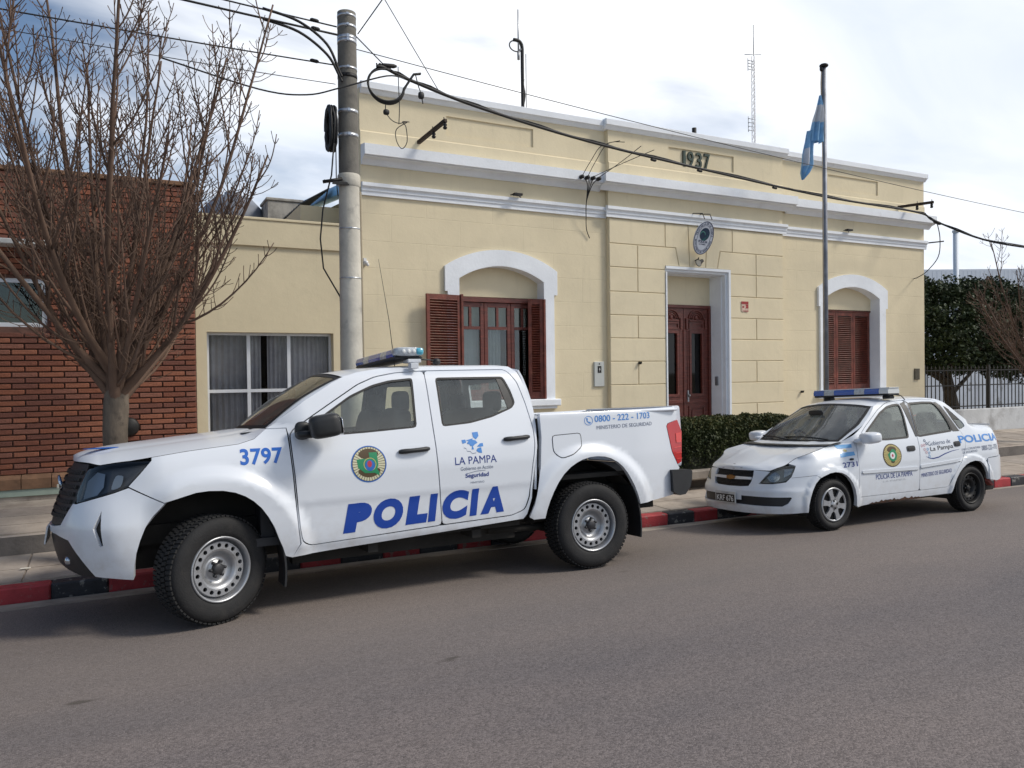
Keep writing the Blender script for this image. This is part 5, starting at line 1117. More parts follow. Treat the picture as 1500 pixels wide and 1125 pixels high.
def ring_holes(mb, prof, nh, rh, rc, M, n=72):
    """a lathed disc section with round holes: prof(r)->height, polygon ring tessellated with holes"""
    r0, r1 = prof[0][0], prof[-1][0]
    hz = lambda r: next((a[1]+(b[1]-a[1])*(r-a[0])/(b[0]-a[0]) for a, b in zip(prof, prof[1:]) if r <= b[0]+1e-9), prof[-1][1])
    outer = [(r1*math.cos(2*math.pi*i/n), r1*math.sin(2*math.pi*i/n)) for i in range(n)]; inner = [(r0*math.cos(-2*math.pi*i/n), r0*math.sin(-2*math.pi*i/n)) for i in range(n)]
    hs = [[(rc*math.cos(2*math.pi*k/nh)+rh*math.cos(-2*math.pi*i/10), rc*math.sin(2*math.pi*k/nh)+rh*math.sin(-2*math.pi*i/10)) for i in range(10)] for k in range(nh)]
    loops = [outer, inner]+hs; flat = [p for l in loops for p in l]; tr = tessellate_polygon([[Vector((p[0], p[1], 0)) for p in l] for l in loops])
    mb.add([M @ Vector((p[0], p[1], hz(math.hypot(*p)))) for p in flat], [t for t in tr], False)
    o = 2*n
    for l in hs:                                                      # hole walls
        k = len(l); mb.add([M @ Vector((p[0], p[1], hz(math.hypot(*p)))) for p in l]+[M @ Vector((p[0], p[1], hz(math.hypot(*p))-.02)) for p in l], [(i, (i+1) % k, k+(i+1) % k, k+i) for i in range(k)])
def steel_wheel(parent, loc, r, w, rim, nh, m_rim, m_hub, near=True, blocks=46, rot=0.0, steer=0.0):
    t = empty('wheel', loc, parent); t.rotation_euler = (0, rot, (0 if near else math.pi)+steer)
    mb = MB(); tyre(mb, r, w, rim+.008, blocks); mb.build('tyre', M_tyre, t)
    M = Matrix.Rotation(R(90), 4, 'X'); h = w/2; mb = MB()
    mb.lathe([(rim+.012, h-.018), (rim+.010, h-.006), (rim, h-.004), (rim-.008, h-.02), (rim-.012, h-.045), (rim-.018, h-.075), (rim*.86, h-.085)], M, 56)
    ring_holes(mb, [(rim*.64, h-.042), (rim*.865, h-.042)], nh, rim*.072, rim*.755, M)
    mb.lathe([(rim*.865, h-.042), (rim*.885, h-.050), (rim*.90, h-.090)], M, 56)
    mb.lathe([(rim*.64, h-.042), (rim*.60, h-.046), (rim*.565, h-.048), (rim*.52, h-.070), (rim*.44, h-.088), (rim*.33, h-.095), (rim*.30, h-.085), (rim*.27, h-.075), (.001, h-.072)], M, 48)
    mb.lathe([(rim*.95, h-.09), (rim*.95, -h+.02)], M, 40); mb.build('rim', m_rim, t)
    mb = MB(); mb.lathe([(rim*.19, h-.075), (rim*.18, h-.045), (rim*.13, h-.038), (.001, h-.037)], M, 24)
    for k in range(6):
        a = 2*math.pi*k/6+.3; mb.tube([(rim*.245*math.cos(a), -(h-.075), rim*.245*math.sin(a)), (rim*.245*math.cos(a), -(h-.050), rim*.245*math.sin(a))], rim*.052, 6)
    mb.build('hub', m_hub, t); mb = MB(); mb.lathe([(.001, h-.105), (rim*.93, h-.105)], M, 32); mb.build('brake_drum', M_under, t)
    return t

def decal(name, tr, u, v, surf, m, parent, slope=0.0, off=.0022, res=.09): return panel(name, None, surf, m, parent, res=res, thick=0, off=off, tris=place2d(tr, u, v, slope))
def shape(name, pts, surf, m, parent, off=.0022, res=.12, holes=()): return panel(name, pts, surf, m, parent, holes=holes, res=res, thick=0, off=off)
def circle(u, v, ru, rv=None, n=28): rv = rv or ru; return [(u+ru*math.cos(2*math.pi*i/n), v+rv*math.sin(2*math.pi*i/n)) for i in range(n)]

# ================================================================== pickup
TS = TruckSurf()
class Reg:
    def __init__(s, S, reg): s.S = S; s.reg = reg
    def __call__(s, u, z):
        s.S.reg = s.reg; p = s.S(u, z); s.S.reg = None; return p
TF = Reg(TS, 'cab'); TB = Reg(TS, 'bed')
HW = .93; TAU = .055
tk = tag(empty('pickup_truck', (.5356+.0, 5.76, 0)), 'white double-cab police pickup truck with steel wheels and blue roof light bar', 'pickup')
tk.matrix_world = Matrix.Translation((.5356, 5.76, 0)) @ Matrix.Rotation(-TAU, 4, 'X') @ Matrix.Translation((0, HW, 0))
UC = TS.uc
D1 = [(.649, 1.354), (.620, 1.316), (.628, 1.138), (.651, .816), (.661, .62), (.679, .521), (.742, .484), (1.797, .530), (1.770, 1.063), (1.766, 1.324), (1.765, 1.797), (1.512, 1.783), (1.33, 1.75), (1.183, 1.69), (.992, 1.572), (.781, 1.44)]
D2 = [(1.806, .531), (2.443, .550), (2.559, .587), (2.606, .70), (2.65, .968), (2.688, 1.143), (2.696, 1.273), (2.663, 1.51), (2.62, 1.695), (2.561, 1.78), (2.523, 1.804), (1.773, 1.798), (1.775, 1.324), (1.779, 1.063)]
def soft(p, keep=()):                                             # round only the tight corners a little
    o = []; n = len(p)
    for i in range(n):
        a, b, c_ = p[i-1], p[i], p[(i+1) % n]; d1 = math.dist(a, b); d2 = math.dist(b, c_); q1 = min(.03, d1*.3)/d1; q2 = min(.03, d2*.3)/d2
        p0 = (b[0]+(a[0]-b[0])*q1, b[1]+(a[1]-b[1])*q1); p2 = (b[0]+(c_[0]-b[0])*q2, b[1]+(c_[1]-b[1])*q2)
        for t in (0, .5, 1): o.append(tuple((1-t)**2*p0[k]+2*t*(1-t)*b[k]+t*t*p2[k] for k in (0, 1)))
    return o
D1s, D2s = soft(D1), soft(D2)
W1 = soft([(.765, 1.290), (.775, 1.385), (.891, 1.466), (1.107, 1.606), (1.297, 1.688), (1.444, 1.724), (1.640, 1.742), (1.655, 1.730), (1.632, 1.328), (1.2, 1.305)])
W2 = soft([(1.856, 1.742), (2.50, 1.744), (2.548, 1.619), (2.572, 1.508), (2.53, 1.460), (2.323, 1.388), (2.11, 1.344), (1.852, 1.326)])
DU = D1[:7]+[(1.80, .530)]+D2[1:11]+[(1.77, 1.798)]+D1[11:]
CABO = [(.46, 1.372), (.75, 1.575), (.98, 1.712), (1.07, 1.757), (1.19, 1.795), (1.4, 1.828), (1.75, 1.845), (2.5, 1.85), (2.60, 1.838), (2.655, 1.78), (2.695, 1.65), (2.725, 1.45), (2.728, 1.30), (2.712, 1.12), (2.672, .95), (2.625, .68), (2.58, .545), (2.55, .506), (1.8, .468), (.975, .429), (.60, .408), (.665, .505), (.650, .62), (.640, .816), (.617, 1.138), (.609, 1.316), (.600, 1.372)]
FEN = [(.455, 1.366), (.361, 1.296), (.246, 1.264), (-.101, 1.232), (-.341, 1.202), (-.341, 1.181), (-.424, 1.091), (-.5, 1.011), (-.262, .890)] + \
      [(.05+.585*math.cos(R(a)), .385+.585*math.sin(R(a))*1.0) for a in ()] + [(-.150, .920), (-.06, .944), (.024, .950), (.12, .944), (.202, .924), (.27, .892), (.327, .852), (.383, .795), (.429, .727), (.47, .648), (.501, .562), (.530, .49), (.551, .425), (.60, .408), (.655, .505), (.640, .62), (.630, .816), (.607, 1.138), (.599, 1.316), (.595, 1.366)]
for sd in (-1, 1):
    nm = ''
    panel('cab_frame', CABO, TF, M_pw, tk, holes=[offset_poly(soft(DU), .009)], res=.06, thick=.03, side=sd)
    panel('seam_shade', offset_poly(DU, .03), TF, M_gapshade, tk, holes=[offset_poly(W1, .012), offset_poly(W2, .012)], res=.08, thick=0, off=-.022, side=sd)  # near-black sheet behind the doors paints the shade seen in the seams
    panel('front_fender', FEN, TF, M_pw, tk, res=.035, thick=.05, side=sd)
    for nme, D, W, hx in (('front_door', D1s, W1, (1.448, 1.708, 1.148)), ('rear_door', D2s, W2, (2.392, 2.639, 1.201))):
        d = panel(nme, D, TF, M_pw, tk, holes=[W], res=.045, thick=.03, side=sd)
        panel('window_seal', offset_poly(W, .002), TF, M_gasket, d, holes=[offset_poly(W, -.016)], res=.09, thick=.01, off=-.003, side=sd)
        panel('window_glass', offset_poly(W, -.010), TF, G_car, d, res=.12, thick=0, off=-.012, side=sd)
        # handle: recessed cup and black grip bar
        u0, u1, hz = hx; cu = (u0+u1)/2; 
        panel('handle_cup', circle(cu, hz+.002, .105, .042), TF, M_pw, d, res=.04, thick=.004, off=.003, side=sd)
        mb = MB(); pts = []
        for t in [i/10 for i in range(11)]:
            p = Vector(TF(u0+(u1-u0)*t, hz+.006*(t-.5)*2)); pts.append(p+Vector((0, -.012-.020*math.sin(math.pi*t), 0)))
        mb.tube(pts, [.013, .019, .020, .019, .018, .018, .018, .018, .019, .020, .014], 8); mb.v = [(x, y*1.0, z) for x, y, z in mb.v]
        if sd > 0: mb.v = [(x, -y, z) for x, y, z in mb.v]
        mb.build('handle', M_plast, d)
        if nme == 'rear_door': panel('window_trim', [(2.43, 1.738), (2.497, 1.738), (2.545, 1.619), (2.567, 1.508), (2.526, 1.464), (2.495, 1.452)], TF, M_plast, d, res=.1, thick=.008, off=-.006, side=sd)
        if sd < 0:
            if nme == 'front_door': doorF = d
            else: doorR = d
# bed sides
AR = [(2.752, .492), (2.765, .56), (2.793, .640), (2.832, .72), (2.882, .798), (2.94, .866), (3.010, .922), (3.075, .957), (3.137, .981), (3.215, .998), (3.295, 1.001), (3.37, .993), (3.437, .974), (3.51, .936), (3.568, .890), (3.617, .832), (3.656, .771), (3.695, .703), (3.724, .642), (3.75, .58), (3.765, .532)]
BEDO = AR+[(3.985, .548), (4.21, .574), (4.259, .767), (4.30, .828), (4.276, .861), (4.207, .991), (4.157, 1.236), (4.175, 1.262), (4.296, 1.295), (4.292, 1.418), (4.016, 1.411), (2.752, 1.394), (2.757, 1.196), (2.735, .928), (2.645, .619), (2.60, .515), (2.64, .492)]
for sd in (-1, 1):
    b = panel('bed_side', BEDO, TB, M_pw, tk, res=.035, thick=.05, side=sd)
    if sd < 0: bedN = b
    panel('tail_lamp', [(4.160, 1.234), (4.18, 1.258), (4.30, 1.290), (4.345, 1.175), (4.322, .884), (4.279, .864), (4.212, .991)], TB, M_lred, tk, res=.04, thick=.06, off=.004, side=sd)
    lp = [o for o in bpy.data.objects if o.name.startswith('tail_lamp')][-1]
    panel('lamp_segment', [(4.265, 1.16), (4.337, 1.17), (4.330, 1.07), (4.268, 1.07)], TB, M_lred2, lp, res=.04, thick=.004, off=.009, side=sd)
    for zz in (1.02, .965, .91): panel('lamp_rib', [(4.235+(1.02-zz)*.25, zz), (4.328, zz+.006), (4.327, zz+.014), (4.237+(1.02-zz)*.25, zz+.008)], TB, M_lred2, lp, res=.05, thick=.003, off=.008, side=sd)
fuel = soft([(2.863, 1.203), (3.157, 1.214), (3.162, 1.100), (3.05, 1.03), (2.935, 1.001), (2.869, 1.066)])
panel('fuel_flap', offset_poly(fuel, .005), TB, M_gasket, tk, holes=[offset_poly(fuel, -.001)], res=.06, thick=0, off=.0012)
panel('fuel_flap_lid', offset_poly(fuel, -.003), TB, M_pw, tk, res=.06, thick=.003, off=.003)
# nose
HL = [(-.345, 1.178), (-.424, 1.089), (-.5, 1.009), (-.60, .980), (-.7, .957), (-.83, .930), (-.953, .908), (-.985, .95), (-.988, 1.06), (-.965, 1.13), (-.80, 1.158), (-.65, 1.172), (-.5, 1.180)]
GR = [(-.992, 1.150), (-.995, 1.06), (-.99, .94), (-1.005, .91), (-1.103, .760), (-1.25, .745), (UC, .738), (UC, 1.182), (-1.35, 1.180), (-1.1, 1.176), (-1.0, 1.172)]
BUM = [(-.5, 1.001), (-.60, .972), (-.7, .949), (-.83, .922), (-.955, .899), (-1.0, .902), (-1.103, .752), (-1.25, .737), (UC, .730), (UC, .692), (-1.2, .684), (-.985, .655), (-.88, .545), (-.771, .406), (-.62, .390), (-.48, .372), (-.468, .46), (-.45, .554), (-.422, .645), (-.386, .732), (-.34, .80), (-.286, .856), (-.264, .882)]
LOW = [(UC, .688), (-1.2, .680), (-.988, .650), (-.885, .540), (-.776, .404), (-.95, .398), (-1.15, .425), (-1.35, .455), (UC, .47)]
panel('grille', GR, TF, M_plast, tk, res=.06, thick=.04, off=-.012, mirror=True)
panel('front_bumper', BUM, TF, M_pw, tk, holes=[[(-.681, .86), (-.66, .624), (-.686, .615), (-.728, .741)]], res=.04, thick=.06, mirror=True)
panel('bumper_vent', offset_poly([(-.681, .86), (-.66, .624), (-.686, .615), (-.728, .741)], .01), TF, M_gasket, tk, res=.06, thick=0, off=-.03, mirror=True)
panel('lower_valance', LOW, TF, M_plast, tk, res=.05, thick=.05, off=-.008, mirror=True)
for sd in (-1, 1):
    h = panel('headlight', HL, TF, mat('lamp_dark_back', (0.07, 0.075, 0.085), 0.35), tk, res=.06, thick=0, off=-.05, side=sd)
    panel('lens', HL, TF, G_lens, h, res=.05, thick=.0, off=-.001, side=sd)
    panel('housing_edge', HL, TF, M_gasket, h, holes=[offset_poly(HL, -.014)], res=.06, thick=.04, off=-.004, side=sd)
    panel('reflector', [(-.945, .922), (-.80, .950), (-.735, 1.02), (-.75, 1.11), (-.86, 1.125), (-.965, 1.06)], TF, mat('lamp_silver', (0.50, 0.53, 0.57), 0.3, 0.3), h, res=.05, thick=0, off=-.035, side=sd)
    panel('lamp_bowl', soft([(-.665, .995), (-.575, 1.015), (-.56, 1.095), (-.64, 1.10)]), TF, M_ewhite, h, res=.03, thick=0, off=-.03, side=sd)
# grille bars and badge
mb = MB()
for z in (.80, .85, .90, .95, 1.0, 1.05, 1.10):
    for k in range(18):
        u0 = -1.02-(1.14-z)*.16-.0+(-.0)-.031*k
        if u0-.022 < UC: break
        pts = [Vector(TF(u, zz)) for u, zz in ((u0, z), (u0-.022, z), (u0-.022, z+.026), (u0, z+.026))]; n_ = (pts[1]-pts[0]).cross(pts[2]-pts[0]).normalized()
        if n_.x > 0: n_.negate()
        mb.add([p+n_*.004 for p in pts]+[p-n_*.012 for p in pts], [(0, 1, 2, 3), (0, 4, 5, 1), (1, 5, 6, 2), (2, 6, 7, 3), (3, 7, 4, 0)])
mb.mirror(); mb.build('grille_mesh', M_gasket, tk)['kind'] = 'stuff'
mb = MB(); mb.lathe([(.001, .02), (.052, .018), (.066, .010), (.07, 0)], Matrix.Translation((-.922, 0, 1.0)) @ Matrix.Rotation(R(-90-12), 4, 'Y'), 24); mb.build('badge', M_lb, tk)
mb = MB(); mb.lathe([(.066, .008), (.076, .016), (.084, .010), (.084, 0)], Matrix.Translation((-.922, 0, 1.0)) @ Matrix.Rotation(R(-90-12), 4, 'Y'), 28); mb.box(-.015, .0, -.10, .10, -.016, .016, Matrix.Translation((-.936, 0, 1.0))); mb.build('badge_ring', M_chrome, tk)
mb = MB(); mb.box(-.012, .0, -.20, .20, -.065, .065, Matrix.Translation((-1.012, 0, .655)) @ Matrix.Rotation(R(8), 4, 'Y'), bev=.003); pf = mb.build('front_plate', mat('plate_white', (0.62, 0.63, 0.65), 0.4, var=0.1, vscale=20), tk)
mb = MB(); mb.box(-.0135, -.0125, -.17, .17, -.035, .035, Matrix.Translation((-1.012, 0, .655)) @ Matrix.Rotation(R(8), 4, 'Y')); mb.build('plate_field', M_gprint, pf)
mb = MB(); mb.sell((-.86, -.47, .50), .03, .05, .035, .8, .8, 12, 8); mb.mirror(); mb.build('fog_lamp', M_refl, tk)
# hood: strips of constant x between the seam edges, crowned
HE = [(.460, 1.369), (.361, 1.299), (.246, 1.267), (-.101, 1.235), (-.341, 1.205), (-.5, 1.186), (-.65, 1.177), (-.80, 1.163), (-.98, 1.178), (-1.1, 1.182), (-1.35, 1.186), (UC, 1.188)]
HC = [(-.96, 1.150), (-.945, 1.172), (-.90, 1.19), (-.8, 1.245), (-.635, 1.281), (-.274, 1.318), (.039, 1.347), (.318, 1.368), (.47, 1.376)]
he3 = [TF(u, z) for u, z in dense(HE, .03, False)]
def hood_fn(i, j):
    p = he3[min(len(he3)-1, int(round(i*(len(he3)-1))))]; a = -1+2*j; xc = p[0]-.10*(1-a*a)*sst(.05, .46, p[0]); zc = max(crv(HC, p[0]), p[2]) if p[0] > -.93 else max(p[2], crv(HC, p[0]))
    s_ = 1-abs(a)**2.3; bul = .010*sst(.35, .30, abs(abs(a)-.0)) if False else .012*math.exp(-((abs(a)-.52)/.09)**2)*sst(-.85, -.5, p[0])
    return (xc, p[1]*(-a) if False else p[1]*abs(a)*(1 if a < 0 else -1), p[2]+(zc-p[2])*s_-.006*math.exp(-((abs(a)-.58)/.05)**2))
mb = MB(); mb.grid(hood_fn, len(he3)-1, 40); mb.v = [(x, y, z) for x, y, z in mb.v]; hood = mb.build('hood', M_pw, tk)
mb = MB(); mb.grid(lambda i, j: (lambda p: (p[0]+.004, p[1]*.985, p[2]-.02))(hood_fn(i, j)), len(he3)-1, 20); mb.build('hood_gap', M_gapshade, tk)
mb = MB(); mb.sell((-.62, -.30, 1.272), .16, .045, .006, 1, 1, 20, 6); mb.build('hood_marking', M_blue2, hood)
# windscreen, roof, back of cab
AP = [TF(u, z) for u, z in ((.46, 1.372), (.75, 1.575), (.98, 1.712), (1.07, 1.757))]
def ws_fn(b, a, ins=.012, off=0.0):
    e = plines(AP, b); a = -1+2*a; ye = abs(e[1])-ins; q = 1-a*a
    return (e[0]-(.105-.03*b)*q-.025*math.sin(math.pi*b)*1-off*.55, a*ye, e[2]+(.0+.055*b)*q+.012*math.sin(math.pi*b)+off*.8)
mb = MB(); mb.grid(lambda b, a: ws_fn(.015+.965*b, a, .03), 12, 24); mb.build('windscreen', G_scr, tk)
for sd in (-1, 1):
    mb = MB(); mb.grid(lambda b, a: (lambda p, q: tuple(p[k]+(q[k]-p[k])*a for k in range(3)))(tuple(x if k != 1 else sd*abs(x) for k, x in enumerate(plines(AP, b))), tuple(ws_fn(b, 0 if sd < 0 else 1, .055, .004))), 12, 2); mb.build('pillar_trim', M_pw, tk)
mb = MB(); mb.grid(lambda b, a: ws_fn(-.02+.07*b, a, .03, .003), 2, 24); mb.grid(lambda b, a: ws_fn(.945+.055*b, a, .03, .003), 2, 24)
for sd in (0, 1): mb.grid(lambda b, a: ws_fn(b, (.0+.03*a) if sd == 0 else 1-.03*a, .03, .003), 10, 1)
mb.build('windscreen_seal', M_gasket, tk)
mb = MB(); mb.grid(lambda u, v: (.30+.17*u, -.60+1.2*v, 1.342+.02*u), 3, 10); mb.build('cowl', M_plast, tk)
RE = [TF(u, z) for u, z in dense([(1.07, 1.757), (1.19, 1.795), (1.4, 1.828), (1.75, 1.845), (2.5, 1.85), (2.60, 1.838), (2.655, 1.78)], .04, False)]
RC = [(.9, 1.79), (.995, 1.814), (1.2, 1.844), (1.6, 1.870), (1.9, 1.878), (2.5, 1.874), (2.60, 1.860), (2.67, 1.812), (2.70, 1.76)]
def roof_fn(i, j):
    p = RE[int(round(i*(len(RE)-1)))]; a = -1+2*j; t = sst(1.4, 1.07, p[0]); xc = p[0]-.072*t*(1-a*a)+.03*sst(2.5, 2.65, p[0])*(1-a*a); zc = crv(RC, p[0]-.072*t) if p[0] < 2.5 else p[2]+.024
    return (xc, p[1]*abs(a)*(1 if a < 0 else -1), p[2]+(zc-p[2])*(1-abs(a)**2.6))
mb = MB(); mb.grid(roof_fn, len(RE)-1, 26); mb.build('roof', M_pw, tk)
def back_fn(y, z): return (crv([(.6, 2.66), (1.2, 2.72), (1.45, 2.725), (1.65, 2.70), (1.78, 2.665), (1.82, 2.63)], z)+.012*(1-(y/.7)**2), y, z)
def back_s(u, v): p = back_fn(-u, v); return p
yb = lambda z: abs(TF(2.6, z)[1])
bo = [(-yb(.75)+.01, .75), (yb(.75)-.01, .75), (yb(1.3)-.01, 1.3), (yb(1.6)-.008, 1.6), (yb(1.78)-.004, 1.79), (0.4, 1.83), (0, 1.84), (-.4, 1.83), (-yb(1.78)+.004, 1.79), (-yb(1.6)+.008, 1.6), (-yb(1.3)+.01, 1.3)]
bw = soft([(-.56, 1.43), (.56, 1.43), (.52, 1.72), (-.52, 1.72)])
panel('cab_back', bo, back_s, M_pw, tk, holes=[bw], res=.1, thick=.02); panel('rear_window', offset_poly(bw, .005), back_s, G_car, tk, res=.15, thick=0, off=-.004)
# inside: floor, dash, wheel, seats
mb = MB(); mb.box(.35, 2.62, -.80, .80, .50, .56); mb.box(.40, .62, -.74, .74, .56, 1.28); mb.sell((.66, 0, 1.22), .26, .74, .13, .6, .3, 24, 10); mb.build('cabin_floor', M_dash, tk)
mb = MB(); mb.grid(lambda u, v: (lambda p: (p[0], p[1]*.97, p[2]-.03))(roof_fn(.06+.88*u, v)), 10, 12); mb.build('headlining', mat('headlining', (0.35, 0.34, 0.31), 0.9), tk)
mb = MB(); Mw = Matrix.Translation((1.02, .38, 1.22)) @ Matrix.Rotation(R(62), 4, 'Y'); mb.tube([Mw @ Vector((.185*math.cos(t), .185*math.sin(t), 0)) for t in [2*math.pi*i/28 for i in range(29)]], .017, 8, cap=False); mb.tube([Mw @ Vector((0, 0, 0)), Mw @ Vector((0, 0, -.3))], .03, 8); mb.box(-.17, .17, -.03, .03, -.02, .02, Mw); mb.box(-.03, .16, -.03, .03, -.02, .02, Mw @ Matrix.Rotation(R(180), 4, 'Z')); mb.build('steering_wheel', M_plast, tk)
def seat(x, y, w, parent, hr_z=1.55, name='seat', n_head=1, base=.86, back=1.42):
    mb = MB(); mb.sell((x, y, base), .26, w, .12, .4, .4, 20, 10); mb.sell((x+.30, y, (base+back)/2+.02), .09, w*.96, (back-base)/2+.06, .35, .45, 20, 12, Matrix.Rotation(R(12), 4, 'Y')); mb.box(x-.2, x+.3, y-w*.8, y+w*.8, .56, base-.05)
    s_ = mb.build(name, M_seat, parent); mb = MB()
    for q in ([0] if n_head == 1 else ([-.62, .62] if n_head == 2 else [-.65, 0, .65])):
        yy = y+q*w; mb.sell((x+.40, yy, hr_z), .055, .125, .095, .5, .5, 16, 10); mb.tube([(x+.40, yy-.05, hr_z-.22), (x+.40, yy-.05, hr_z)], .008, 6); mb.tube([(x+.40, yy+.05, hr_z-.22), (x+.40, yy+.05, hr_z)], .008, 6)
    mb.build('headrest', M_seat, s_); return s_
seat(1.25, -.37, .25, tk); seat(1.25, .37, .25, tk); seat(2.12, 0, .64, tk, 1.53, 'rear_seat', 2, .88, 1.40)
mb = MB(); mb.sell((.80, 0, 1.66), .015, .12, .035, .5, .5, 14, 8); mb.build('inside_mirror', M_plast, tk)
# mirror on each door
for sd in (-1, 1):
    mb = MB(); y0 = -.86
    mb.sell((.835, -1.03, 1.375), .115, .115, .088, .45, .5, 28, 16, Matrix.Rotation(R(-8), 4, 'Y') @ Matrix.Rotation(R(-8), 4, 'Z')); mb.sell((.715, -.905, 1.315), .075, .07, .03, .6, .6, 16, 8); mb.sell((.70, -.87, 1.345), .06, .03, .07, .7, .7, 12, 8)
    if sd > 0: mb.v = [(x, -y, z) for x, y, z in mb.v]; mb.f = [tuple(reversed(f)) for f in mb.f]
    mb.build('wing_mirror', M_plast, tk)
    mb = MB(); mb.sell((.945, sd*1.03, 1.37), .006, .095, .068, .4, .5, 20, 10, Matrix.Rotation(R(-6), 4, 'Y')); mb.build('mirror_glass', M_chrome, tk)
# bed inside, tailgate, rear bumper
mb = MB(); mb.box(2.77, 4.28, -.80, .80, .80, .84); mb.box(2.76, 2.79, -.82, .82, .80, 1.36)
for sd in (-1, 1): pass
mb.build('bed_liner', M_under, tk)
for sd in (-1, 1):
    mb = MB(); mb.box(2.755, 4.285, min(sd*.80, sd*.866), max(sd*.80, sd*.866), 1.380, 1.402, bev=.008); mb.box(2.78, 4.28, sd*.815-.01, sd*.815+.01, 1.0, 1.38); mb.build('bed_rail', M_pw, tk)
def tg_s(u, v): return (4.315+.012*math.sin((v-.85)*5)-.03*(u/.8)**4, -u, v)
panel('tailgate', soft([(-.79, .84), (.79, .84), (.79, 1.425), (-.79, 1.425)]), tg_s, M_pw, tk, res=.12, thick=.07)
mb = MB(); mb.box(4.24, 4.30, -.79, .79, .86, 1.405); mb.build('tailgate_core', M_pw, tk)
RB = [(4.225, .60), (4.30, .56), (4.37, .565), (4.43, .63), (4.455, .70), (4.462, .785), (4.42, .80), (4.22, .808)]
mb = MB(); n_ = 26
def rb_fn(i, j):
    y = -.90+1.80*i; k = j*len(RB); q = int(k) % len(RB); f = k-int(k); a = RB[q]; b = RB[(q+1) % len(RB)]; x = a[0]+(b[0]-a[0])*f; z = a[1]+(b[1]-a[1])*f; e = abs(y)/.90; return (x-.06*e**5, y, z+.01*e**4)
mb.grid(rb_fn, n_, len(RB)*2, smooth=False); mb.add([rb_fn(0, j/len(RB)) for j in range(len(RB))], [tuple(range(len(RB)))]); mb.add([rb_fn(1, j/len(RB)) for j in range(len(RB))], [tuple(range(len(RB)-1, -1, -1))]); mb.build('rear_bumper', M_plast, tk)
# chassis, arches, mud flaps
mb = MB(); mb.box(-.70, 4.25, -.46, -.36, .42, .56); mb.box(-.70, 4.25, .36, .46, .42, .56); mb.box(-.66, 4.2, -.55, .55, .56, .70); mb.box(.62, 2.55, -.80, -.46, .445, .56); mb.box(.62, 2.55, .46, .80, .445, .56); mb.box(-.72, -.40, -.48, .48, .50, 1.08); mb.box(.66, 2.62, -.56, -.44, .30, .46); mb.box(.9, 1.7, -.3, .3, .30, .45); mb.box(1.75, 2.6, -.44, -.10, .30, .50); mb.box(1.2, 1.28, -.80, -.5, .36, .44); mb.box(2.1, 2.18, -.80, -.5, .38, .46)
mb.tube([(2.2, -.60, .45), (2.9, -.58, .46), (3.3, -.55, .52)], .045, 8); mb.tube([(3.24, -.7, .385), (3.24, .7, .385)], .06, 10); mb.tube([(.05, -.7, .385), (.05, .7, .385)], .05, 10); mb.sell((3.24, 0, .385), .16, .16, .16, 1, 1, 14, 10); mb.tube([(2.35, -.55, .40), (2.6, -.56, .38), (3.15, -.55, .36)], [.05, .035, .035], 6); mb.build('chassis', M_under, tk)
for cx, sgn_ in ((.05, 1), (3.24, 1)):
    for sd in (-1, 1):
        mb = MB(); mb.grid(lambda u, v: (cx+.565*math.cos(math.pi*(.97-.94*u)), sd*(.815-.335*v), .385+.575*math.sin(math.pi*(.97-.94*u))), 24, 3); mb.add([(cx+.565*math.cos(math.pi*i/20), sd*.48, .385+.575*math.sin(math.pi*i/20)) for i in range(21)], [tuple(range(21))]); mb.build('wheel_arch_liner', M_under, tk)
for x, z0, z1, w in ((.535, .20, .66, .012), (3.765, .22, .70, .012)):
    for sd in (-1, 1):
        mb = MB(); mb.grid(lambda u, v: (x-.10*(1-v)*0+(-.075*v*v)+.02*math.sin(3*v), sd*(.890-.26*u), z0+(z1-z0)*v), 3, 8); mb.grid(lambda u, v: (x+.014+(-.075*v*v)+.02*math.sin(3*v), sd*(.890-.26*u), z0+(z1-z0)*v), 3, 8); mb.grid(lambda u, v: (x+.014*u+(-.075*v*v)+.02*math.sin(3*v), sd*.890, z0+(z1-z0)*v), 1, 8); mb.build('mud_flap', M_plast, tk)
for x, near in ((.05, True), (3.24, True), (.05, False), (3.24, False)):
    steel_wheel(tk, (x, -.792 if near else .792, .385), .387, .262, .222, 18, M_steel, M_hub, near, 66, rot=random.uniform(0, 6), steer=R(25) if x < 1 else 0)
# light bar
lb_ = empty('light_bar', (1.66, 0, 1.895), tk)
mb = MB(); mb.box(-.125, .125, -.60, .60, .012, .035, bev=.01); mb.build('base', M_plast, lb_)
def bar_seg(y0, y1, m, nm='lens_segment'):
    mb = MB(); pr_ = [(-.118, .035), (.118, .035), (.124, .06), (.110, .098), (.07, .112), (-.07, .112), (-.110, .098), (-.124, .06)]; mb.prism(pr_, (y0, y1), lambda a, b, t: (a, t, b)); mb.build(nm, m, lb_)
ys = [-.53, -.35, -.18, .18, .35, .60]
for k, m in enumerate((M_bblue, M_bclear, M_bblue, M_bclear, M_bblue)): bar_seg(ys[k]+.0015, ys[k+1]-.0015, m)
mb = MB(); mb.sell((0, -.535, .074), .122, .10, .040, .45, .55, 28, 12); e_ = mb.build('end_lens', M_bclear, lb_)
mb = MB(); mb.sell((.088, -.553, .075), .042, .088, .034, .5, .5, 18, 10); mb.build('cyan_tip', M_bcyan, e_)
for k in range(3): mb = MB(); mb.lathe([(.001, .004), (.014, .004), (.017, 0)], Matrix.Translation((-.055+.045*k, -.634, .075)) @ Matrix.Rotation(R(90), 4, 'X'), 12); mb.build('led', M_ewhite, e_)
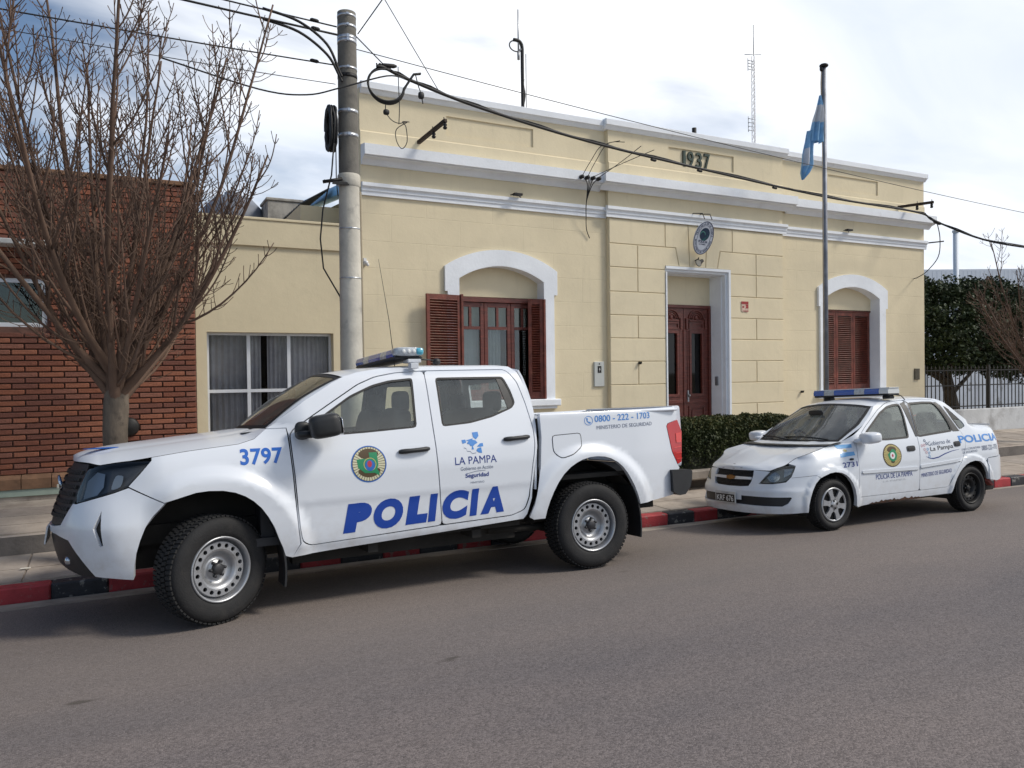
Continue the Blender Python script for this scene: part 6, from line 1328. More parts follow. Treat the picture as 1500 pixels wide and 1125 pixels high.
for sd in (-1, 1):
    mb = MB(); mb.box(-.02, .10, min(sd*.50, sd*.63), max(sd*.50, sd*.63), -.02, .010, bev=.006); mb.box(-.02, .05, min(sd*.63, sd*.70), max(sd*.63, sd*.70), -.075, -.03, Matrix.Rotation(R(0), 4, 'X'), bev=.004); mb.build('mount', M_chrome if False else M_alu, lb_)
ws = MB(); ws.tube([(1.80, -.5, 1.91), (1.9, -.46, 1.91), (1.98, -.42, 1.90)], .006, 5); ws.sell((1.98, -.42, 1.895), .035, .035, .03, .8, .8, 12, 8); ws.build('aerial_base', M_plast, tk)
mb = MB(); mb.tube([(1.70, -.10, 1.88), (1.66, -.10, 2.3), (1.58, -.10, 2.85)], [.004, .003, .002], 5); mb.build('radio_aerial', M_iron, tk)
# lettering and emblems on the near side
S1 = (.586-.541)/(2.365-.982)
TLET = [('P', .985, 1.215), ('O', 1.228, 1.47), ('L', 1.487, 1.677), ('I', 1.677, 1.769), ('C', 1.806, 2.045), ('I', 2.046, 2.137), ('A', 2.145, 2.365)]
for ch, a, b in TLET:
    tr = text_tris(ch, .3, bold=.10 if ch not in 'OC' else .065, shear=.16, height=.222 if ch not in 'OC' else .232, width=(b-a))
    decal('letter', tr, a, .541+(a-.982)*S1-(.005 if ch in 'OC' else 0), TF, M_blue, doorF if b < 1.77 else doorR, S1, res=.06)
fend = [o for o in bpy.data.objects if o.name.startswith('front_fender') and o.parent == tk][0]
decal('number', text_tris('3797', .14, bold=.028, width=.302, height=.119, space=1.05), .250, 1.110, TF, M_blue2, fend, 0, res=.05)
def emblem(u, v, ru, rv, surf, parent, plain=False):
    shape('emblem_ring', circle(u, v, ru, rv, 40), surf, M_eblue if not plain else M_ebrown, parent, .002)
    if not plain: shape('emblem_field', circle(u, v, ru*.94, rv*.94, 40), surf, M_ebrown, parent, .0026)
    n = 36
    for i in range(n):
        a0, a1 = 2*math.pi*(i+.06)/n, 2*math.pi*(i+.84)/n; r0, r1 = .10, .915
        shape('emblem_ray', [(u+ru*r*math.cos(a), v+rv*r*math.sin(a)) for r, a in ((r0, a0), (r1, a0), (r1, a1), (r0, a1))], surf, M_cream_p if not plain else M_gold, parent, .0033)
    g_ = [(-.68, .28), (.05, .30), (.02, .62), (.48, .62), (.52, .0), (.58, -.66), (.30, -.50), (-.25, -.48), (-.62, -.18)] if not plain else [(-.5, .1), (-.2, .35), (.05, .55), (.35, .45), (.5, .0), (.35, -.4), (.0, -.55), (-.35, -.35)]
    shape('emblem_map', [(u+ru*x, v+rv*y) for x, y in g_], surf, M_egreen, parent, .0042)
    if not plain:
        shape('emblem_wreath', circle(u+.05*ru, v-.02*rv, .36*ru, .36*rv, 24), surf, M_gold, parent, .0048, holes=[list(reversed(circle(u+.05*ru, v-.02*rv, .32*ru, .32*rv, 24)))])
        shape('emblem_shield', circle(u+.05*ru, v-.08*rv, .28*ru, .30*rv, 20), surf, M_eblue, parent, .0052); shape('emblem_core', circle(u+.03*ru, v, .13*ru, .18*rv, 16), surf, M_ered, parent, .0058)
    else: shape('emblem_shield', circle(u+.0*ru, v-.02*rv, .26*ru, .30*rv, 20), surf, M_ewhite, parent, .0052); shape('emblem_core', circle(u, v-.02*rv, .10*ru, .13*rv, 12), surf, M_ered, parent, .0058)
emblem(1.201, 1.062, .142, .142, TF, doorF)
def line_text(body, u0, u1, v, h, m, parent, surf, slope=0.0, bold=.0, res=.09): return decal('lettering', text_tris(body, .1, bold=bold, width=u1-u0, height=h), u0, v, surf, m, parent, slope, res=res)
line_text('LA PAMPA', 1.928, 2.308, 1.007, .062, M_dkblue, doorR, TF, S1*.2, .0); line_text('Gobierno en Acción', 1.975, 2.27, .957, .030, M_gprint, doorR, TF, .01)
line_text('Seguridad', 2.015, 2.228, .885, .046, M_dkblue, doorR, TF, .01, .02); line_text('MINISTERIO', 2.06, 2.185, .845, .016, M_gprint, doorR, TF, .01)
shape('logo_line', [(2.035, .928), (2.12, .944), (2.20, .946), (2.20, .949), (2.12, .948), (2.035, .932)], TF, M_gprint, doorR)
LG = lambda pts: [(2.005+x*.17, 1.095+y*.175) for x, y in pts]
for pts in ([(.62, .98), (.93, 1.0), (.95, .80), (.78, .64), (.64, .76)], [(.0, .64), (.20, .66), (.24, .52), (.04, .46)], [(.26, .46), (.38, .60), (.55, .64), (.74, .60), (.84, .48), (.66, .40), (.60, .34), (.44, .34), (.40, .42)], [(.78, .30), (.95, .44), (1.12, .46), (1.12, .30), (.96, .28)], [(.72, .10), (.80, .22), (1.0, .26), (1.02, -.02), (.84, .02)], [(.24, .62), (.60, .70), (.62, .66), (.3, .58)], [(.52, .34), (.56, .34), (.60, .18), (.48, .18)]): shape('logo_piece', LG(pts), TF, M_lb, doorR)
mb = [(.06, .38), (.08, .28), (.18, .26), (.24, .12), (.40, .10), (.50, .0), (.70, .02)]
shape('logo_outline', LG(mb+[(x, y-.025) for x, y in reversed(mb)]), TF, M_gprint, doorR)
line_text('0800 - 222 - 1703', 3.318, 3.945, 1.305, .060, M_lb, bedN, TB, .022, .012); line_text('MINISTERIO DE SEGURIDAD', 3.335, 3.965, 1.238, .034, M_gprint, bedN, TB, .022)
shape('phone_ring', circle(3.252, 1.322, .046, .042), TB, M_lb, bedN, holes=[list(reversed(circle(3.252, 1.322, .041, .037)))]); shape('phone_symbol', [(3.228, 1.345), (3.240, 1.348), (3.246, 1.333), (3.240, 1.326), (3.256, 1.308), (3.264, 1.313), (3.276, 1.304), (3.270, 1.294), (3.254, 1.297), (3.232, 1.318)], TB, M_lb, bedN)

# ================================================================== sedan
SS = SedanSurf(); SF = lambda u, z: SS(u, z); SH = .80; UCS = SS.uc; SYAW = math.atan2(-.05, 2.4)
sc = tag(empty('sedan_car', (6.8, 5.84, 0)), 'older white four-door police sedan with faded decals and a rusty sill', 'car')
sc.matrix_world = Matrix.Translation((6.80, 5.84, 0)) @ Matrix.Rotation(SYAW, 4, 'Z') @ Matrix.Rotation(-.05, 4, 'X') @ Matrix.Translation((0, SH, 0))
E1 = [(.588, .950), (.553, .80), (.548, .566), (.530, .330), (1.530, .330), (1.552, .641), (1.592, .942), (1.700, 1.385), (1.45, 1.375), (1.32, 1.352), (1.141, 1.284), (.80, 1.092)]
E2 = [(1.540, .330), (2.065, .334), (2.118, .434), (2.23, .57), (2.345, .672), (2.42, .80), (2.432, .942), (2.36, 1.10), (2.288, 1.30), (2.235, 1.376), (2.0, 1.386), (1.710, 1.386), (1.601, .942), (1.562, .641)]
V1 = soft([(.735, .985), (.79, 1.040), (1.150, 1.247), (1.32, 1.314), (1.45, 1.335), (1.560, 1.340), (1.528, 1.187), (1.451, .952), (1.090, .944), (.80, .955)])
V2 = soft([(1.735, 1.345), (2.0, 1.352), (2.185, 1.345), (2.225, 1.263), (2.270, 1.10), (2.265, .995), (1.62, .955)])
VQ = soft([(2.328, 1.298), (2.40, 1.243), (2.485, 1.152), (2.54, 1.085), (2.548, 1.038), (2.425, 1.002), (2.382, 1.10)])
E1s, E2s = soft(E1), soft(E2); EU = E1[:4]+[(1.535, .33)]+E2[1:11]+[(1.705, 1.386)]+E1[8:]
SCAB = [(.445, .945), (.773, 1.110), (.96, 1.225), (1.105, 1.325), (1.22, 1.365), (1.358, 1.388), (1.8, 1.405), (2.18, 1.402), (2.30, 1.388), (2.38, 1.345), (2.44, 1.285), (2.52, 1.205), (2.62, 1.122), (2.71, 1.070), (2.80, 1.047), (3.0, 1.032), (3.20, 1.020), (3.31, 1.008), (3.36, .975), (3.37, .86)]
RARCH = [(2.118, .285), (2.15, .36), (2.187, .425), (2.235, .485), (2.293, .534), (2.37, .58), (2.451, .606), (2.54, .618), (2.636, .606), (2.70, .572), (2.75, .52), (2.785, .45), (2.80, .375)]
SQ = SCAB+[(3.37, .66), (3.02, .645), (2.84, .640), (2.79, .60), (2.80, .45), (2.81, .375)]+list(reversed(RARCH))+[(2.10, .250), (1.5, .248), (.877, .248), (.50, .222), (.520, .32), (.538, .566), (.543, .80), (.570, .945)]
SFEN = [(.440, .938), (.20, .900), (-.056, .850), (-.22, .802), (-.374, .742), (-.297, .719), (-.375, .611), (-.376, .596), (-.097, .614)] + [(-.05, .585), (.0, .603), (.083, .627), (.16, .634), (.249, .622), (.32, .592), (.371, .553), (.42, .49), (.452, .424), (.473, .34), (.481, .235), (.510, .228), (.522, .330), (.540, .566), (.545, .80), (.563, .940)]
for sd in (-1, 1):
    panel('body_side', SQ, SF, M_sw, sc, holes=[offset_poly(soft(EU), .005), VQ], res=.05, thick=.03, side=sd)
    panel('seam_shade', offset_poly(EU, .025), SF, M_gapshade, sc, holes=[offset_poly(V1, .010), offset_poly(V2, .010)], res=.08, thick=0, off=-.02, side=sd)  # black backing sheet, shade of the door seams put into its colour
    f_ = panel('front_fender', SFEN, SF, M_sw, sc, res=.035, thick=.04, side=sd)
    for nme, D, W, hx in (('front_door', E1s, V1, (1.357, 1.501, .823)), ('rear_door', E2s, V2, (2.205, 2.325, .836))):
        d = panel(nme, D, SF, M_sw, sc, holes=[W], res=.045, thick=.025, side=sd)
        panel('window_seal', offset_poly(W, .010), SF, M_gasket, d, holes=[offset_poly(W, -.012)], res=.09, thick=.008, off=.002, side=sd)
        panel('window_glass', offset_poly(W, -.008), SF, G_car2, d, res=.12, thick=0, off=-.010, side=sd)
        u0, u1, hz = hx; panel('handle', soft([(u0, hz-.034), (u1, hz-.030), (u1, hz+.032), (u0, hz+.030)]), SF, M_plast, d, res=.04, thick=.008, off=.006, side=sd); panel('handle_pull', [(u0+.02, hz-.02), (u1-.03, hz-.02), (u1-.03, hz+.006), (u0+.02, hz+.006)], SF, M_gasket, d, res=.05, thick=.01, off=.010, side=sd)
        a_, b_ = ((.585, 1.520) if nme == 'front_door' else (1.558, 2.275))
        panel('rub_strip', soft([(a_, .587), (b_, .572 if b_ < 2 else .622), (b_, .610 if b_ < 2 else .655), (a_, .622)]), SF, M_sw, d, res=.06, thick=.012, off=.012, side=sd)
        panel('strip_shadow_edge', [(a_+.01, .582), (b_, .567 if b_ < 2 else .617), (b_, .573 if b_ < 2 else .623), (a_+.01, .588)], SF, M_gasket, d, res=.1, thick=0, off=.003, side=sd)
        if nme == 'front_door': panel('pillar_trim', [(1.575, .955), (1.592, .955), (1.69, 1.370), (1.58, 1.345)], SF, M_plast, d, res=.1, thick=.004, off=.004, side=sd)
        else:
            panel('pillar_trim', [(1.603, .957), (1.625, .957), (1.74, 1.350), (1.715, 1.372)], SF, M_plast, d, res=.1, thick=.004, off=.004, side=sd); panel('pillar_trim', [(2.275, .985), (2.395, .985), (2.350, 1.10), (2.278, 1.30), (2.238, 1.345), (2.20, 1.350), (2.232, 1.263), (2.278, 1.10)], SF, M_plast, d, res=.1, thick=.004, off=.004, side=sd)
        if sd < 0:
            if nme == 'front_door': sdF = d
            else: sdR = d
    panel('quarter_seal', offset_poly(VQ, .006), SF, M_gasket, sc, holes=[offset_poly(VQ, -.012)], res=.1, thick=.008, off=.002, side=sd); panel('quarter_glass', offset_poly(VQ, -.006), SF, G_car2, sc, res=.12, thick=0, off=-.008, side=sd)
    if sd < 0: sfN = f_
    panel('rear_bumper_corner', [(2.82, .632), (3.02, .636), (3.37, .648), (3.38, .50), (3.34, .376), (3.0, .345), (2.815, .370), (2.80, .46)], SF, M_sw, sc, res=.04, thick=.04, off=.010, side=sd)
    panel('tail_lamp', soft([(3.245, .845), (3.372, .855), (3.372, .655), (3.275, .652)]), SF, M_lred, sc, res=.05, thick=.02, off=.006, side=sd)
sq = [o for o in bpy.data.objects if o.name.startswith('body_side') and o.parent == sc][0]
M_rust = dirty(mat('sill_rust', (0.085, 0.036, 0.020), 0.9, var=0.5, vscale=14, bump=0.6, bscale=40), (0.05, 0.03, 0.02), 12, 0.45, 0.6)
rr_ = random.Random(8); pts = [(.70, .238)]
u = .72
while u < 1.62: pts.append((u, .240+(.012+rr_.uniform(0, .030))*math.sin(math.pi*(u-.70)/.94)**.6)); u += .03
panel('sill_rust_patch', pts+[(1.64, .240), (1.5, .236), (.9, .234)], SF, M_rust, sq, res=.1, thick=0, off=.003)
# nose of the sedan
SHL_ = [(-.765, .536), (-.68, .615), (-.632, .664), (-.55, .695), (-.45, .716), (-.300, .722), (-.335, .66), (-.373, .614), (-.447, .556), (-.60, .538)]
SHL = soft(SHL_)
SGR = [(UCS, .655), (-.99, .662), (-.868, .664), (-.862, .62), (-.875, .55), (-.905, .508), (-1.0, .500), (UCS, .497)]
SBU = [(-.377, .592), (-.375, .607), (-.45, .548), (-.60, .530), (-.768, .528), (-.70, .605), (-.64, .660), (-.70, .664), (-.80, .668), (-.858, .668), (-.852, .62), (-.865, .548), (-.895, .500), (-1.0, .491), (UCS, .488), (UCS, .395), (-.97, .394), (-.60, .390), (-.412, .392), (-.40, .382), (-.44, .325), (-.504, .292), (-.8, .292), (UCS, .300), (UCS, .205), (-.95, .205), (-.781, .207), (-.5, .212), (-.227, .222), (-.222, .30), (-.199, .38), (-.17, .455), (-.12, .53), (-.06, .582), (-.097, .610)]
panel('front_bumper', SBU, SF, M_sw, sc, res=.035, thick=.04, mirror=True)
panel('lower_intake', [(UCS, .40), (-.97, .399), (-.41, .396), (-.395, .383), (-.435, .32), (-.50, .287), (UCS, .29)], SF, M_plast, sc, res=.06, thick=0, off=-.022, mirror=True)
panel('grille', SGR, SF, M_gasket, sc, res=.06, thick=.0, off=-.022, mirror=True)
mb = MB()
for z in (.520, .535, .550, .603, .618, .633, .648):
    mb.tube([Vector(SF(u, z))+Vector((.012, 0, 0)) for u in [UCS+(-.875-UCS)*i/10 for i in range(11)]], .004, 5)
for i in range(14): u = UCS+.02*i; mb.tube([Vector(SF(u, .505))+Vector((.014, 0, 0)), Vector(SF(u, .655))+Vector((.014, 0, 0))], .003, 4)
mb.mirror(); mb.build('grille_mesh', M_plast, sc)['kind'] = 'stuff'
panel('grille_bar', [(UCS, .563), (-.868, .570), (-.872, .596), (UCS, .598)], SF, mat('silver_bar', (0.62, 0.64, 0.67), 0.3, 0.35), sc, res=.06, thick=.02, off=.004, mirror=True)
panel('bow_tie_badge', [(UCS, .556), (UCS+.022, .556), (UCS+.022, .563), (UCS+.062, .563), (UCS+.072, .597), (UCS+.030, .597), (UCS+.030, .606), (UCS, .606)], SF, mat('badge_gold', (0.24, 0.12, 0.035), 0.4, 0.6), sc, res=.05, thick=.008, off=.012, mirror=True)
panel('plate_recess', [(UCS, .445), (UCS+.20, .443), (UCS+.20, .345), (UCS, .343)], SF, M_sw, sc, res=.1, thick=.004, off=.004, mirror=True)
pm = Matrix.Translation((-.668, .02, .362)); mb = MB(); mb.box(-.012, .0, -.165, .165, -.066, .066, pm, bev=.003); pp_ = mb.build('number_plate', mat('plate_light', (0.55, 0.56, 0.55), 0.5), sc)
mb = MB(); mb.box(-.0145, -.0125, -.150, .150, -.052, .036, pm); mb.build('plate_field', mat('plate_black', (0.012, 0.012, 0.012), 0.4), pp_)
tr = text_tris('KRF 676', .1, bold=.012, width=.27, height=.064); mb = MB(); mb.add([(-.6685-.0147, -(x-.135)+.02, .362-.042+y) for x, y in tr[0]], [tuple(reversed(f)) for f in tr[1]]); mb.build('lettering', M_ewhite, pp_)
tr = text_tris('ARGENTINA', .1, width=.12, height=.014); mb = MB(); mb.add([(-.6685-.0127, -(x-.06)+.02, .362+.043+y) for x, y in tr[0]], [tuple(reversed(f)) for f in tr[1]]); mb.build('lettering', M_gprint, pp_)
for sd in (-1, 1):
    h = panel('headlight', SHL, SF, mat('lamp_back', (0.34, 0.35, 0.36), 0.4), sc, res=.06, thick=0, off=-.04, side=sd)
    panel('lens', SHL, SF, G_lens2, h, res=.05, thick=0, off=-.001, side=sd); panel('housing_edge', SHL, SF, M_gasket, h, holes=[[(-.50+(x+.50)*.955, .63+(y-.63)*.92) for x, y in SHL]], res=.06, thick=.03, off=-.004, side=sd)
    panel('reflector', circle(-.60, .612, .085, .055), SF, M_refl, h, res=.04, thick=0, off=-.025, side=sd); panel('side_reflector', [(-.47, .60), (-.38, .64), (-.335, .70), (-.45, .695)], SF, M_refl, h, res=.04, thick=0, off=-.02, side=sd); panel('lamp_bowl', circle(-.60, .612, .042, .035), SF, M_chrome, h, res=.03, thick=0, off=-.018, side=sd)
SHE = [(.445, .946), (.20, .904), (-.056, .854), (-.22, .806), (-.374, .746), (-.45, .722), (-.55, .700), (-.64, .672), (-.80, .672), (-.9, .668), (UCS, .664)]
SHC = [(-.64, .655), (-.625, .668), (-.60, .685), (-.53, .722), (-.40, .764), (-.2, .818), (.1, .886), (.3, .922), (.45, .948)]
sh3 = [SF(u, z) for u, z in dense(SHE, .025, False)]
def shood(i, j):
    p = sh3[int(round(i*(len(sh3)-1)))]; a = -1+2*j; zc = max(p[2], crv(SHC, p[0])); xc = p[0]-.16*(1-a*a)*sst(.1, .445, p[0])
    return (xc, p[1]*abs(a)*(1 if a < 0 else -1), p[2]+(zc-p[2])*(1-abs(a)**2.2)-.16*.33*(1-a*a)*sst(.1, .445, p[0])*.0+.006*math.exp(-((abs(a)-.55)/.06)**2)*sst(-.6, -.3, p[0]))
mb = MB(); mb.grid(shood, len(sh3)-1, 34); shd = mb.build('hood', M_sw, sc)
mb = MB(); mb.grid(lambda i, j: (lambda p: (p[0]+.004, p[1]*.985, p[2]-.018))(shood(i, j)), len(sh3)-1, 18); mb.build('hood_gap', M_gapshade, sc)
mb = MB()
for (x, y) in ((-.60, -.05), (-.585, -.16), (-.60, .12), (-.52, .02)): mb.sell((x, y, crv(SHC, x)+.0005), .006, .02, .0025, 1, 1, 10, 4)
mb.build('paint_chip', M_ebrown, shd)
SAP = [SF(u, z) for u, z in ((.445, .945), (.773, 1.110), (.96, 1.225), (1.105, 1.325))]
def sws(b, a, ins=.012, off=0.0):
    e = plines(SAP, b); a = -1+2*a; ye = abs(e[1])-ins; q = 1-a*a; return (e[0]-(.165-.06*b)*q-.02*math.sin(math.pi*b)-off*.5, a*ye, e[2]+(-.012+.062*b)*q+.012*math.sin(math.pi*b)+off*.8)
mb = MB(); mb.grid(lambda b, a: sws(.02+.96*b, a, .03), 12, 24); mb.build('windscreen', glass_mat('sedan_windscreen', (0.86, 0.90, 0.88), 1.0, 0.01, 1.65, dust_sheen=0.26, dcol=(0.52, 0.55, 0.55)), sc)  # heavier film colour imitates grey sky mirrored in the windscreen
for sd in (-1, 1): mb = MB(); mb.grid(lambda b, a: (lambda p, q: tuple(p[k]+(q[k]-p[k])*a for k in range(3)))(tuple(x if k != 1 else sd*abs(x) for k, x in enumerate(plines(SAP, b))), tuple(sws(b, 0 if sd < 0 else 1, .05, .003))), 12, 2); mb.build('pillar_trim', M_sw, sc)
mb = MB(); mb.grid(lambda b, a: sws(-.01+.07*b, a, .03, .002), 2, 24); mb.grid(lambda b, a: sws(.95+.05*b, a, .03, .002), 2, 24)
for sd in (0, 1): mb.grid(lambda b, a: sws(b, (.03*a) if sd == 0 else 1-.03*a, .03, .002), 10, 1)
mb.build('windscreen_seal', M_gasket, sc)
mb = MB(); mb.grid(lambda u, v: (.20+.24*u-.10*(1-(2*v-1)**2)*(1-u), -.66+1.32*v, .915+.02*u-.0), 3, 10); mb.build('cowl', M_plast, sc)
for y0, y1, zz in ((-.50, .10, 0), (.02, .60, 0)):
    mb = MB(); mb.tube([Vector(sws(.03, .5+.5*y0/.62, .03, .03)), Vector(sws(.085, .5+.5*(y0+y1)/2/.62, .03, .035)), Vector(sws(.10, .5+.5*y1/.62, .03, .02))], .009, 5); mb.tube([Vector(sws(.06, .5+.5*y0/.62, .03, .012)), Vector(sws(.12, .5+.5*y1/.62, .03, .012))], .006, 4); mb.build('wiper', M_plast, sc)
SRE = [SF(u, z) for u, z in dense([(1.105, 1.325), (1.22, 1.365), (1.358, 1.388), (1.8, 1.405), (2.18, 1.402), (2.30, 1.388)], .04, False)]
SRC = [(.95, 1.35), (1.0, 1.372), (1.2, 1.405), (1.5, 1.428), (1.9, 1.437), (2.2, 1.434), (2.42, 1.408), (2.50, 1.385), (2.6, 1.35)]
def sroof(i, j):
    p = SRE[int(round(i*(len(SRE)-1)))]; a = -1+2*j; t = sst(1.4, 1.1, p[0]); xc = p[0]-.105*t*(1-a*a)+.09*sst(2.05, 2.30, p[0])*(1-a*a); zc = crv(SRC, p[0]-.105*t+.09*sst(2.05, 2.30, p[0])); return (xc, p[1]*abs(a)*(1 if a < 0 else -1), p[2]+(zc-p[2])*(1-abs(a)**2.5))
mb = MB(); mb.grid(sroof, len(SRE)-1, 26); mb.build('roof', M_sw, sc)
SBP = [SF(u, z) for u, z in ((2.30, 1.388), (2.38, 1.345), (2.44, 1.285), (2.52, 1.205), (2.62, 1.122), (2.71, 1.070))]
def srw(b, a, ins=.01, off=0): e = plines(SBP, b); a = -1+2*a; q = 1-a*a; return (e[0]+(.09+.15*b)*q+off*.4, a*(abs(e[1])-ins), e[2]+(.024-.006*b)*q+off*.8)
mb = MB(); mb.grid(lambda b, a: srw(.06+.86*b, .05+.9*a, .012), 8, 20); mb.build('rear_window', G_car2, sc)
mb = MB(); mb.grid(lambda b, a: srw(.06*b, a, 0), 2, 20); mb.grid(lambda b, a: srw(.92+.08*b, a, 0), 2, 20)
for sd in (0, 1): mb.grid(lambda b, a: srw(b, .05*a if sd == 0 else 1-.05*a, 0), 10, 2)
mb.build('rear_window_frame', M_sw, sc)
STE = [SF(u, z) for u, z in dense([(2.70, 1.073), (2.80, 1.047), (3.0, 1.032), (3.20, 1.020), (3.31, 1.008), (3.36, .975), (3.37, .86), (3.37, .655)], .03, False)]
def strunk(i, j):
    p = STE[int(round(i*(len(STE)-1)))]; a = -1+2*j; back = sst(3.2, 3.37, p[0]); return (p[0]+.24*(1-a*a)*sst(2.95, 2.70, p[0])+.085*(1-abs(a)**2.5)*back, p[1]*abs(a)*(1 if a < 0 else -1), p[2]+.028*(1-abs(a)**2.4)*(1-sst(1.0, .9, p[2])))
mb = MB(); mb.grid(strunk, len(STE)-1, 24); mb.build('boot_lid', M_sw, sc)
mb = MB(); mb.grid(lambda u, v: (3.34+.085*(1-abs(2*v-1)**2.5)+.01, -.50+1.0*v, 1.022+.016*u), 1, 16); mb.grid(lambda u, v: (3.29+.085*(1-abs(2*v-1)**2.5)+.06*u, -.50+1.0*v, 1.038), 1, 16); mb.build('boot_lip', M_sw, sc)
mb = MB(); mb.grid(lambda u, v: (3.37+.075*(1-abs(2*v-1)**2.5), -.51+1.02*v, .345+.31*u), 4, 16); mb.build('rear_bumper', M_sw, sc)
# inside and underneath
mb = MB(); mb.box(.30, 2.75, -.70, .70, .24, .30); mb.box(.32, .55, -.66, .66, .30, .86); mb.sell((.60, 0, .84), .22, .64, .10, .6, .3, 24, 10); mb.box(2.45, 2.85, -.60, .60, .3, .96); mb.build('cabin_floor', M_dash, sc)
mb = MB(); mb.grid(lambda u, v: (lambda p: (p[0], p[1]*.97, p[2]-.03))(sroof(.06+.88*u, v)), 10, 12); mb.build('headlining', mat('headlining', (0, 0, 0)), sc)
seat(1.12, -.33, .22, sc, 1.16, 'seat', 1, .54, 1.02); seat(1.12, .33, .22, sc, 1.16, 'seat', 1, .54, 1.02); seat(1.92, 0, .56, sc, 1.13, 'rear_seat', 2, .54, 1.0)
mb = MB(); Mw = Matrix.Translation((.86, .33, .90)) @ Matrix.Rotation(R(62), 4, 'Y'); mb.tube([Mw @ Vector((.175*math.cos(t), .175*math.sin(t), 0)) for t in [2*math.pi*i/24 for i in range(25)]], .015, 8, cap=False); mb.box(-.16, .16, -.025, .025, -.02, .02, Mw); mb.build('steering_wheel', M_plast, sc)
mb = MB(); mb.sell((.78, 0, 1.27), .015, .11, .032, .5, .5, 14, 8); mb.build('inside_mirror', M_plast, sc)
mb = MB(); mb.box(-.45, 3.2, -.60, .60, .20, .26); mb.box(-.42, -.20, -.42, .42, .25, .58); mb.box(.5, 2.1, -.745, -.58, .235, .30); mb.box(.5, 2.1, .58, .745, .235, .30); mb.tube([(1.5, -.25, .2), (3.2, -.3, .22)], .03, 8); mb.tube([(2.50, -.6, .28), (2.50, .6, .28)], .035, 8); mb.box(2.9, 3.32, -.45, .45, .26, .62); mb.build('underbody', M_under, sc)
for cx in (.14, 2.50):
    for sd in (-1, 1):
        mb = MB(); mb.grid(lambda u, v: (cx+.355*math.cos(math.pi*(1.1-1.2*u)), sd*(.725-.25*v), .28+.35*math.sin(math.pi*(1.1-1.2*u))), 20, 3); mb.add([(cx+.355*math.cos(math.pi*i/20), sd*.475, .28+.35*math.sin(math.pi*i/20)) for i in range(21)], [tuple(range(21))]); mb.build('wheel_arch_liner', M_under, sc)
def hubcap_wheel(parent, loc, near):
    t = empty('wheel', loc, parent); t.rotation_euler = (0, .2, 0 if near else math.pi); r, w, rim = .282, .175, .178
    mb = MB(); tyre(mb, r, w, rim+.006, 52); mb.build('tyre', M_tyre, t); M = Matrix.Rotation(R(90), 4, 'X'); h = w/2
    mb = MB(); mb.lathe([(rim+.01, h-.012), (rim+.006, h), (rim-.006, h+.002), (rim-.014, h-.01)], M, 44); mb.lathe([(rim*.30, h-.004), (rim*.27, h+.004), (.001, h+.006)], M, 24)
    for k in range(6):
        a = 2*math.pi*k/6; ca, sa = math.cos(a), math.sin(a); pts = [(rim*.22, -.042), (rim*.55, -.024), (rim*.93, -.034), (rim*.93, .034), (rim*.55, .024), (rim*.22, .042)]
        mb.prism(pts, (-(h+.003), -(h-.02)), lambda x, y, t_: (x*ca-y*sa, t_, x*sa+y*ca))
    mb.build('hubcap', M_steel, t); mb = MB(); mb.lathe([(.001, h-.03), (rim, h-.03)], M, 32)
    for k in range(4): a = 2*math.pi*k/4+.4; mb.tube([(rim*.23*math.cos(a), -(h+.002), rim*.23*math.sin(a)), (rim*.23*math.cos(a), -(h+.010), rim*.23*math.sin(a))], .012, 8)
    mb.build('wheel_bolt', M_under, t)
for x, near in ((.14, True), (.14, False)): hubcap_wheel(sc, (x, -.695 if near else .695, .28), near)
for x, near in ((2.50, True), (2.50, False)): steel_wheel(sc, (x, -.692 if near else .692, .28), .283, .175, .178, 12, M_bsteel, M_bsteel, near, 52, .3)
for sd in (-1, 1):
    mb = MB(); mb.sell((.655, -.865, .985), .10, .105, .062, .55, .6, 24, 14, Matrix.Rotation(R(-6), 4, 'Y') @ Matrix.Rotation(R(-14), 4, 'Z')); mb.sell((.60, -.775, .955), .075, .05, .028, .7, .7, 14, 8)
    if sd > 0: mb.v = [(x, -y, z) for x, y, z in mb.v]; mb.f = [tuple(reversed(f)) for f in mb.f]
    mb.build('wing_mirror', M_sw, sc)
lb2 = empty('light_bar', (1.47, 0, 1.455), sc)
mb = MB(); mb.box(-.10, .10, -.56, .56, -.004, .02, bev=.008); mb.build('base', M_plast, lb2)
for (a, b, m) in ((-.56, -.43, M_ewhite), (-.43, -.22, M_bblue), (-.22, -.07, M_bclear), (-.07, .24, M_bblue), (.24, .40, M_bclear), (.40, .57, M_bblue)):
    mb = MB(); mb.prism([(-.098, .02), (.098, .02), (.10, .055), (.085, .085), (-.085, .085), (-.10, .055)], (a+.001, b-.001), lambda p, q, t: (p, t, q)); mb.build('lens_segment', m, lb2)
mb = MB(); mb.box(-.09, .09, -.57, .575, .0855, .094, bev=.004); mb.build('top_cover', M_ewhite, lb2)
for yy in (-.48, .40): mb = MB(); mb.box(-.05, .05, yy-.05, yy+.05, -.045, -.004, bev=.01); mb.build('mount', M_plast, lb2)
mb = MB(); mb.tube([(.08, -.52, 0), (.12, -.56, -.01), (.16, -.58, -.06)], .006, 5); mb.build('lead', M_rubber, lb2)
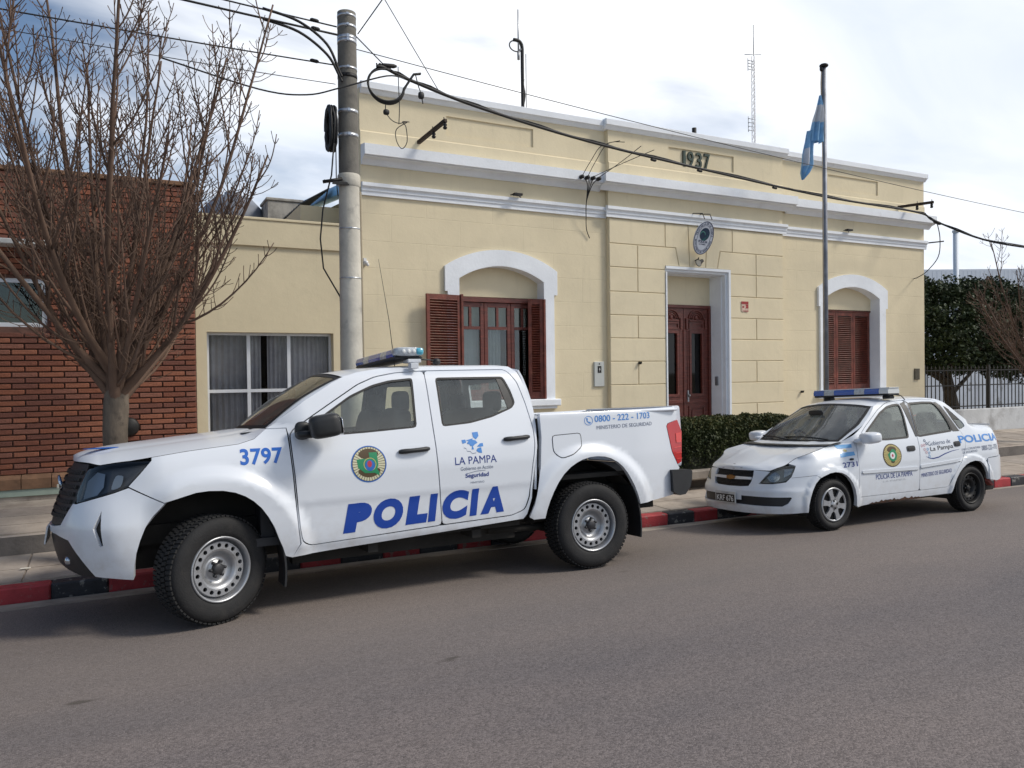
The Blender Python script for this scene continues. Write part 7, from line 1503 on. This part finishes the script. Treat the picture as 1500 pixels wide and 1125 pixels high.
# decals of the sedan
emblem(1.098, .762, .155, .132, SF, sdF, True)
line_text('POLICIA DE LA PAMPA', .805, 1.418, .505, .058, M_dkblue, sdF, SF, .004, .0); line_text('LA PAMPA', .92, 1.30, .465, .020, mat('ghost_print', (0.52, 0.54, 0.57), 0.5), sdF, SF, .012)
shape('flag_stripe', [(.352, .868), (.513, .876), (.522, .918), (.340, .908)], SF, M_sfl, sfN) if False else None
M_fb = mat('flag_stripe_blue', (0.13, 0.38, 0.70), 0.4)
shape('flag_stripe', [(.352, .872), (.515, .880), (.525, .918), (.338, .908)], SF, M_fb, sfN); shape('flag_stripe', [(.326, .778), (.522, .796), (.517, .836), (.335, .824)], SF, M_fb, sfN); shape('flag_sun', circle(.425, .851, .02, .014, 12), SF, M_gold, sfN)
line_text('2731', .315, .530, .668, .056, M_dkblue, sfN, SF, .03, .02)
mb = MB(); p_ = SF(.46, .755); mb.sell((p_[0], p_[1]-.006, p_[2]), .028, .010, .012, .6, .6, 12, 6); mb.build('side_repeater', M_plast, sc)
line_text('Gobierno de', 1.745, 2.155, .835, .050, M_gprint, sdR, SF, .045); line_text('La Pampa', 1.765, 2.185, .757, .066, M_ebrown if False else mat('black_print', (0.02, 0.02, 0.025), 0.5), sdR, SF, .045, .006)
for k, (uu, vv, m) in enumerate(((1.63, .845, 'p'), (1.675, .85, 'p'), (1.72, .865, 'g'), (1.70, .90, 'g'), (1.665, .80, 'p'), (1.72, .80, 'b'), (1.735, .755, 'b'), (1.69, .765, 'p'), (1.735, .715, 'b'))):
    shape('logo_dot', circle(uu, vv, .020, .018, 10), SF, {'p': mat('faded_pink', (0.62, 0.42, 0.46), 0.5), 'g': M_gprint, 'b': mat('faded_blue', (0.30, 0.46, 0.66), 0.5)}[m], sdR, holes=[list(reversed(circle(uu, vv, .010, .009, 10)))])
sw_ = [(1.67, .718), (1.73, .690), (1.80, .680), (1.90, .690), (2.02, .725), (2.15, .752), (2.29, .768)]
shape('logo_swoosh', sw_+[(x, y+.012*math.sin(math.pi*i/6)+.002) for i, (x, y) in reversed(list(enumerate(sw_)))], SF, M_dkblue, sdR)
line_text('MINISTERIO DE SEGURIDAD', 1.575, 2.12, .478, .046, M_dkblue, sdR, SF, .045, .0)
line_text('POLICIA', 2.32, 3.14, .838, .092, M_lb, sq, SF, .0, .03); line_text('LINEA COMUNITARIA', 2.335, 2.70, .748, .026, M_gprint, sq, SF, .04); line_text('DE SEGURIDAD', 2.345, 2.63, .710, .026, M_gprint, sq, SF, .04); line_text('0800-222-1703', 2.725, 3.07, .728, .062, M_gprint, sq, SF, .02)
mb = MB(); mb.prism([(0, 0), (.10, -.03), (.16, -.10), (.13, -.11), (.05, -.05), (-.02, -.03)], (-.5, -.44), lambda a, b, t: (2.86+a, t-.22, .38+b)); mb.build('hanging_trim', mat('torn_red', (0.20, 0.03, 0.025), 0.7), sc)
